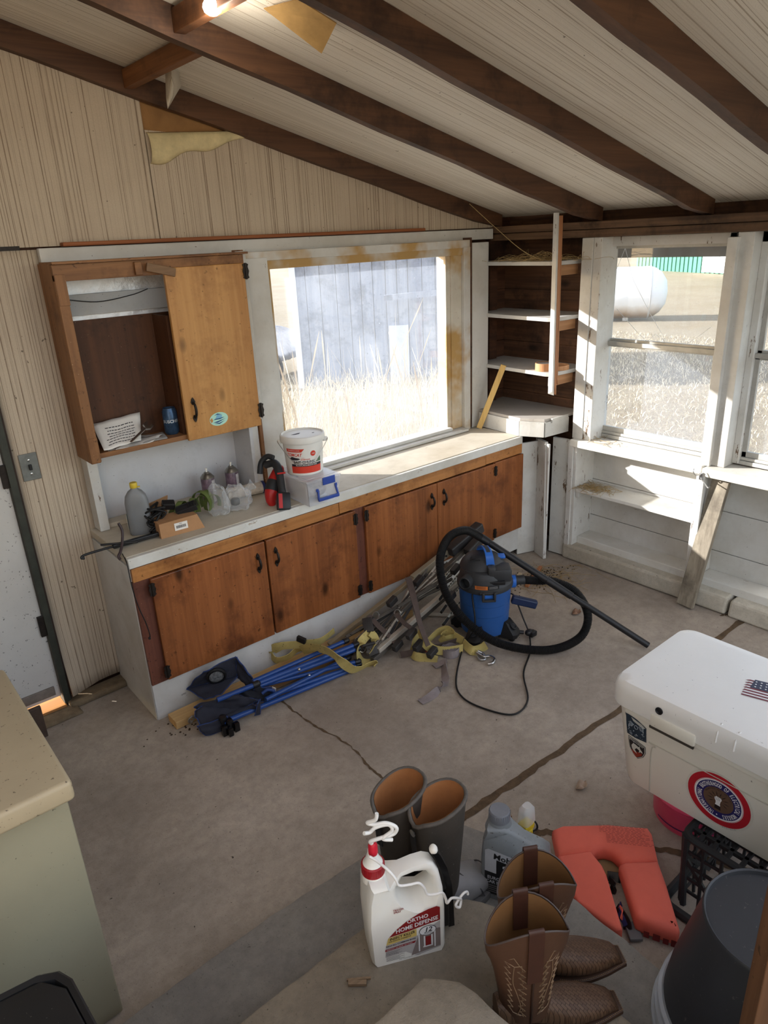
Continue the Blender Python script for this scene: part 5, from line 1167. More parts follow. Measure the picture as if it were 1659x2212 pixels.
def arc_text(b, s, F, r, a0, a1, size, mi, inward=False, sx=1.0, bold=True):
    n = len(s)
    for i, ch_ in enumerate(s):
        if ch_ == ' ': continue
        a = R(a0 + (a1 - a0) * i / max(1, n - 1)); rot = a - PI / 2 if not inward else a + PI / 2
        b.text(ch_, F @ M.Translation((r * math.cos(a), r * math.sin(a), 0)) @ M.Rotation(rot, 4, 'Z'), size, mi, bold=bold, sx=sx)
arc_text(b, 'INTERNATIONAL BROTHERHOOD OF ELECTRICAL WORKERS', T(4), .0552, 258, -70, .0195, 2, sx=.46)
b.disc((0, -.0555), .0022, T(4), 2, 12)
arc_text(b, 'ORGANIZED NOV. 28, 1891', T(4), .0395, 160, 20, .0075, 5, sx=.9, bold=False)
# raised fist with radiating bolts (plain emblem)
for i in range(10):
    a = R(-30 + 240 * i / 9); r0, r1 = .014, .034
    p = [(r0 * math.cos(a), r0 * math.sin(a)), ((r0 + r1) / 2 * math.cos(a + .06), (r0 + r1) / 2 * math.sin(a + .06)), (r1 * math.cos(a), r1 * math.sin(a)), ((r0 + r1) / 2 * math.cos(a - .05), (r0 + r1) / 2 * math.sin(a - .05))]
    b.poly([(x, y, 0) for x, y in p], 5, T(4))
b.poly([(x, y, 0) for x, y in ((-.006, -.014), (.006, -.014), (.0075, -.002), (.0105, .006), (.008, .0125), (-.006, .0135), (-.0105, .008), (-.010, .001), (-.007, -.004))], 2, T(5))
for i in range(4): b.poly([(x, y, 0) for x, y in ((-.0078 + .0042 * i, .003), (-.0070 + .0042 * i, .003), (-.0070 + .0042 * i, .0125), (-.0078 + .0042 * i, .0125))], 5, T(6))
b.poly([(-.0075, .0015, 0), (.006, .0015, 0), (.006, .0022, 0), (-.0075, .0022, 0)], 5, T(6))
b.poly([(-.0075, -.019, 0), (.0075, -.019, 0), (.0072, -.0135, 0), (-.0072, -.0135, 0)], 2, T(5)); b.poly([(-.009, -.034, 0), (.010, -.034, 0), (.008, -.019, 0), (-.0078, -.019, 0)], 5, T(5))
arc_text(b, 'AFL CIO', T(1), .0955, 282, 305, .0055, 5, True, bold=False)
obj('round_emblem', b, [CLR, RD, WH, NV, BRN, BLK], cl, world=True)
# torn navy sticker with white line drawing
b = B(); F = face(.913, .542)
P = [(-.040, .044), (.0, .036), (.034, .020), (.036, -.036), (-.002, -.040), (-.030, -.036), (-.034, .0), (-.036, .03)]
b.poly([(x, y, 0) for x, y in P], 0, T(1))
P2 = [(-.018, .036), (.018, .026), (.032, .018), (.022, .012), (-.01, .024)]; b.poly([(x, y, 0) for x, y in P2], 2, F @ M.Translation((0, 0, .0012)))
q = random.Random(4)
F1 = F @ M.Translation((0, 0, .0015))
for s_ in (-1, 1):
    for i in range(4): b.tube([F1 @ V((s_ * (.008 + .002 * i), .010 - .003 * i, 0)), F1 @ V((s_ * (.020 + .002 * i), .018 - .006 * i, 0)), F1 @ V((s_ * (.026 - .001 * i), .012 - .008 * i, 0))], .0007, 4, 1)
b.tube([F1 @ V((.006 * math.cos(a), .004 + .007 * math.sin(a), 0)) for a in [i * PI / 6 for i in range(12)]], .0007, 4, 1, closed=True)
for i in range(16): x, y = q.uniform(-.026, .028), q.uniform(-.034, -.006); b.tube([F1 @ V((x, y, 0)), F1 @ V((x + q.uniform(-.008, .008), y + q.uniform(-.004, .004), 0))], .0006, 4, 1)
obj('torn_sticker', b, [plain('ink navy', sr(34, 48, 62), .5, 0, .25, 60), plain('pale line', sr(176, 188, 196), .5), plain('torn grey', sr(176, 176, 170), .6)], cl)
b = B(); F = face(.908, .462)
def shield(k): return [(x * k, y * k) for x, y in ((-.029, .036), (.0, .030), (.027, .022), (.029, .0), (.022, -.02), (.004, -.037), (-.012, -.026), (-.024, -.006), (-.029, .018))]
for k, mi, lv in ((1.06, 0, 1), (1.0, 1, 2), (.93, 0, 3)): b.poly([(x, y, 0) for x, y in shield(k)], mi, T(lv))
b.poly([(x, y, 0) for x, y in ((.0, -.034), (.018, -.018), (.02, -.008), (-.012, -.012), (-.02, -.010), (-.010, -.024))], 2, T(4))
b.poly([(x, y, 0) for x, y in ((-.018, .006), (-.012, .018), (-.002, .016), (.006, .012), (.010, .016), (.012, .008), (.020, .0), (.022, -.006), (.014, -.004), (.008, -.010), (.010, .0), (.0, .004), (-.006, -.004), (.002, -.018), (-.010, -.012), (-.016, -.004))], 1, T(5))
b.text('Dragonslayer', T(5) @ M.Translation((-.001, .0245, 0)) @ M.Rotation(R(-13), 4, 'Z'), .0092, 1, bold=True)
obj('shield_sticker', b, [BLK, plain('sticker silver', sr(206, 206, 198), .35, .2), plain('sticker red', sr(140, 50, 32), .5)], cl)
# flag sticker on the lid
F = frame((1.94, .63, .7016), (.30, -1, 0), (1, .30, 0)); b = B()
b.poly([(-.075, -.045, 0), (.085, -.045, 0), (.085, .055, 0), (-.06, .05, 0)], 0, F)
for i in range(7): y = -.045 + i * .0142; b.poly([(-.075 + .0 * i, y, 0), (.085, y, 0), (.085, y + .0072, 0), (-.075 + .002 * i, y + .0072, 0)], 1, F @ M.Translation((0, 0, .0005)))
b.poly([(-.058, .005, 0), (.02, .005, 0), (.02, .056, 0), (-.05, .053, 0)], 2, F @ M.Translation((0, 0, .001)))
for i in range(5):
    for j in range(3): b.disc((-.045 + i * .014, .014 + j * .014), .0028, F @ M.Translation((0, 0, .0014)), 0, 5)
obj('flag_sticker', b, [WH, plain('flag maroon', sr(112, 52, 62), .5), plain('flag navy', sr(52, 56, 78), .5)], cl)

# black milk crate, open side down
cr = thing('milk_crate', 'black plastic lattice crate carrying the white cooler', 'crate', (1.86, .56, 0))
cx0, cx1, cy0, cy1 = 1.675, 2.03, .42, .71
b = B()
for z, e, w_ in ((.285, 0, .016), (.012, .028, .02)):
    b = B()
    b.tube([(x, y, z) for x, y in rrect(cx0 - e, cx1 + e, cy0 - e, cy1 + e, .035)], w_ * .62, 4, closed=True)
    b.tube([(x, y, z + .0) for x, y in rrect(cx0 - e, cx1 + e, cy0 - e, cy1 + e, .035)], w_ * .72, 8, closed=True); obj('rim', b, BLKM, cr, smooth=30)
b = B()
for i in range(1, 8): x = cx0 + (cx1 - cx0) * i / 8; b.box(x - .006, x + .006, cy0, cy1, .278, .292, .001)
for i in range(1, 7): y = cy0 + (cy1 - cy0) * i / 7; b.box(cx0, cx1, y - .006, y + .006, .278, .292, .001)
obj('bottom_grid', b, BLKM, cr)
b = B()
def wallgrid(p, q, n):
    p, q = V((*p, 0)), V((*q, 0)); d = (q - p).normalized(); o = V((d.y, -d.x, 0))
    for i in range(n + 1):
        a = p.lerp(q, i / n); r_ = .010 if i in (0, n) else .0055
        b.tube([a + V((0, 0, .285)), a + o * .022 + V((0, 0, .012))], r_, 6)
    for z in (.065, .12, .175, .23): b.beam(p + o * (.022 * (.285 - z) / .27) + V((0, 0, z)), q + o * (.022 * (.285 - z) / .27) + V((0, 0, z)), .006, .010)
    for s_ in (0, 1): b.beam(p.lerp(q, .5) + o * .02 + V((0, 0, .03)), (p if s_ else q) + o * .008 + V((0, 0, .20)), .008, .012)
for p, q in (((cx0 + .01, cy1), (cx1 - .01, cy1)), ((cx1, cy1 - .01), (cx1, cy0 + .01)), ((cx1 - .01, cy0), (cx0 + .01, cy0)), ((cx0, cy0 + .01), (cx0, cy1 - .01))): wallgrid(p, q, 5)
obj('side_lattice', b, BLKM, cr, smooth=30)

# pink tub behind the crate
PK = plain('pink plastic', sr(216, 74, 106), .35, 0, .08, 8); pk = thing('pink_tub', 'pink plastic tub with a purple printed label on the floor under the cooler', 'tub', (2.06, .86, 0))
obj('body', B().lathe([(0, .004), (.118, .004), (.124, .0), (.128, .01), (.134, .10), (.138, .104), (.138, .112), (.13, .116), (.124, .108), (0, .10)], 40), PK, pk, world=False, smooth=40)
b = B(); rp = lambda z: .1285 + (z - .01) * .067 + .0008
def pb_(a0, a1, z0, z1, mi, dr=0):
    b.add([((rp(z) + dr) * math.cos(R(a0 + (a1 - a0) * i / 8)), (rp(z) + dr) * math.sin(R(a0 + (a1 - a0) * i / 8)), z) for i in range(9) for z in (z0, z1)], [(2 * i, 2 * i + 2, 2 * i + 3, 2 * i + 1) for i in range(8)], mi)
pb_(150, 215, .025, .031, 0); pb_(213, 216, .031, .09, 0); pb_(218, 262, .028, .092, 1)
for i in range(8): pb_(220, 258 - (i * 7) % 13, .034 + i * .007, .0368 + i * .007, 0, .0006)
obj('label', b, [plain('purple print', sr(86, 36, 84), .5), plain('deep pink panel', sr(196, 60, 100), .4)], pk, world=False)

# upside-down dark pail standing on clear pails
PLD = plain('dark grey pail', sr(52, 53, 57), .48, 0, .1, 5, 0, 60, .4, .3, (.09, .085, .08))
PC = (1.365, .352)
pa = thing('dark_pail', 'upside down dark grey pail at the lower right, over a stack of cloudy pails', 'pail', (*PC, .205))
b = B().lathe([(.203, .0), (.207, .003), (.197, .08), (.150, .298), (.1505, .306), (.147, .311), (.143, .308), (.141, .298), (0, .294)], 64)
obj('body', b, PLD, pa, world=False, smooth=40)
obj('base_ring', B().lathe([(.036, .2945), (.038, .2965), (.040, .2945)], 32, M.Translation((.02, -.02, 0))), BLK, pa, world=False, smooth=40)
CLP = film('cloudy pail', (.62, .66, .72), .42, .3, 8)
for i, (z_, k) in enumerate(((.178, 1.03), (.150, 1.055), (.121, 1.08))):
    t_ = thing('cloudy_pail', ('uppermost', 'middle', 'lowest')[i] + ' cloudy clear pail in the stack under the dark pail', 'pail', (*PC, z_), group='cloudy pails under the dark pail')
    obj('body', B().lathe([(.207 * k, .0), (.213 * k, .004), (.213 * k, .020), (.207 * k, .025), (.196, .06), (.188, .10)] if i else [(.207 * k, 0), (.213 * k, .004), (.213 * k, .020), (.205 * k, .026)], 56), CLP, t_, world=False, smooth=40)

# ------------------------------------------------------------------ orange life vest
OR = plain('life vest orange', sr(222, 104, 86), .7, 0, .06, 8, .12, 220)
lv = thing('life_vest', 'orange horseshoe life vest lying flat on the floor', 'life vest', (1.6, .9, 0))
def puff(poly, z0, z1, bev, nz=0, seed=0):
    b = B().prism(poly, z0, z1, bev=bev, seg=3); b.jitter(.004, 22, seed); return b
def zz(*pts): return [tuple(p[:2]) for p in pts]
YOKE = zz((1.5777, 1.1108, 0.0800), (1.6184, 1.0985, 0.0800), (1.7324, 0.9992, 0.0800), (1.8237, 0.8957, 0.0800), (1.8061, 0.8681, 0.0800), (1.7152, 0.7918, 0.0800), (1.6293, 0.8703, 0.0800), (1.6450, 0.8957, 0.0800), (1.6490, 0.9226, 0.0800), (1.6393, 0.9444, 0.0800), (1.6165, 0.9575, 0.0800), (1.5916, 0.9547, 0.0800), (1.5881, 0.9630, 0.0800), (1.4937, 1.0240, 0.0800))
obj('yoke', puff(YOKE, .012, .082, .022), OR, lv, smooth=60)
LL = zz((1.4956, 1.0273, 0.0800), (1.5940, 0.9652, 0.0800), (1.5864, 0.9493, 0.0800), (1.5730, 0.9069, 0.0800), (1.5482, 0.8767, 0.0800), (1.4251, 0.7402, 0.0800), (1.4076, 0.7521, 0.0800), (1.3985, 0.8814, 0.0800), (1.4392, 0.9525, 0.0800))
obj('front_panel', puff(LL, .010, .082, .012, seed=2), OR, lv, smooth=60)
RL_ = zz((1.6153, 0.8732, 0.0800), (1.6401, 0.8653, 0.0800), (1.7207, 0.7966, 0.0800), (1.6635, 0.7368, 0.0800), (1.5477, 0.6276, 0.0800), (1.5322, 0.6277, 0.0800), (1.4908, 0.7216, 0.0800), (1.4889, 0.7357, 0.0800))
obj('front_panel', puff(RL_, .010, .086, .022, seed=4), OR, lv, smooth=60)
b = B(); F = frame((1.7255, 0.9197, 0.0848), (.63, -.765, 0), (.765, .63, 0)); q = random.Random(9)
for i in range(13):
    x = -.085 + (.0 if i < 6 else .02) ; y = .04 - i * .0062; xe = .085 - q.uniform(0, .03)
    while x < xe: w_ = q.uniform(.005, .016); b.poly([(x, y, 0), (x + w_, y, 0), (x + w_, y + .0014, 0), (x, y + .0014, 0)], 0, F); x += w_ + .005
obj('printed_text', b, plain('maroon print', sr(128, 44, 40), .7), lv)
b = B(); P0, P1 = V((1.5030, 0.7139, 0.0500)), V((1.5404, 0.6317, 0.0500)); F = frame(P0.lerp(P1, .5) + V((-.022, -.016, .0)), (P1 - P0), (0, 0, 1))

for x_, w_, h_ in ((-.05, .016, .024), (-.024, .02, .026), (.004, .016, .022), (.026, .024, .026)): b.poly([(x_, -.012, .004), (x_ + w_, -.012, .004), (x_ + w_, -.012 + h_, .004), (x_, -.012 + h_, .004)], 0, F)
obj('end_print', b, plain('dark red print', sr(110, 28, 28), .7), lv)
obj('neck_lining', B().prism(zz((1.6454, 0.9830, 0.0120), (1.6919, 0.9668, 0.0120), (1.6846, 0.9084, 0.0120), (1.6319, 0.8815, 0.0120), (1.5977, 0.9077, 0.0120)), .002, .012), plain('tan lining', sr(150, 128, 92), .8), lv)
obj('belt', B().ribbon(catmull([(1.5957, 0.9001, 0.0200), (1.6160, 0.8719, 0.0200), (1.6164, 0.8619, 0.0200)], 5), .03, (.4, .5, .8), .004), BLK, lv, smooth=50)
obj('belt_loop', B().ribbon(catmull([(1.5878, 0.8879, 0.0200), (1.5708, 0.8575, 0.0350), (1.5665, 0.8565, 0.0150), (1.5708, 0.8724, 0.0100)], 5), .022, (.5, .5, .7), .003), BLK, lv, smooth=50)
obj('belt', B().ribbon(catmull([(1.5092, 0.8105, 0.0300), (1.4883, 0.7650, 0.0300), (1.4756, 0.7498, 0.0200)], 5), .03, (.5, .3, .6), .004), BLK, lv, smooth=50)
obj('belt_trim', B().ribbon(catmull([(1.5272, 0.8062, 0.0350), (1.5004, 0.7955, 0.0350), (1.4890, 0.7750, 0.0300), (1.4785, 0.7584, 0.0250)], 5), .016, (.6, .4, .5), .003), plain('navy trim', sr(40, 44, 90), .7), lv, smooth=50)
obj('orange_tie', B().ribbon(catmull([(1.5090, 0.8017, 0.0420), (1.4985, 0.7853, 0.0420), (1.4790, 0.7755, 0.0360)], 5), .010, (.6, .4, .5), .003), OR, lv, smooth=50)
obj('belt_buckle', B().box(-.02, .02, -.03, .03, 0, .014, .004, 0, M.Translation((1.4845, 0.7358, 0.0100)) @ M.Rotation(R(-40), 4, 'Z')), plain('grey buckle', sr(98, 98, 100), .5), lv, smooth=40)

# ------------------------------------------------------------------ rubber boots
TOPB = plain('boot brown grey', sr(64, 58, 52), .6, 0, .15, 12, .1, 200, .35, .25, (.16, .15, .13)); LIN = plain('tan boot lining', sr(158, 104, 60), .85, 0, .15, 10, .1, 240); FOOTB = plain('dusty grey rubber', sr(128, 126, 127), .6, 0, .12, 9)
def superring(c, hx, hy, z, ang=0, n=28, p=2.3, tilt=0, dip=0):
    out = []
    for j in range(n):
        a = 2 * PI * j / n; cx, cy = math.cos(a), math.sin(a)
        x = hx * math.copysign(abs(cx) ** (2 / p), cx); y = hy * math.copysign(abs(cy) ** (2 / p), cy)
        zz_ = z + tilt * x + dip * (math.exp(-((a - PI) / .35) ** 2))
        out.append((c[0] + x * math.cos(ang) - y * math.sin(ang), c[1] + x * math.sin(ang) + y * math.cos(ang), zz_))
    return out
def rubber_boot(loc, rz, label):
    t_ = thing('rubber_boot', label, 'boot', loc, rz, 'tall brown grey rubber boots')
    # x towards the toe; shaft centre at origin
    H_ = .435
    rings = [superring((.0, 0), .058, .046, .085), superring((-.002, 0), .060, .048, .12), superring((0, 0), .064, .051, .20), superring((0, 0), .074, .056, .30), superring((0, 0), .083, .060, .40), superring((0, 0), .086, .061, H_ - .01, tilt=.12, dip=-.02), superring((0, 0), .086, .061, H_, tilt=.12, dip=-.022)]
    inner = [superring((0, 0), .080, .055, H_, tilt=.12, dip=-.022), superring((0, 0), .076, .052, .36), superring((0, 0), .06, .046, .22), superring((0, 0), .054, .042, .12)]
    sh = obj('shaft', B().loft(rings, 0, False, False), TOPB, t_, world=False, smooth=60)
    obj('rim_band', B().tube(superring((0, 0), .0855, .0605, H_ - .004, tilt=.12, dip=-.022), .0058, 8, closed=True), plain('rim dusty', sr(84, 78, 72), .7, 0, .2, 60, .2), t_, world=False, smooth=60)
    obj('lining', B().loft(inner, 0, False, True), LIN, t_, world=False, smooth=60)
    # foot
    L0, L1 = -.075, .215; rr2 = []
    for i in range(15):
        s_ = i / 14; x = L0 + (L1 - L0) * s_
        hw = .036 + .016 * math.sin(PI * min(1, s_ * 1.05)) + .006 * math.exp(-((s_ - .72) / .16) ** 2); hw *= 1 if s_ < .86 else math.sqrt(max(.02, 1 - ((s_ - .86) / .145) ** 2))
        top = .135 if s_ < .42 else .135 - (s_ - .42) * .14 - .0; top *= 1 if s_ < .84 else math.sqrt(max(.05, 1 - ((s_ - .84) / .17) ** 2 * .8))
        hw *= 1 if s_ > .08 else .7 + 3.7 * s_
        rr2.append([(x, hw * math.copysign(abs(math.cos(a)) ** .75, math.cos(a)), .018 + max(.01, (top - .018)) * (.5 + .5 * math.copysign(abs(math.sin(a)) ** .7, math.sin(a)))) for a in [2 * PI * j / 20 for j in range(20)]])
    obj('foot', B().loft(rr2), FOOTB, t_, world=False, smooth=60)
    so = []
    for i in range(25):
        s_ = i / 24; x = L0 - .006 + (L1 - L0 + .016) * s_; hw = .040 + .018 * math.sin(PI * min(1, s_ * 1.05)) + .006 * math.exp(-((s_ - .72) / .16) ** 2); hw *= 1 if s_ < .84 else math.sqrt(max(0, 1 - ((s_ - .84) / .161) ** 2)); hw *= 1 if s_ > .1 else math.sqrt(max(0, 1 - ((.1 - s_) / .101) ** 2)); so.append((x, hw))
    poly = [(x, -h) for x, h in so] + [(x, h) for x, h in so[::-1]]
    obj('sole', B().prism(poly, .0, .026, bev=.004), plain('sole grey', sr(90, 88, 88), .7), t_, world=False, smooth=40)
    for k in (1, 2):
        obj('overlay_line', B().tube(catmull([(.10 + .03 * k, -.055, .03), (.09 + .02 * k, -.05, .075), (.075, -.02, .118), (.07, .0, .125)] if k == 1 else [(.155, -.05, .03), (.17, -.03, .07), (.172, .0, .085), (.17, .03, .07), (.155, .05, .03)], 6), .0022, 6), plain('rubber seam', sr(70, 68, 70), .7), t_, world=False, smooth=60)
    b_ = B().ribbon(catmull([(-.088, 0, .30), (-.092, 0, .36), (-.092, 0, .385)], 4), .02, (0, 1, 0), .003); lp = obj('pull_tab', b_, BLK, t_, world=False)
    obj('rivet', B().lathe([(.010, 0), (.011, .003), (.006, .005), (0, .005)], 16, frame((-.091, 0, .38), (0, -1, 0), (0, 0, 1))), METAL, lp, world=False, smooth=40)
    return t_
rubber_boot((.985, 1.21, .1205), R(8), 'left one of the two tall brown rubber boots, standing farther from the motor oil jug')
rubber_boot((1.035, 1.105, .1205), R(-2), 'right hand tall brown rubber boot, next to the motor oil jug, grey toe in view')

# ------------------------------------------------------------------ white insecticide jug
og = thing('insecticide_jug', 'white insecticide jug with red label and coiled hose on the middle step', 'jug', (.832, 1.03, .2705), R(-26))
JW = plain('jug white', sr(232, 230, 222), .38, 0, .02)
JP = [(-.098, .012), (-.092, 0), (.092, .0), (.098, .012), (.099, .14), (.099, .20), (.094, .235), (.080, .262), (.060, .272), (.03, .270), (-.005, .262), (-.028, .252), (-.040, .246), (-.050, .262), (-.088, .262), (-.097, .22), (-.102, .14)]
HO = [(-.018, .228), (.0, .242), (.03, .248), (.058, .243), (.072, .222), (.074, .195), (.066, .168), (.045, .158), (.02, .165), (-.006, .185), (-.02, .208)]
def jug_shell(outer, hole, hd, mat, parent):
    """jug outline with a through hole; thickness is rounded front and back"""
    bm = bmesh.new()
    def loop(P, y, k, cx=0, cz=.13): return [bm.verts.new((cx + (x - cx) * k, y, cz + (z - cz) * k if z > .02 else z)) for x, z in P]
    def hl(y, k): cx = sum(p[0] for p in hole) / len(hole); cz = sum(p[1] for p in hole) / len(hole); return [bm.verts.new((cx + (x - cx) * k, y, cz + (z - cz) * k)) for x, z in hole]
    O = [loop(outer, y, k) for y, k in ((-hd, .93), (-hd * .86, .985), (-hd * .5, 1.0), (hd * .5, 1.0), (hd * .86, .985), (hd, .93))]
    Hh = [hl(y, k) for y, k in ((-hd, 1.22), (-hd * .75, 1.06), (0, .96), (hd * .75, 1.06), (hd, 1.22))]
    for L_ in (O, Hh):
        for a_, c_ in zip(L_, L_[1:]):
            for i in range(len(a_)): bm.faces.new((a_[i], a_[(i + 1) % len(a_)], c_[(i + 1) % len(a_)], c_[i]))
    for a_, h_ in ((O[0], Hh[0]), (O[-1], Hh[-1])):
        ed = []
        for lp in (a_, h_):
            for i in range(len(lp)):
                e = bm.edges.get((lp[i], lp[(i + 1) % len(lp)])); ed.append(e)
        bmesh.ops.triangle_fill(bm, use_beauty=True, use_dissolve=False, edges=ed)
    st_ = lambda a, c, t: (lambda u: u * u * (3 - 2 * u))(max(0, min(1, (t - a) / (c - a))))
    for v in bm.verts: v.co.y *= 1 - .58 * st_(.17, .235, v.co.z) * st_(-.05, -.005, v.co.x)
    bmesh.ops.recalc_face_normals(bm, faces=bm.faces[:])
    b_ = B().bm(bm); return obj('body', b_, mat, parent, world=False, smooth=50)
jug_shell(JP, HO, .056, JW, og)
obj('neck', B().lathe([(.030, .245), (.029, .262), (.026, .275)], 24, M.Translation((-.07, 0, 0))), JW, og, world=False, smooth=50)
cp = B(); 
for i in range(30): a = 2 * PI * i / 30; cp.box(-.0015, .0015, -.0012, .002, .268, .292, 0, 0, M.Translation((-.07 + .0285 * math.cos(a), .0285 * math.sin(a), 0)) @ M.Rotation(a + PI / 2, 4, 'Z'))
cp.lathe([(.029, .266), (.029, .292), (.026, .295), (0, .295)], 30, M.Translation((-.07, 0, 0))); obj('cap', cp, plain('ribbed red cap', sr(150, 26, 34), .4), og, world=False, smooth=40)
obj('spout', B().lathe([(.025, .295), (.020, .302), (.012, .325), (.011, .335), (0, .336)], 24, M.Translation((-.07, 0, 0))), JW, og, world=False, smooth=40)
obj('plug', B().lathe([(.011, .325), (.0125, .33), (.0115, .352), (.007, .360), (0, .361)], 18, M.Translation((-.068, -.003, 0))), plain('red plug', sr(196, 30, 50), .35), og, world=False, smooth=40)
WT = plain('white hose', sr(230, 228, 224), .4, 0, .02)
P = catmull([(-.068, -.004, .356), (-.074, -.01, .372), (-.050, -.02, .386), (-.018, -.024, .394), (-.012, -.026, .414), (-.035, -.02, .428), (-.062, -.012, .424), (-.078, -.008, .43), (-.060, -.02, .446), (-.056, -.02, .464)], 8)
obj('tied_hose', B().tube(P, .0048, 8).tube(catmull([(-.09, -.02, .412), (-.075, -.014, .405), (-.06, -.016, .418), (-.03, -.022, .424), (-.022, -.024, .405), (-.045, -.022, .385), (-.022, -.02, .372)], 8), .0048, 8), WT, og, world=False, smooth=60)
P = catmull([(-.080, -.02, .335), (-.066, -.032, .330), (-.045, -.058, .322), (-.030, -.068, .30), (-.022, -.070, .278), (.004, -.070, .272), (.026, -.070, .27), (.04, -.070, .250), (.048, -.070, .226), (.066, -.072, .222), (.086, -.070, .218), (.096, -.066, .19), (.100, -.064, .172), (.115, -.056, .174), (.135, -.05, .160), (.144, -.044, .145), (.138, -.05, .128), (.128, -.05, .140), (.15, -.04, .158), (.165, -.03, .15), (.168, -.03, .140)], 8)
obj('hose', B().tube(P, .0034, 8), WT, og, world=False, smooth=60)
tg = obj('trigger_handle', B().loft([[(x + dx, dy, z) for dx, dy in ((-.008, -.014), (.008, -.014), (.010, .014), (-.008, .014))] for x, z in ((.128, .02), (.126, .10), (.122, .17), (.110, .23), (.094, .275), (.088, .286))]), plain('glossy black trigger', sr(18, 18, 20), .25), og, world=False, smooth=30)
obj('trigger_tip', B().ell((.087, 0, .288), (.011, .014, .012), u=12, w=8), WPLA, tg, world=False, smooth=60)
obj('trigger_clip', B().box(.098, .122, -.02, .02, .03, .12, .006), BLK, og, world=False)
# printed front label
LR = plain('label dark red', sr(134, 30, 32), .4); LY = plain('label yellow', sr(206, 180, 104), .45); LG = plain('label grey', sr(176, 172, 170), .45); LDG = plain('label door grey', sr(128, 116, 112), .45); TX = plain('label text grey', sr(120, 116, 116), .5)
F = frame((0, -.0568, 0), (1, 0, 0), (0, 0, 1)); T = lambda k: F @ M.Translation((0, 0, .0004 * k)); b = B()
arcp = [(-.052, .095), (-.030, .117), (-.004, .136), (.024, .150), (.052, .159), (.074, .162), (.083, .156), (.083, .112), (.05, .108), (.0, .100)]
b.poly([(x, y, 0) for x, y in arcp], 0, T(1)); b.poly([(x, y, 0) for x, y in ((-.054, .093), (.02, .101), (.02, .077), (-.06, .070))], 1, T(1)); b.poly([(x, y, 0) for x, y in ((-.060, .069), (.022, .076), (.083, .11), (.083, .018), (.02, .006), (-.01, .030), (-.064, .028))], 2, T(0))
b.poly([(x, y, 0) for x, y in ((-.063, .056), (.018, .062), (.014, .055), (-.064, .049))], 0, T(2))
b.poly([(x, y, 0) for x, y in ((.004, .012), (.083, .022), (.083, .085), (.03, .09), (.016, .05))], 3, T(1))
for x0, x1, z0, z1 in ((.024, .0275, .02, .08), (.066, .0695, .024, .084), (.036, .062, .03, .034), (.038, .042, .03, .07), (.058, .062, .03, .07), (.026, .07, .0795, .083)): b.poly([(x0, z0, 0), (x1, z0, 0), (x1, z1, 0), (x0, z1, 0)], 4, T(3))
b.poly([(.043, .034, 0), (.057, .034, 0), (.057, .066, 0), (.043, .066, 0)], 0, T(2))
b.disc((.049, .088), .0225, T(4), 6, 32, sy=.72); b.disc((.049, .088), .021, T(5), 4, 32, sy=.72)
b.text('12', T(6) @ M.Translation((.05, .091, 0)), .021, 6, bold=True, shear=.2); b.text('MONTH', T(6) @ M.Translation((.05, .0815, 0)), .0055, 6, bold=True); b.text('PROTECTION', T(6) @ M.Translation((.05, .0765, 0)), .0045, 6)
b.text('ORTHO', T(3) @ M.Translation((.024, .136, 0)) @ M.Rotation(R(6), 4, 'Z'), .0175, 4, bold=True, sx=.9)
b.text('HOME DEFENSE', T(3) @ M.Translation((.021, .1165, 0)) @ M.Rotation(R(7), 4, 'Z'), .0185, 4, bold=True, shear=.15, sx=.86)
b.text('INSECT KILLER', T(3) @ M.Translation((-.018, .0905, 0)) @ M.Rotation(R(5), 4, 'Z'), .0115, 6, bold=True, shear=.2, sx=.88)
b.text('FOR INDOOR & PERIMETER', T(3) @ M.Translation((-.024, .0815, 0)) @ M.Rotation(R(4), 4, 'Z'), .0048, 6, bold=True)
b.text('KILLS ALL COMMON BUGS', T(3) @ M.Translation((-.022, .068, 0)) @ M.Rotation(R(4), 4, 'Z'), .0065, 6, bold=True)
b.text('DRIES FAST  NO ODOR  NO STAINS', T(3) @ M.Translation((-.026, .0555, 0)) @ M.Rotation(R(4), 4, 'Z'), .0042, 4)
b.text('TRIGGER', T(1) @ M.Translation((-.024, .182, 0)), .0085, 0, bold=True, sx=.8); b.text('SPRAY', T(1) @ M.Translation((-.027, .1745, 0)), .0085, 0, bold=True, sx=.8)
b.text('CAUTION', T(1) @ M.Translation((-.045, .034, 0)), .007, 5, bold=True); b.text('NET CONTENTS 1.33 GAL', T(1) @ M.Translation((.0, .008, 0)), .005, 5)
for i in range(4): b.poly([(-.062, .042 - i * .0028 + .002, 0), (-.02 - (i % 3) * .006, .043 - i * .0028 + .002, 0), (-.02 - (i % 3) * .006, .0442 - i * .0028 + .002, 0), (-.062, .0432 - i * .0028 + .002, 0)], 5, T(1))
for i in range(5): b.poly([(-.062, .026 - i * .0034, 0), (-.014 - (i % 2) * .012, .026 - i * .0034, 0), (-.014 - (i % 2) * .012, .0272 - i * .0034, 0), (-.062, .0272 - i * .0034, 0)], 5, T(1))
obj('label', b, [LR, LY, LG, LDG, WH, TX, INK], og, world=False)

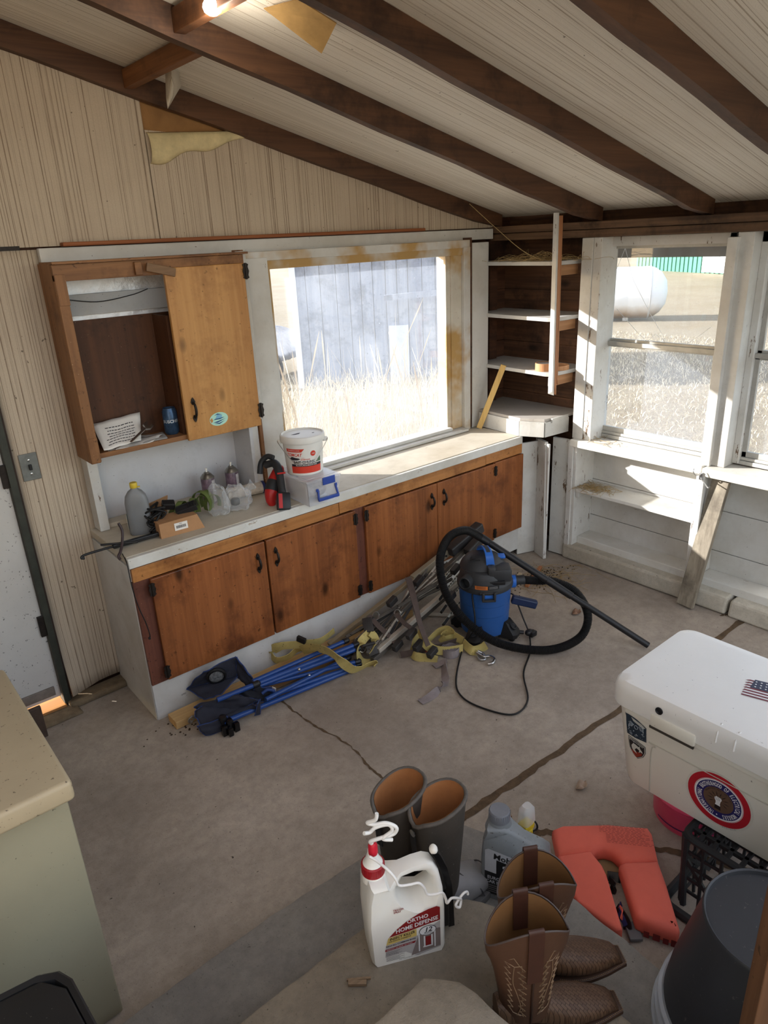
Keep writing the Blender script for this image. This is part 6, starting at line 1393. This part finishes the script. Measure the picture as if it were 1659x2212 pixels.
# ------------------------------------------------------------------ grey motor oil jug
mg = thing('motor_oil_jug', 'dusty grey motor oil jug with black and white label behind the cowboy boots', 'jug', (1.262, 1.012, .1205), R(-64))
MG = plain('dusty silver plastic', sr(126, 130, 132), .45, .1, .12, 10, .05, 200, .4, .35, (.08, .075, .07))
MP = [(-.095, .01), (-.088, 0), (.088, 0), (.095, .01), (.096, .15), (.093, .185), (.075, .212), (.045, .228), (.02, .236), (-.02, .256), (-.030, .262), (-.078, .262), (-.090, .225), (-.095, .15)]
MH = [(.03, .19), (.05, .196), (.066, .186), (.072, .165), (.07, .13), (.058, .118), (.044, .125), (.034, .15), (.028, .175)]
jug_shell(MP, MH, .052, MG, mg)
obj('neck', B().lathe([(.042, .235), (.034, .262), (.030, .275)], 28, M.Translation((-.052, 0, 0))), MG, mg, world=False, smooth=50)
cpb = B().lathe([(.031, .268), (.0325, .272), (.030, .30), (.028, .302), (0, .302)], 32, M.Translation((-.052, 0, 0)))
for i in range(28): a = 2 * PI * i / 28; cpb.box(-.001, .001, -.0008, .0012, .275, .298, 0, 0, M.Translation((-.052 + .031 * math.cos(a), .031 * math.sin(a), 0)) @ M.Rotation(a + PI / 2, 4, 'Z'))
obj('cap', cpb, plain('grey cap', sr(116, 118, 124), .5, 0, .1, 20), mg, world=False, smooth=40)
F = frame((0, -.0526, 0), (1, 0, 0), (0, 0, 1)); T = lambda k: F @ M.Translation((0, 0, .0004 * k)); b = B()
b.poly([(x, y, 0) for x, y in ((-.080, .02), (.020, .02), (.020, .17), (.012, .185), (-.070, .195), (-.080, .188))], 0, T(0))
b.poly([(x, y, 0) for x, y in ((-.080, .02), (.020, .02), (.020, .075), (.0, .094), (-.03, .105), (-.080, .108))], 1, T(1))
b.poly([(x, y, 0) for x, y in ((-.045, .098), (.018, .09), (.018, .152), (-.045, .160))], 1, T(1))
b.poly([(x, y, 0) for x, y in ((-.018, .098), (.0, .096), (.0, .150), (-.012, .150), (-.026, .142), (-.026, .134), (-.018, .136))], 0, T(2))
b.text('Mobil', T(2) @ M.Translation((-.022, .170, 0)) @ M.Rotation(R(-4), 4, 'Z'), .03, 1, bold=True, sx=.95)
b.text('EUROPEAN', T(3) @ M.Translation((-.034, .086, 0)), .0165, 0, bold=True, sx=.9); b.text('CAR FORMULA', T(3) @ M.Translation((-.028, .070, 0)), .0165, 0, bold=True, sx=.85)
for i in range(4): b.poly([(-.074, .054 - i * .008, 0), (.008 - (i % 2) * .02, .054 - i * .008, 0), (.008 - (i % 2) * .02, .0575 - i * .008, 0), (-.074, .0575 - i * .008, 0)], 2, T(3))
obj('label', b, [plain('label silver', sr(190, 192, 196), .5), BLK, TX], mg, world=False)
# small trigger sprayer
sp = thing('spray_bottle', 'small spray bottle with a yellow collar and clear cap behind the motor oil jug', 'spray bottle', (1.415, 1.095, 0))
obj('body', B().lathe([(0, 0), (.03, 0), (.032, .004), (.032, .14), (.026, .165), (.014, .175), (.013, .185)], 28), plain('pale bottle', sr(196, 198, 190), .3), sp, world=False, smooth=40)
obj('collar', B().lathe([(.017, .18), (.021, .182), (.021, .206), (.016, .21), (0, .21)], 24).box(-.024, .02, -.018, .018, .205, .228, .004).box(-.04, -.02, -.007, .007, .165, .225, .003), plain('sprayer yellow', sr(214, 192, 44), .4), sp, world=False, smooth=40)
obj('head', B().loft([[(x, y, z) for x, y in rrect(-a_, a_ * .9, -w_, w_, w_ * .7, 3)] for a_, w_, z in ((.024, .018, .226), (.030, .021, .236), (.026, .019, .285), (.016, .012, .298))], 0), film('clear cap', (.9, .92, .94), .45, .12), sp, world=False, smooth=50)
tag(obj('black_tie', B().tube(catmull([(1.6029, 1.2614, 0.0050), (1.6053, 1.2296, 0.0200), (1.5938, 1.1914, 0.0300), (1.5921, 1.1852, 0.0100), (1.5749, 1.1918, 0.0040)], 6), .0035, 6), RUB), 'short black cord loop on the floor between the motor oil jug and the life vest', 'cord')
tag(obj('twig', B().tube([(1.5476, 1.3198, 0.0040), (1.5732, 1.2844, 0.0060)], .003, 6), OLDX), 'small brown twig on the floor behind the motor oil jug', 'twig')
tag(obj('dry_leaf', B().grid(lambda u, v: tuple(V((1.8853, 1.2054, 0.0100)) + V((.06 * (u - .5), .035 * (v - .5) * (1 - (2 * u - 1) ** 2) ** .5, .012 * math.sin(u * 7) * math.sin(v * 5)))), 8, 6), plain('dry leaf', sr(170, 150, 132), .9, 0, .2, 30), smooth=60, solid=.0008), 'pale curled leaf on the floor left of the white cooler', 'leaf')
tag(obj('dry_leaf', B().grid(lambda u, v: tuple(V((2.9733, 2.0109, 0.0100)) + V((.07 * (u - .5), .04 * (v - .5) * (1 - (2 * u - 1) ** 2) ** .5, .012 * math.sin(u * 7) * math.sin(v * 5)))), 8, 6), plain('brown leaf', sr(136, 104, 84), .9, 0, .2, 30), smooth=60, solid=.0008), 'brown leaf on the floor inside the vacuum hose loop', 'leaf')
tag(obj('washer', B().lathe([(.010, 0), (.019, 0), (.0195, .0015), (.019, .003), (.010, .003), (.010, 0)], 28, M.Translation((.820, .715, .2708))), METAL, smooth=40), 'bright steel washer on the middle step beside the cowboy boots', 'washer')
b = B(); a_ = V((0.6466, 1.0309, 0.2775)); b.beam(a_, a_ + V((.035, -.03, .0)), .012, .010, bev=.001); b.beam(a_ + V((.002, .008, .001)), a_ + V((.05, -.028, .001)), .005, .006); tag(obj('wood_chip', b, wood('chip wood', sr(96, 78, 60), sr(150, 126, 100), 0)), 'short splintered wood chip on the middle step', 'wood chip')

# ------------------------------------------------------------------ cowboy boots
CBR = plain('brown boot leather', sr(72, 47, 32), .5, 0, .16, 7, .08, 160); CTAN = plain('tan boot inside', sr(118, 82, 46), .7, 0, .12, 9); CST = plain('boot stitching', sr(122, 98, 74), .6); CPUL = plain('dark pull strap', sr(62, 36, 26), .45, 0, .15, 20)
def weave():
    t_ = NT('basket weave leather'); v = t_.coord((1, 1, 1), (0, 0, R(45)))
    br = t_.n('TexBrick', _offset=.5, Scale=62.0, Color1=(*sr(98, 75, 56), 1), Color2=(*sr(78, 57, 42), 1), Mortar=(*sr(48, 32, 22), 1), Mortar__Size=.03, Mortar__Smooth=.4, Brick__Width=.9, Row__Height=.45)
    t_.t.links.new(v.outputs[0], br.inputs['Vector'])
    col = t_.mix(t_.ramp(t_.noise(9, 3, .6, v), [(.35, 0.), (.7, .5)]), br.outputs['Color'], sr(84, 58, 40))
    return t_.bsdf(col, .5, 0, t_.bump(t_.math('SUBTRACT', 1.0, br.outputs['Fac']), .7, .003), .35)
CWV = weave()
def cowboy_boot(loc, rz, label):
    t_ = thing('cowboy_boot', label, 'boot', loc, rz, 'brown cowboy boots on the step'); HT = .315; n = 36
    # x = toe direction. shaft rings (wider in x)
    def ringc(hx, hy, z, cx=0, sc=0):
        out = []
        for j in range(n):
            a = 2 * PI * j / n
            x, y = hx * math.cos(a), hy * math.sin(a); s_ = abs(math.sin(a)) ** 1.6
            out.append((cx + x, y, z + sc * (s_ - .35)))
        return out
    sh = [ringc(.062, .042, .065, .004), ringc(.060, .044, .10, .0), ringc(.064, .048, .15, -.002), ringc(.074, .050, .21, -.002, .0), ringc(.084, .051, .25, 0, .025), ringc(.093, .052, HT - .03, 0, .06), ringc(.096, .052, HT, 0, .07)]
    obj('shaft', B().loft(sh, 0, False, False), CBR, t_, world=False, smooth=60)
    inn = [ringc(.0925, .0485, HT - .001, 0, .07), ringc(.081, .047, .25, 0, .03), ringc(.066, .046, .18), ringc(.054, .038, .09)]
    obj('lining', B().loft(inn, 0, False, True), CTAN, t_, world=False, smooth=60)
    obj('top_piping', B().tube(ringc(.0945, .0505, HT + .001, 0, .07), .0022, 6, closed=True), plain('grey piping', sr(74, 62, 58), .5), t_, world=False, smooth=60)
    for s_ in (-1, 1):
        P = [(0, s_ * .0535, .215), (0, s_ * .0550, .27), (0, s_ * .0555, .345), (0, s_ * .054, .368), (0, s_ * .047, .365), (0, s_ * .044, .32), (0, s_ * .041, .26)]
        obj('pull_strap', B().ribbon(catmull(P, 5), .034, (1, 0, 0), .003), CPUL, t_, world=False, smooth=60)
        obj('side_welt', B().tube(catmull([(-.002, s_ * .0525, .215), (-.002, s_ * .0515, .19), (-.002, s_ * .0500, .15), (0, s_ * .0465, .10), (.0, s_ * .0445, .07)], 6), .0026, 6), plain('dark welt', sr(52, 34, 24), .5), t_, world=False, smooth=60)
        b_ = B()
        # flame stitching on the front and back quarters of the shaft
        for sx_ in (-1, 1):
            def S(u, z):  # u: angle fraction from side centre toward front/back
                a = PI / 2 * s_ - s_ * sx_ * u if True else 0
                k = max(0, min(1, (z - .10) / .20)); hx = .060 + .026 * k; hy = .0455 + .0065 * k
                return V(((hx + .0012) * math.cos(a), (hy + .0012) * math.sin(a), z))
            for off in (0, .11):
                L_ = []; 
                for i in range(9): L_ += [(.22 + off * .8 + .02 * math.sin(i), .098 + i * .019), (.44 - off * .5 + .04 * math.sin(i * 2.1), .115 + i * .019)]
                L_.append((.55, .29 - off * .25))
                for i in range(9): L_ += [(.86 - off * .4 + .03 * math.sin(i), .275 - i * .019), (.68 + off * .2, .258 - i * .019)]
                L_.append((.30 + off, .10))
                b_.tube([S(u, z) for u, z in L_], .0010, 4)
            b_.tube(catmull([S(u, z) for u, z in ((.55, .10), (.40, .13), (.50, .17), (.62, .21), (.56, .26))], 6), .0010, 4)
        obj('stitching', b_, CST, t_, world=False, smooth=60)
    # foot, square toe
    L0, L1 = -.068, .225; rr2 = []
    for i in range(20):
        s_ = i / 19; x = L0 + (L1 - L0) * s_
        hw = .034 + .012 * math.exp(-((s_ - .62) / .2) ** 2) - .004 * math.exp(-((s_ - .3) / .12) ** 2)
        if s_ > .82: hw *= 1 - .34 * ((s_ - .82) / .18) ** 1.3
        if s_ < .08: hw *= .72 + 3.5 * s_
        bot = .014 + (.030 * max(0, .45 - s_) / .45) ** 1
        if s_ < .3: top = .105
        elif s_ < .5: top = .105 - (s_ - .3) * .11
        else: top = .083 - (s_ - .5) * .09
        if s_ > .93: top *= 1 - .42 * ((s_ - .93) / .07) ** 2
        rr2.append([(x, hw * math.copysign(abs(math.cos(a)) ** .72, math.cos(a)), bot + (top - bot) * (.5 + .5 * math.copysign(abs(math.sin(a)) ** .75, math.sin(a)))) for a in [2 * PI * j / 24 for j in range(24)]])
    obj('foot', B().loft(rr2), CWV, t_, world=False, smooth=60)
    so = []
    for i in range(30):
        s_ = i / 29; x = L0 + .03 + (L1 - L0 - .02) * s_; hw = .036 + .013 * math.exp(-((s_ - .58) / .22) ** 2) - .007 * math.exp(-((s_ - .25) / .12) ** 2)
        if s_ > .80: hw *= 1 - .30 * ((s_ - .80) / .20) ** 1.3
        so.append((x, hw))
    poly = [(x, -h) for x, h in so] + [(x, h) for x, h in so[::-1]]
    obj('sole', B().prism(poly, .004, .016, bev=.002), plain('dark leather sole', sr(64, 44, 32), .5), t_, world=False, smooth=40)
    w_ = B(); edge = [(x, -h + .003, .0172) for x, h in so[10:]] + [(x, h - .003, .0172) for x, h in so[:9:-1]]
    for i in range(len(edge) - 1):
        a_, c_ = V(edge[i]), V(edge[i + 1]); m_ = max(1, int((c_ - a_).length / .0045))
        for k in range(m_): p0 = a_.lerp(c_, k / m_); p1 = a_.lerp(c_, (k + .6) / m_); w_.tube([p0, p1], .0011, 4)
    obj('welt_stitching', w_, CST, t_, world=False)
    obj('heel', B().loft([[(x * k - .034, y * k, z) for x, y in ((-.034, -.026), (.030, -.028), (.034, 0), (.030, .028), (-.034, .026), (-.040, 0))] for k, z in ((.92, 0), (.98, .02), (1.0, .044))]), plain('stacked heel', sr(58, 38, 26), .5), t_, world=False, smooth=30)
    return t_
cowboy_boot((.898, .683, .2705), R(-31), 'nearer brown cowboy boot, at the bottom edge of the photo')
cowboy_boot((1.006, .742, .2705), R(-31), 'farther brown cowboy boot, partly hidden behind the nearer one')

# brown door jamb and tan wall board at the lower right corner
FJ = M.Translation((.955, .261, 0)) @ M.Rotation(R(-43), 4, 'Z')
d = struct('door_2_frame', B().box(0, .036, -.03, .012, .275, 2.05, .003, 0, FJ).box(-.002, .037, -.033, -.029, .275, .93, .002, 0, FJ), wood('brown door edge', sr(74, 48, 30), sr(112, 78, 52), 2, 1, .6, wear=.6, wearc=sr(150, 130, 100)))
struct('wall_near', B().box(.037, .60, -.022, .0, .275, 2.05, 0, 0, FJ), plain('tan board', sr(150, 134, 106), .7, 0, .1))

# ------------------------------------------------------------------ outdoors
GZ = -.15
def ground_mat():
    t = NT('dry winter grass ground'); v = t.coord((1, 1, 1)); v2 = t.coord((1, 2.2, 1))
    col = t.mix(t.ramp(t.noise(.35, 5, .7, v), [(.35, 0.), (.65, 1.)]), sr(190, 178, 156), sr(206, 196, 178))
    col = t.mix(t.ramp(t.noise(26, 4, .8, v2), [(.4, 0.), (.66, .8)]), col, sr(150, 136, 114))
    col = t.mix(t.ramp(t.noise(5, 6, .8, v), [(.55, 0.), (.75, .6)]), col, sr(222, 214, 198))
    return t.bsdf(col, .9, 0, t.bump(t.noise(20, 5, .8, v2), 1, .08), .1)
b = B(); b.grid(lambda u, v: (-14 + 74 * u, -34 + 94 * v, GZ), 8, 8)
struct('ground_grass', b, ground_mat())
GB = plain('bleached grass blades', sr(214, 202, 178), .8, 0, .2, 3)
GRASS = B()
def blades(name, label, spots, seed, hmin, hmax, w, lean=.3, head=False):
    q = random.Random(seed); b = GRASS
    for x, y in spots:
        h = q.uniform(hmin, hmax) * (1 if q.random() < .8 else 1.25); a = q.uniform(0, 2 * PI); l = abs(q.gauss(0, lean)) * h; d_ = V((math.cos(a), math.sin(a), 0)); n = V((-d_.y, d_.x, 0))
        if q.random() < .6: n = V((.765, -.643, 0))
        P = [V((x, y, GZ)) + d_ * l * t * t + V((0, 0, h * (t - .18 * t * t * min(1, l / h)))) for t in (0, .35, .7, 1)]
        ws = (w, w * .8, w * .55, w * .12)
        if head and q.random() < .5: ws = (w * .7, w * .6, w * .5, w * .2); P.append(P[-1] + (P[-1] - P[-2]) * .35); ws = (w * .6, w * .5, w * .45, w * 2.0, w * .2)
        k = len(P); b.add([p + n * s * ww / 2 for p, ww in zip(P, ws) for s in (-1, 1)], [(2 * i, 2 * i + 1, 2 * i + 3, 2 * i + 2) for i in range(k - 1)])
q = random.Random(31)
spots = [(q.uniform(2.3, 6.2), q.uniform(3.75, 6.9)) for i in range(2300)]
blades('tall_grass', 'tall bleached grass growing outside the picture window', [(x, y) for x, y in spots if y - 3.6 > (x - 4.4) * .3], 1, .35, .8, .007, .32)
blades('grass_stalks', 'tallest seed stalks of the bleached grass standing in front of the shed', [(q.uniform(2.6, 5.0), q.uniform(3.9, 5.8)) for i in range(110)], 2, .9, 1.3, .007, .22, True)
spots = [(q.uniform(4.1, 14), q.uniform(1.0, 9.0)) for i in range(26000)]
blades('short_grass', 'short dry grass outside the right hand windows', spots, 3, .025, .06, .010, 1.1)
spots = [(q.uniform(3, 8), q.uniform(6.8, 9.2)) for i in range(2500)]
blades('mid_grass', 'dry grass at the foot of the shed', spots, 5, .10, .32, .010, .5)
GRASS.keep = True
tag(obj('dry_grass', GRASS, GB), 'bleached dry grass outside the windows, tall in front of the shed and short beyond the right window', 'grass', kind='stuff')
# grey plank shed facing the picture window
sd = thing('plank_shed', 'old grey wooden shed with vertical planks outside the picture window', 'shed', (7.5, 8.2, GZ))
A0 = V((6.07, 9.38, GZ)); ux = V((.765, -.644, 0)); uy = V((.644, .765, 0)); PLK = wood('grey shed planks', sr(128, 136, 152), sr(156, 164, 180), 2, .5, .85, dark=sr(104, 110, 122), wear=.6, wearc=sr(60, 62, 70))
q = random.Random(8); s = 0; b = B()
while s < 3.0:
    w_ = q.uniform(.16, .24); p = A0 + ux * (s + w_ / 2) + uy * q.uniform(0, .012); b.beam(p + V((0, 0, q.uniform(.02, .10))), p + V((0, 0, 3.25)), w_ - .008, .025, uy); s += w_
obj('plank_wall', b, PLK, sd)
b = B(); p = A0 + uy * .03; b.add([p, p + ux * 3, p + ux * 3 + uy * 2.4, p + uy * 2.4, p + V((0, 0, 3.2)), p + ux * 3 + V((0, 0, 3.2)), p + ux * 3 + uy * 2.4 + V((0, 0, 3.2)), p + uy * 2.4 + V((0, 0, 3.2))], [(0, 1, 5, 4), (1, 2, 6, 5), (2, 3, 7, 6), (3, 0, 4, 7), (4, 5, 6, 7)])
obj('side_walls', b, plain('shed dark wall', sr(150, 152, 158), .9), sd)
b = B(); b.beam(A0 - ux * .01 - uy * .02 + V((0, 0, .0)), A0 - ux * .01 - uy * .02 + V((0, 0, 3.2)), .09, .04, uy); obj('corner_board', b, plain('white corner board', sr(226, 230, 236), .8, 0, .08), sd)
b = B(); b.add([A0 - ux * .2 - uy * .25 + V((0, 0, 3.2)), A0 + ux * 3.15 - uy * .25 + V((0, 0, 3.2)), A0 + ux * 3.15 + uy * 1.2 + V((0, 0, 3.9)), A0 - ux * .2 + uy * 1.2 + V((0, 0, 3.9)), A0 + ux * 3.15 + uy * 2.6 + V((0, 0, 3.2)), A0 - ux * .2 + uy * 2.6 + V((0, 0, 3.2))], [(0, 1, 2, 3), (3, 2, 4, 5), (0, 3, 5), (1, 4, 2)]); obj('roof', b, plain('shed roof', sr(120, 122, 126), .7), sd)
b = B(); p = A0 + ux * 1.55 - uy * .03; b.beam(p, p + V((0, 0, .9)), .30, .02, uy); obj('patch_board', b, plain('pale patch', sr(196, 202, 212), .8), sd)
b = B(); p = A0 + ux * 2.25 - uy * .35; b.beam(p, p + V((0, 0, 1.45)), .07, .07, uy); b.beam(p + V((0, 0, 1.38)), p + ux * 1.0 + V((0, 0, 1.34)), .05, .10); b.beam(p + V((0, 0, .5)), p + ux * 1.0 + V((0, 0, .48)), .05, .10); b.beam(p + V((0, 0, 1.38)), p - ux * .9 + V((0, 0, 1.33)), .05, .08)
f_ = thing('pen_rail', 'grey wooden rail pen standing in front of the shed', 'fence', p); obj('rails', b, PLK, f_)
# roll of corrugated sheet and old wheel to the left of the shed
cr_ = thing('corrugated_sheet', 'curved corrugated metal sheet on the grass left of the shed', 'metal sheet', (6.4, 10.9, GZ))
def corr(u, v): a = -.9 + 1.9 * v; r_ = 1.05 + .018 * math.sin(u * 60); return V((6.0, 10.9, GZ - .28)) + V((.62, .3, 0)) * (2.1 * (u - .4)) + V((.765, -.644, 0)) * 1.0 * r_ * math.sin(a) * .8 + V((0, 0, r_ * math.cos(a)))
obj('sheet', B().grid(corr, 90, 14), plain('galvanised sheet', sr(176, 180, 186), .4, .7, .2, 4), cr_, smooth=60, solid=.004)
wh_ = thing('old_wheel', 'dark old wheel leaning at the shed corner', 'wheel', (5.62, 9.78, GZ + .32)); obj('tyre', B().lathe([(.20, -.07), (.30, -.08), (.32, -.04), (.32, .04), (.30, .08), (.20, .07), (.20, -.07)], 32, frame((5.62, 9.78, GZ + .33), (.765, -.644, 0), (.1, .1, 1))), RUB, wh_, smooth=40)
obj('rim', B().lathe([(.2, -.03), (.06, -.01), (0, 0)], 24, frame((5.62, 9.78, GZ + .33), (.765, -.644, 0), (.1, .1, 1))), METAL, wh_, smooth=40)
# propane tank
pt_ = thing('propane_tank', 'white propane tank with a stained belly on the lawn beyond the window', 'tank', (17, 11, GZ))
def tankmat():
    t = NT('tank paint'); v = t.coord(); sx_ = t.n('SeparateXYZ'); t.t.links.new(t.n('TexCoord').outputs['Object'], sx_.inputs[0])
    st = t.math('MULTIPLY', t.ramp(t.math('ADD', sx_.outputs[2], t.math('MULTIPLY', t.noise(3, 4, .6, v), .22)), [(.24, 1.), (.52, 0.)]), .9)
    return t.bsdf(t.mix(st, sr(226, 230, 236), sr(150, 116, 66)), .4, 0, None, .4)
ax = V((.56, -.83, 0)); C0 = V((16.28, 9.52, GZ + .64)); r_ = .60; prof = [(0, -.42), (.28, -.38), (.46, -.26), (.56, -.12), (r_, 0), (r_, 2.4), (.53, 2.52), (.44, 2.66), (.28, 2.78), (0, 2.82)]
obj('shell', B().lathe(prof, 40, frame(C0, ax.cross(V((0, 0, 1))), (0, 0, 1))), tankmat(), pt_, smooth=60)
zax = frame(C0, ax.cross(V((0, 0, 1))), (0, 0, 1)).to_3x3() @ V((0, 0, 1))
for s_ in (.5, 1.9): obj('leg', B().box(-.2, .2, -.06, .06, 0, .18, 0, 0, M.Translation(C0 + zax * s_ + V((0, 0, -.68))) @ M.Rotation(R(30), 4, 'Z')), plain('tank foot', sr(200, 200, 200), .8), pt_)
obj('weld_seam', B().lathe([(r_ + .004, -.02), (r_ + .012, 0), (r_ + .004, .02)], 40, frame(C0, ax.cross(V((0, 0, 1))), (0, 0, 1))), plain('weld', sr(190, 192, 196), .5), pt_, smooth=60)
# far green metal building with a white end bay
gb = thing('green_building', 'long green ribbed metal building far across the lawn', 'building', (33, 18, GZ))
P0, P1, P2 = V((35.5, 21.6, GZ)), V((32.9, 16.6, GZ)), V((31.3, 13.9, GZ)); d_ = (P1 - P0).normalized()
bb = B(); L_ = (P2 - P0).length + 14; n = 70; up_ = V((0, 0, 3.2)); o_ = V((d_.y, -d_.x, 0))
for i in range(n): bb.beam(P0 + d_ * L_ * (i + .5) / n * 1.0 + o_ * .05, P0 + d_ * L_ * (i + .5) / n + o_ * .05 + up_, L_ / n * .55, .05, o_)
bb.beam(P0 + up_ * .5, P0 + d_ * L_ + up_ * .5, .06, 3.2)
obj('metal_wall', bb, plain('teal green siding', sr(66, 132, 114), .5, 0, .1, .5), gb)
obj('white_bay', B().beam(P1 + o_ * .12 + up_ * .5, P1 + o_ * .12 + d_ * 3.4 + up_ * .5, .04, 3.1).beam(P1 + o_ * .16 + d_ * 1.1 + up_ * .5, P1 + o_ * .16 + d_ * 1.18 + up_ * .5, .03, 3.1), plain('white bay siding', sr(226, 232, 240), .6, 0, .04), gb)
obj('roof', B().beam(P0 + up_ * 1.08 - d_, P0 + d_ * (L_ + 1) + up_ * 1.08, 6, .5), plain('green roof', sr(120, 160, 146), .6), gb)
# far tree line and house behind the tank so the horizon is closed
for i in range(9):
    x, y, h = 44 + 1.5 * (i % 3), -6 + 6.5 * i, 5 + (i * 37 % 5) * .5
    tr = thing('bare_tree', 'leafless tree on the far horizon, %s from the left' % ('first', 'second', 'third', 'fourth', 'fifth', 'sixth', 'seventh', 'eighth', 'ninth')[8 - i], 'tree', (x, y, GZ), group='bare trees on the horizon'); b = B(); q = random.Random(i)
    b.tube([(x, y, GZ), (x + .1, y, h * .5), (x, y + .2, h)], [.22, .14, .03], 6)
    for k in range(26):
        z0 = q.uniform(.25, .9) * h; a = q.uniform(0, 2 * PI); l = (h - z0) * .5 + .8; b.tube([(x, y, z0), (x + l * .5 * math.cos(a), y + l * .5 * math.sin(a), z0 + l * .3), (x + l * math.cos(a), y + l * math.sin(a), z0 + l * .7)], [.07, .05, .015], 4)
    obj('trunk', b, plain('bark %d' % i, sr(140, 126, 112), .9), tr)
# eave over the right hand windows
struct('trim_eave', B().box(3.80, 4.15, .38, 3.4, 1.90, 1.93).box(4.13, 4.17, .38, 3.4, 1.818, 1.99), plain('grey fascia', sr(150, 148, 144), .8))

# ------------------------------------------------------------------ lights
w_ = D.worlds.new('sky'); SC.world = w_; w_.use_nodes = True; nt = w_.node_tree; nt.nodes.clear()
sk = nt.nodes.new('ShaderNodeTexSky'); sk.sky_type = 'NISHITA'; sk.sun_disc = False; sk.sun_elevation = R(17); sk.sun_rotation = R(0); sk.air_density = 1.0; sk.dust_density = 1.6; sk.ozone_density = 1.0
SUND = V((.648, -.762, -.34)).normalized()
sk.sun_rotation = math.atan2(-SUND.x, -SUND.y)
mx = nt.nodes.new('ShaderNodeMix'); mx.data_type = 'RGBA'; mx.inputs[0].default_value = .45; mx.inputs[7].default_value = (3.6, 3.3, 3.05, 1)
bg = nt.nodes.new('ShaderNodeBackground'); bg.inputs[1].default_value = SKY_STRENGTH = .22
ou = nt.nodes.new('ShaderNodeOutputWorld'); nt.links.new(sk.outputs[0], mx.inputs[6]); nt.links.new(mx.outputs[2], bg.inputs[0]); nt.links.new(bg.outputs[0], ou.inputs[0])
su = D.lights.new('sun', 'SUN'); su.energy = 4.8; su.angle = R(.7); su.color = (1, .95, .88); so_ = D.objects.new('sun', su); COL.objects.link(so_); so_.rotation_euler = SUND.to_track_quat('-Z', 'Y').to_euler()
# bare bulb on the ceiling between the second and third rafters (its edge shows at the top of the photo)
lb = thing('ceiling_bulb', 'lit white bulb at the very top of the photo between two rafters', 'light bulb', (1.20, 2.155, zc(1.20) - .001))
obj('holder', B().lathe([(0, 0), (.045, 0), (.045, -.02), (.022, -.03), (.02, -.045), (0, -.045)], 24), WPLA, lb, world=False, smooth=40)
bm_ = NT('bulb glow'); e_ = bm_.n('Emission', Color=(1, .93, .82, 1), Strength=3.0); bm_.t.links.new(e_.outputs[0], bm_.out.inputs[0])
obj('glass_bulb', B().lathe([(.014, -.045), (.018, -.050), (.026, -.062), (.028, -.070), (.024, -.082), (.012, -.090), (0, -.092)], 24), bm_.m, lb, world=False, smooth=60)
pl_ = D.lights.new('bulb_light', 'POINT'); pl_.energy = 1.2; pl_.color = (1, .9, .76); pl_.shadow_soft_size = .05; po_ = D.objects.new('bulb_light', pl_); COL.objects.link(po_); po_.location = (1.20, 2.155, zc(1.20) - .11)

SC.render.film_transparent = False
vs_ = SC.view_settings; vs_.view_transform = 'Standard'; vs_.look = 'None'; vs_.exposure = 1.72; vs_.gamma = 1; vs_.use_curve_mapping = False
SC.cycles.max_bounces = 10; SC.cycles.diffuse_bounces = 5; SC.cycles.transparent_max_bounces = 24; SC.cycles.transmission_bounces = 8; SC.cycles.use_denoising = True; SC.cycles.sample_clamp_indirect = 6
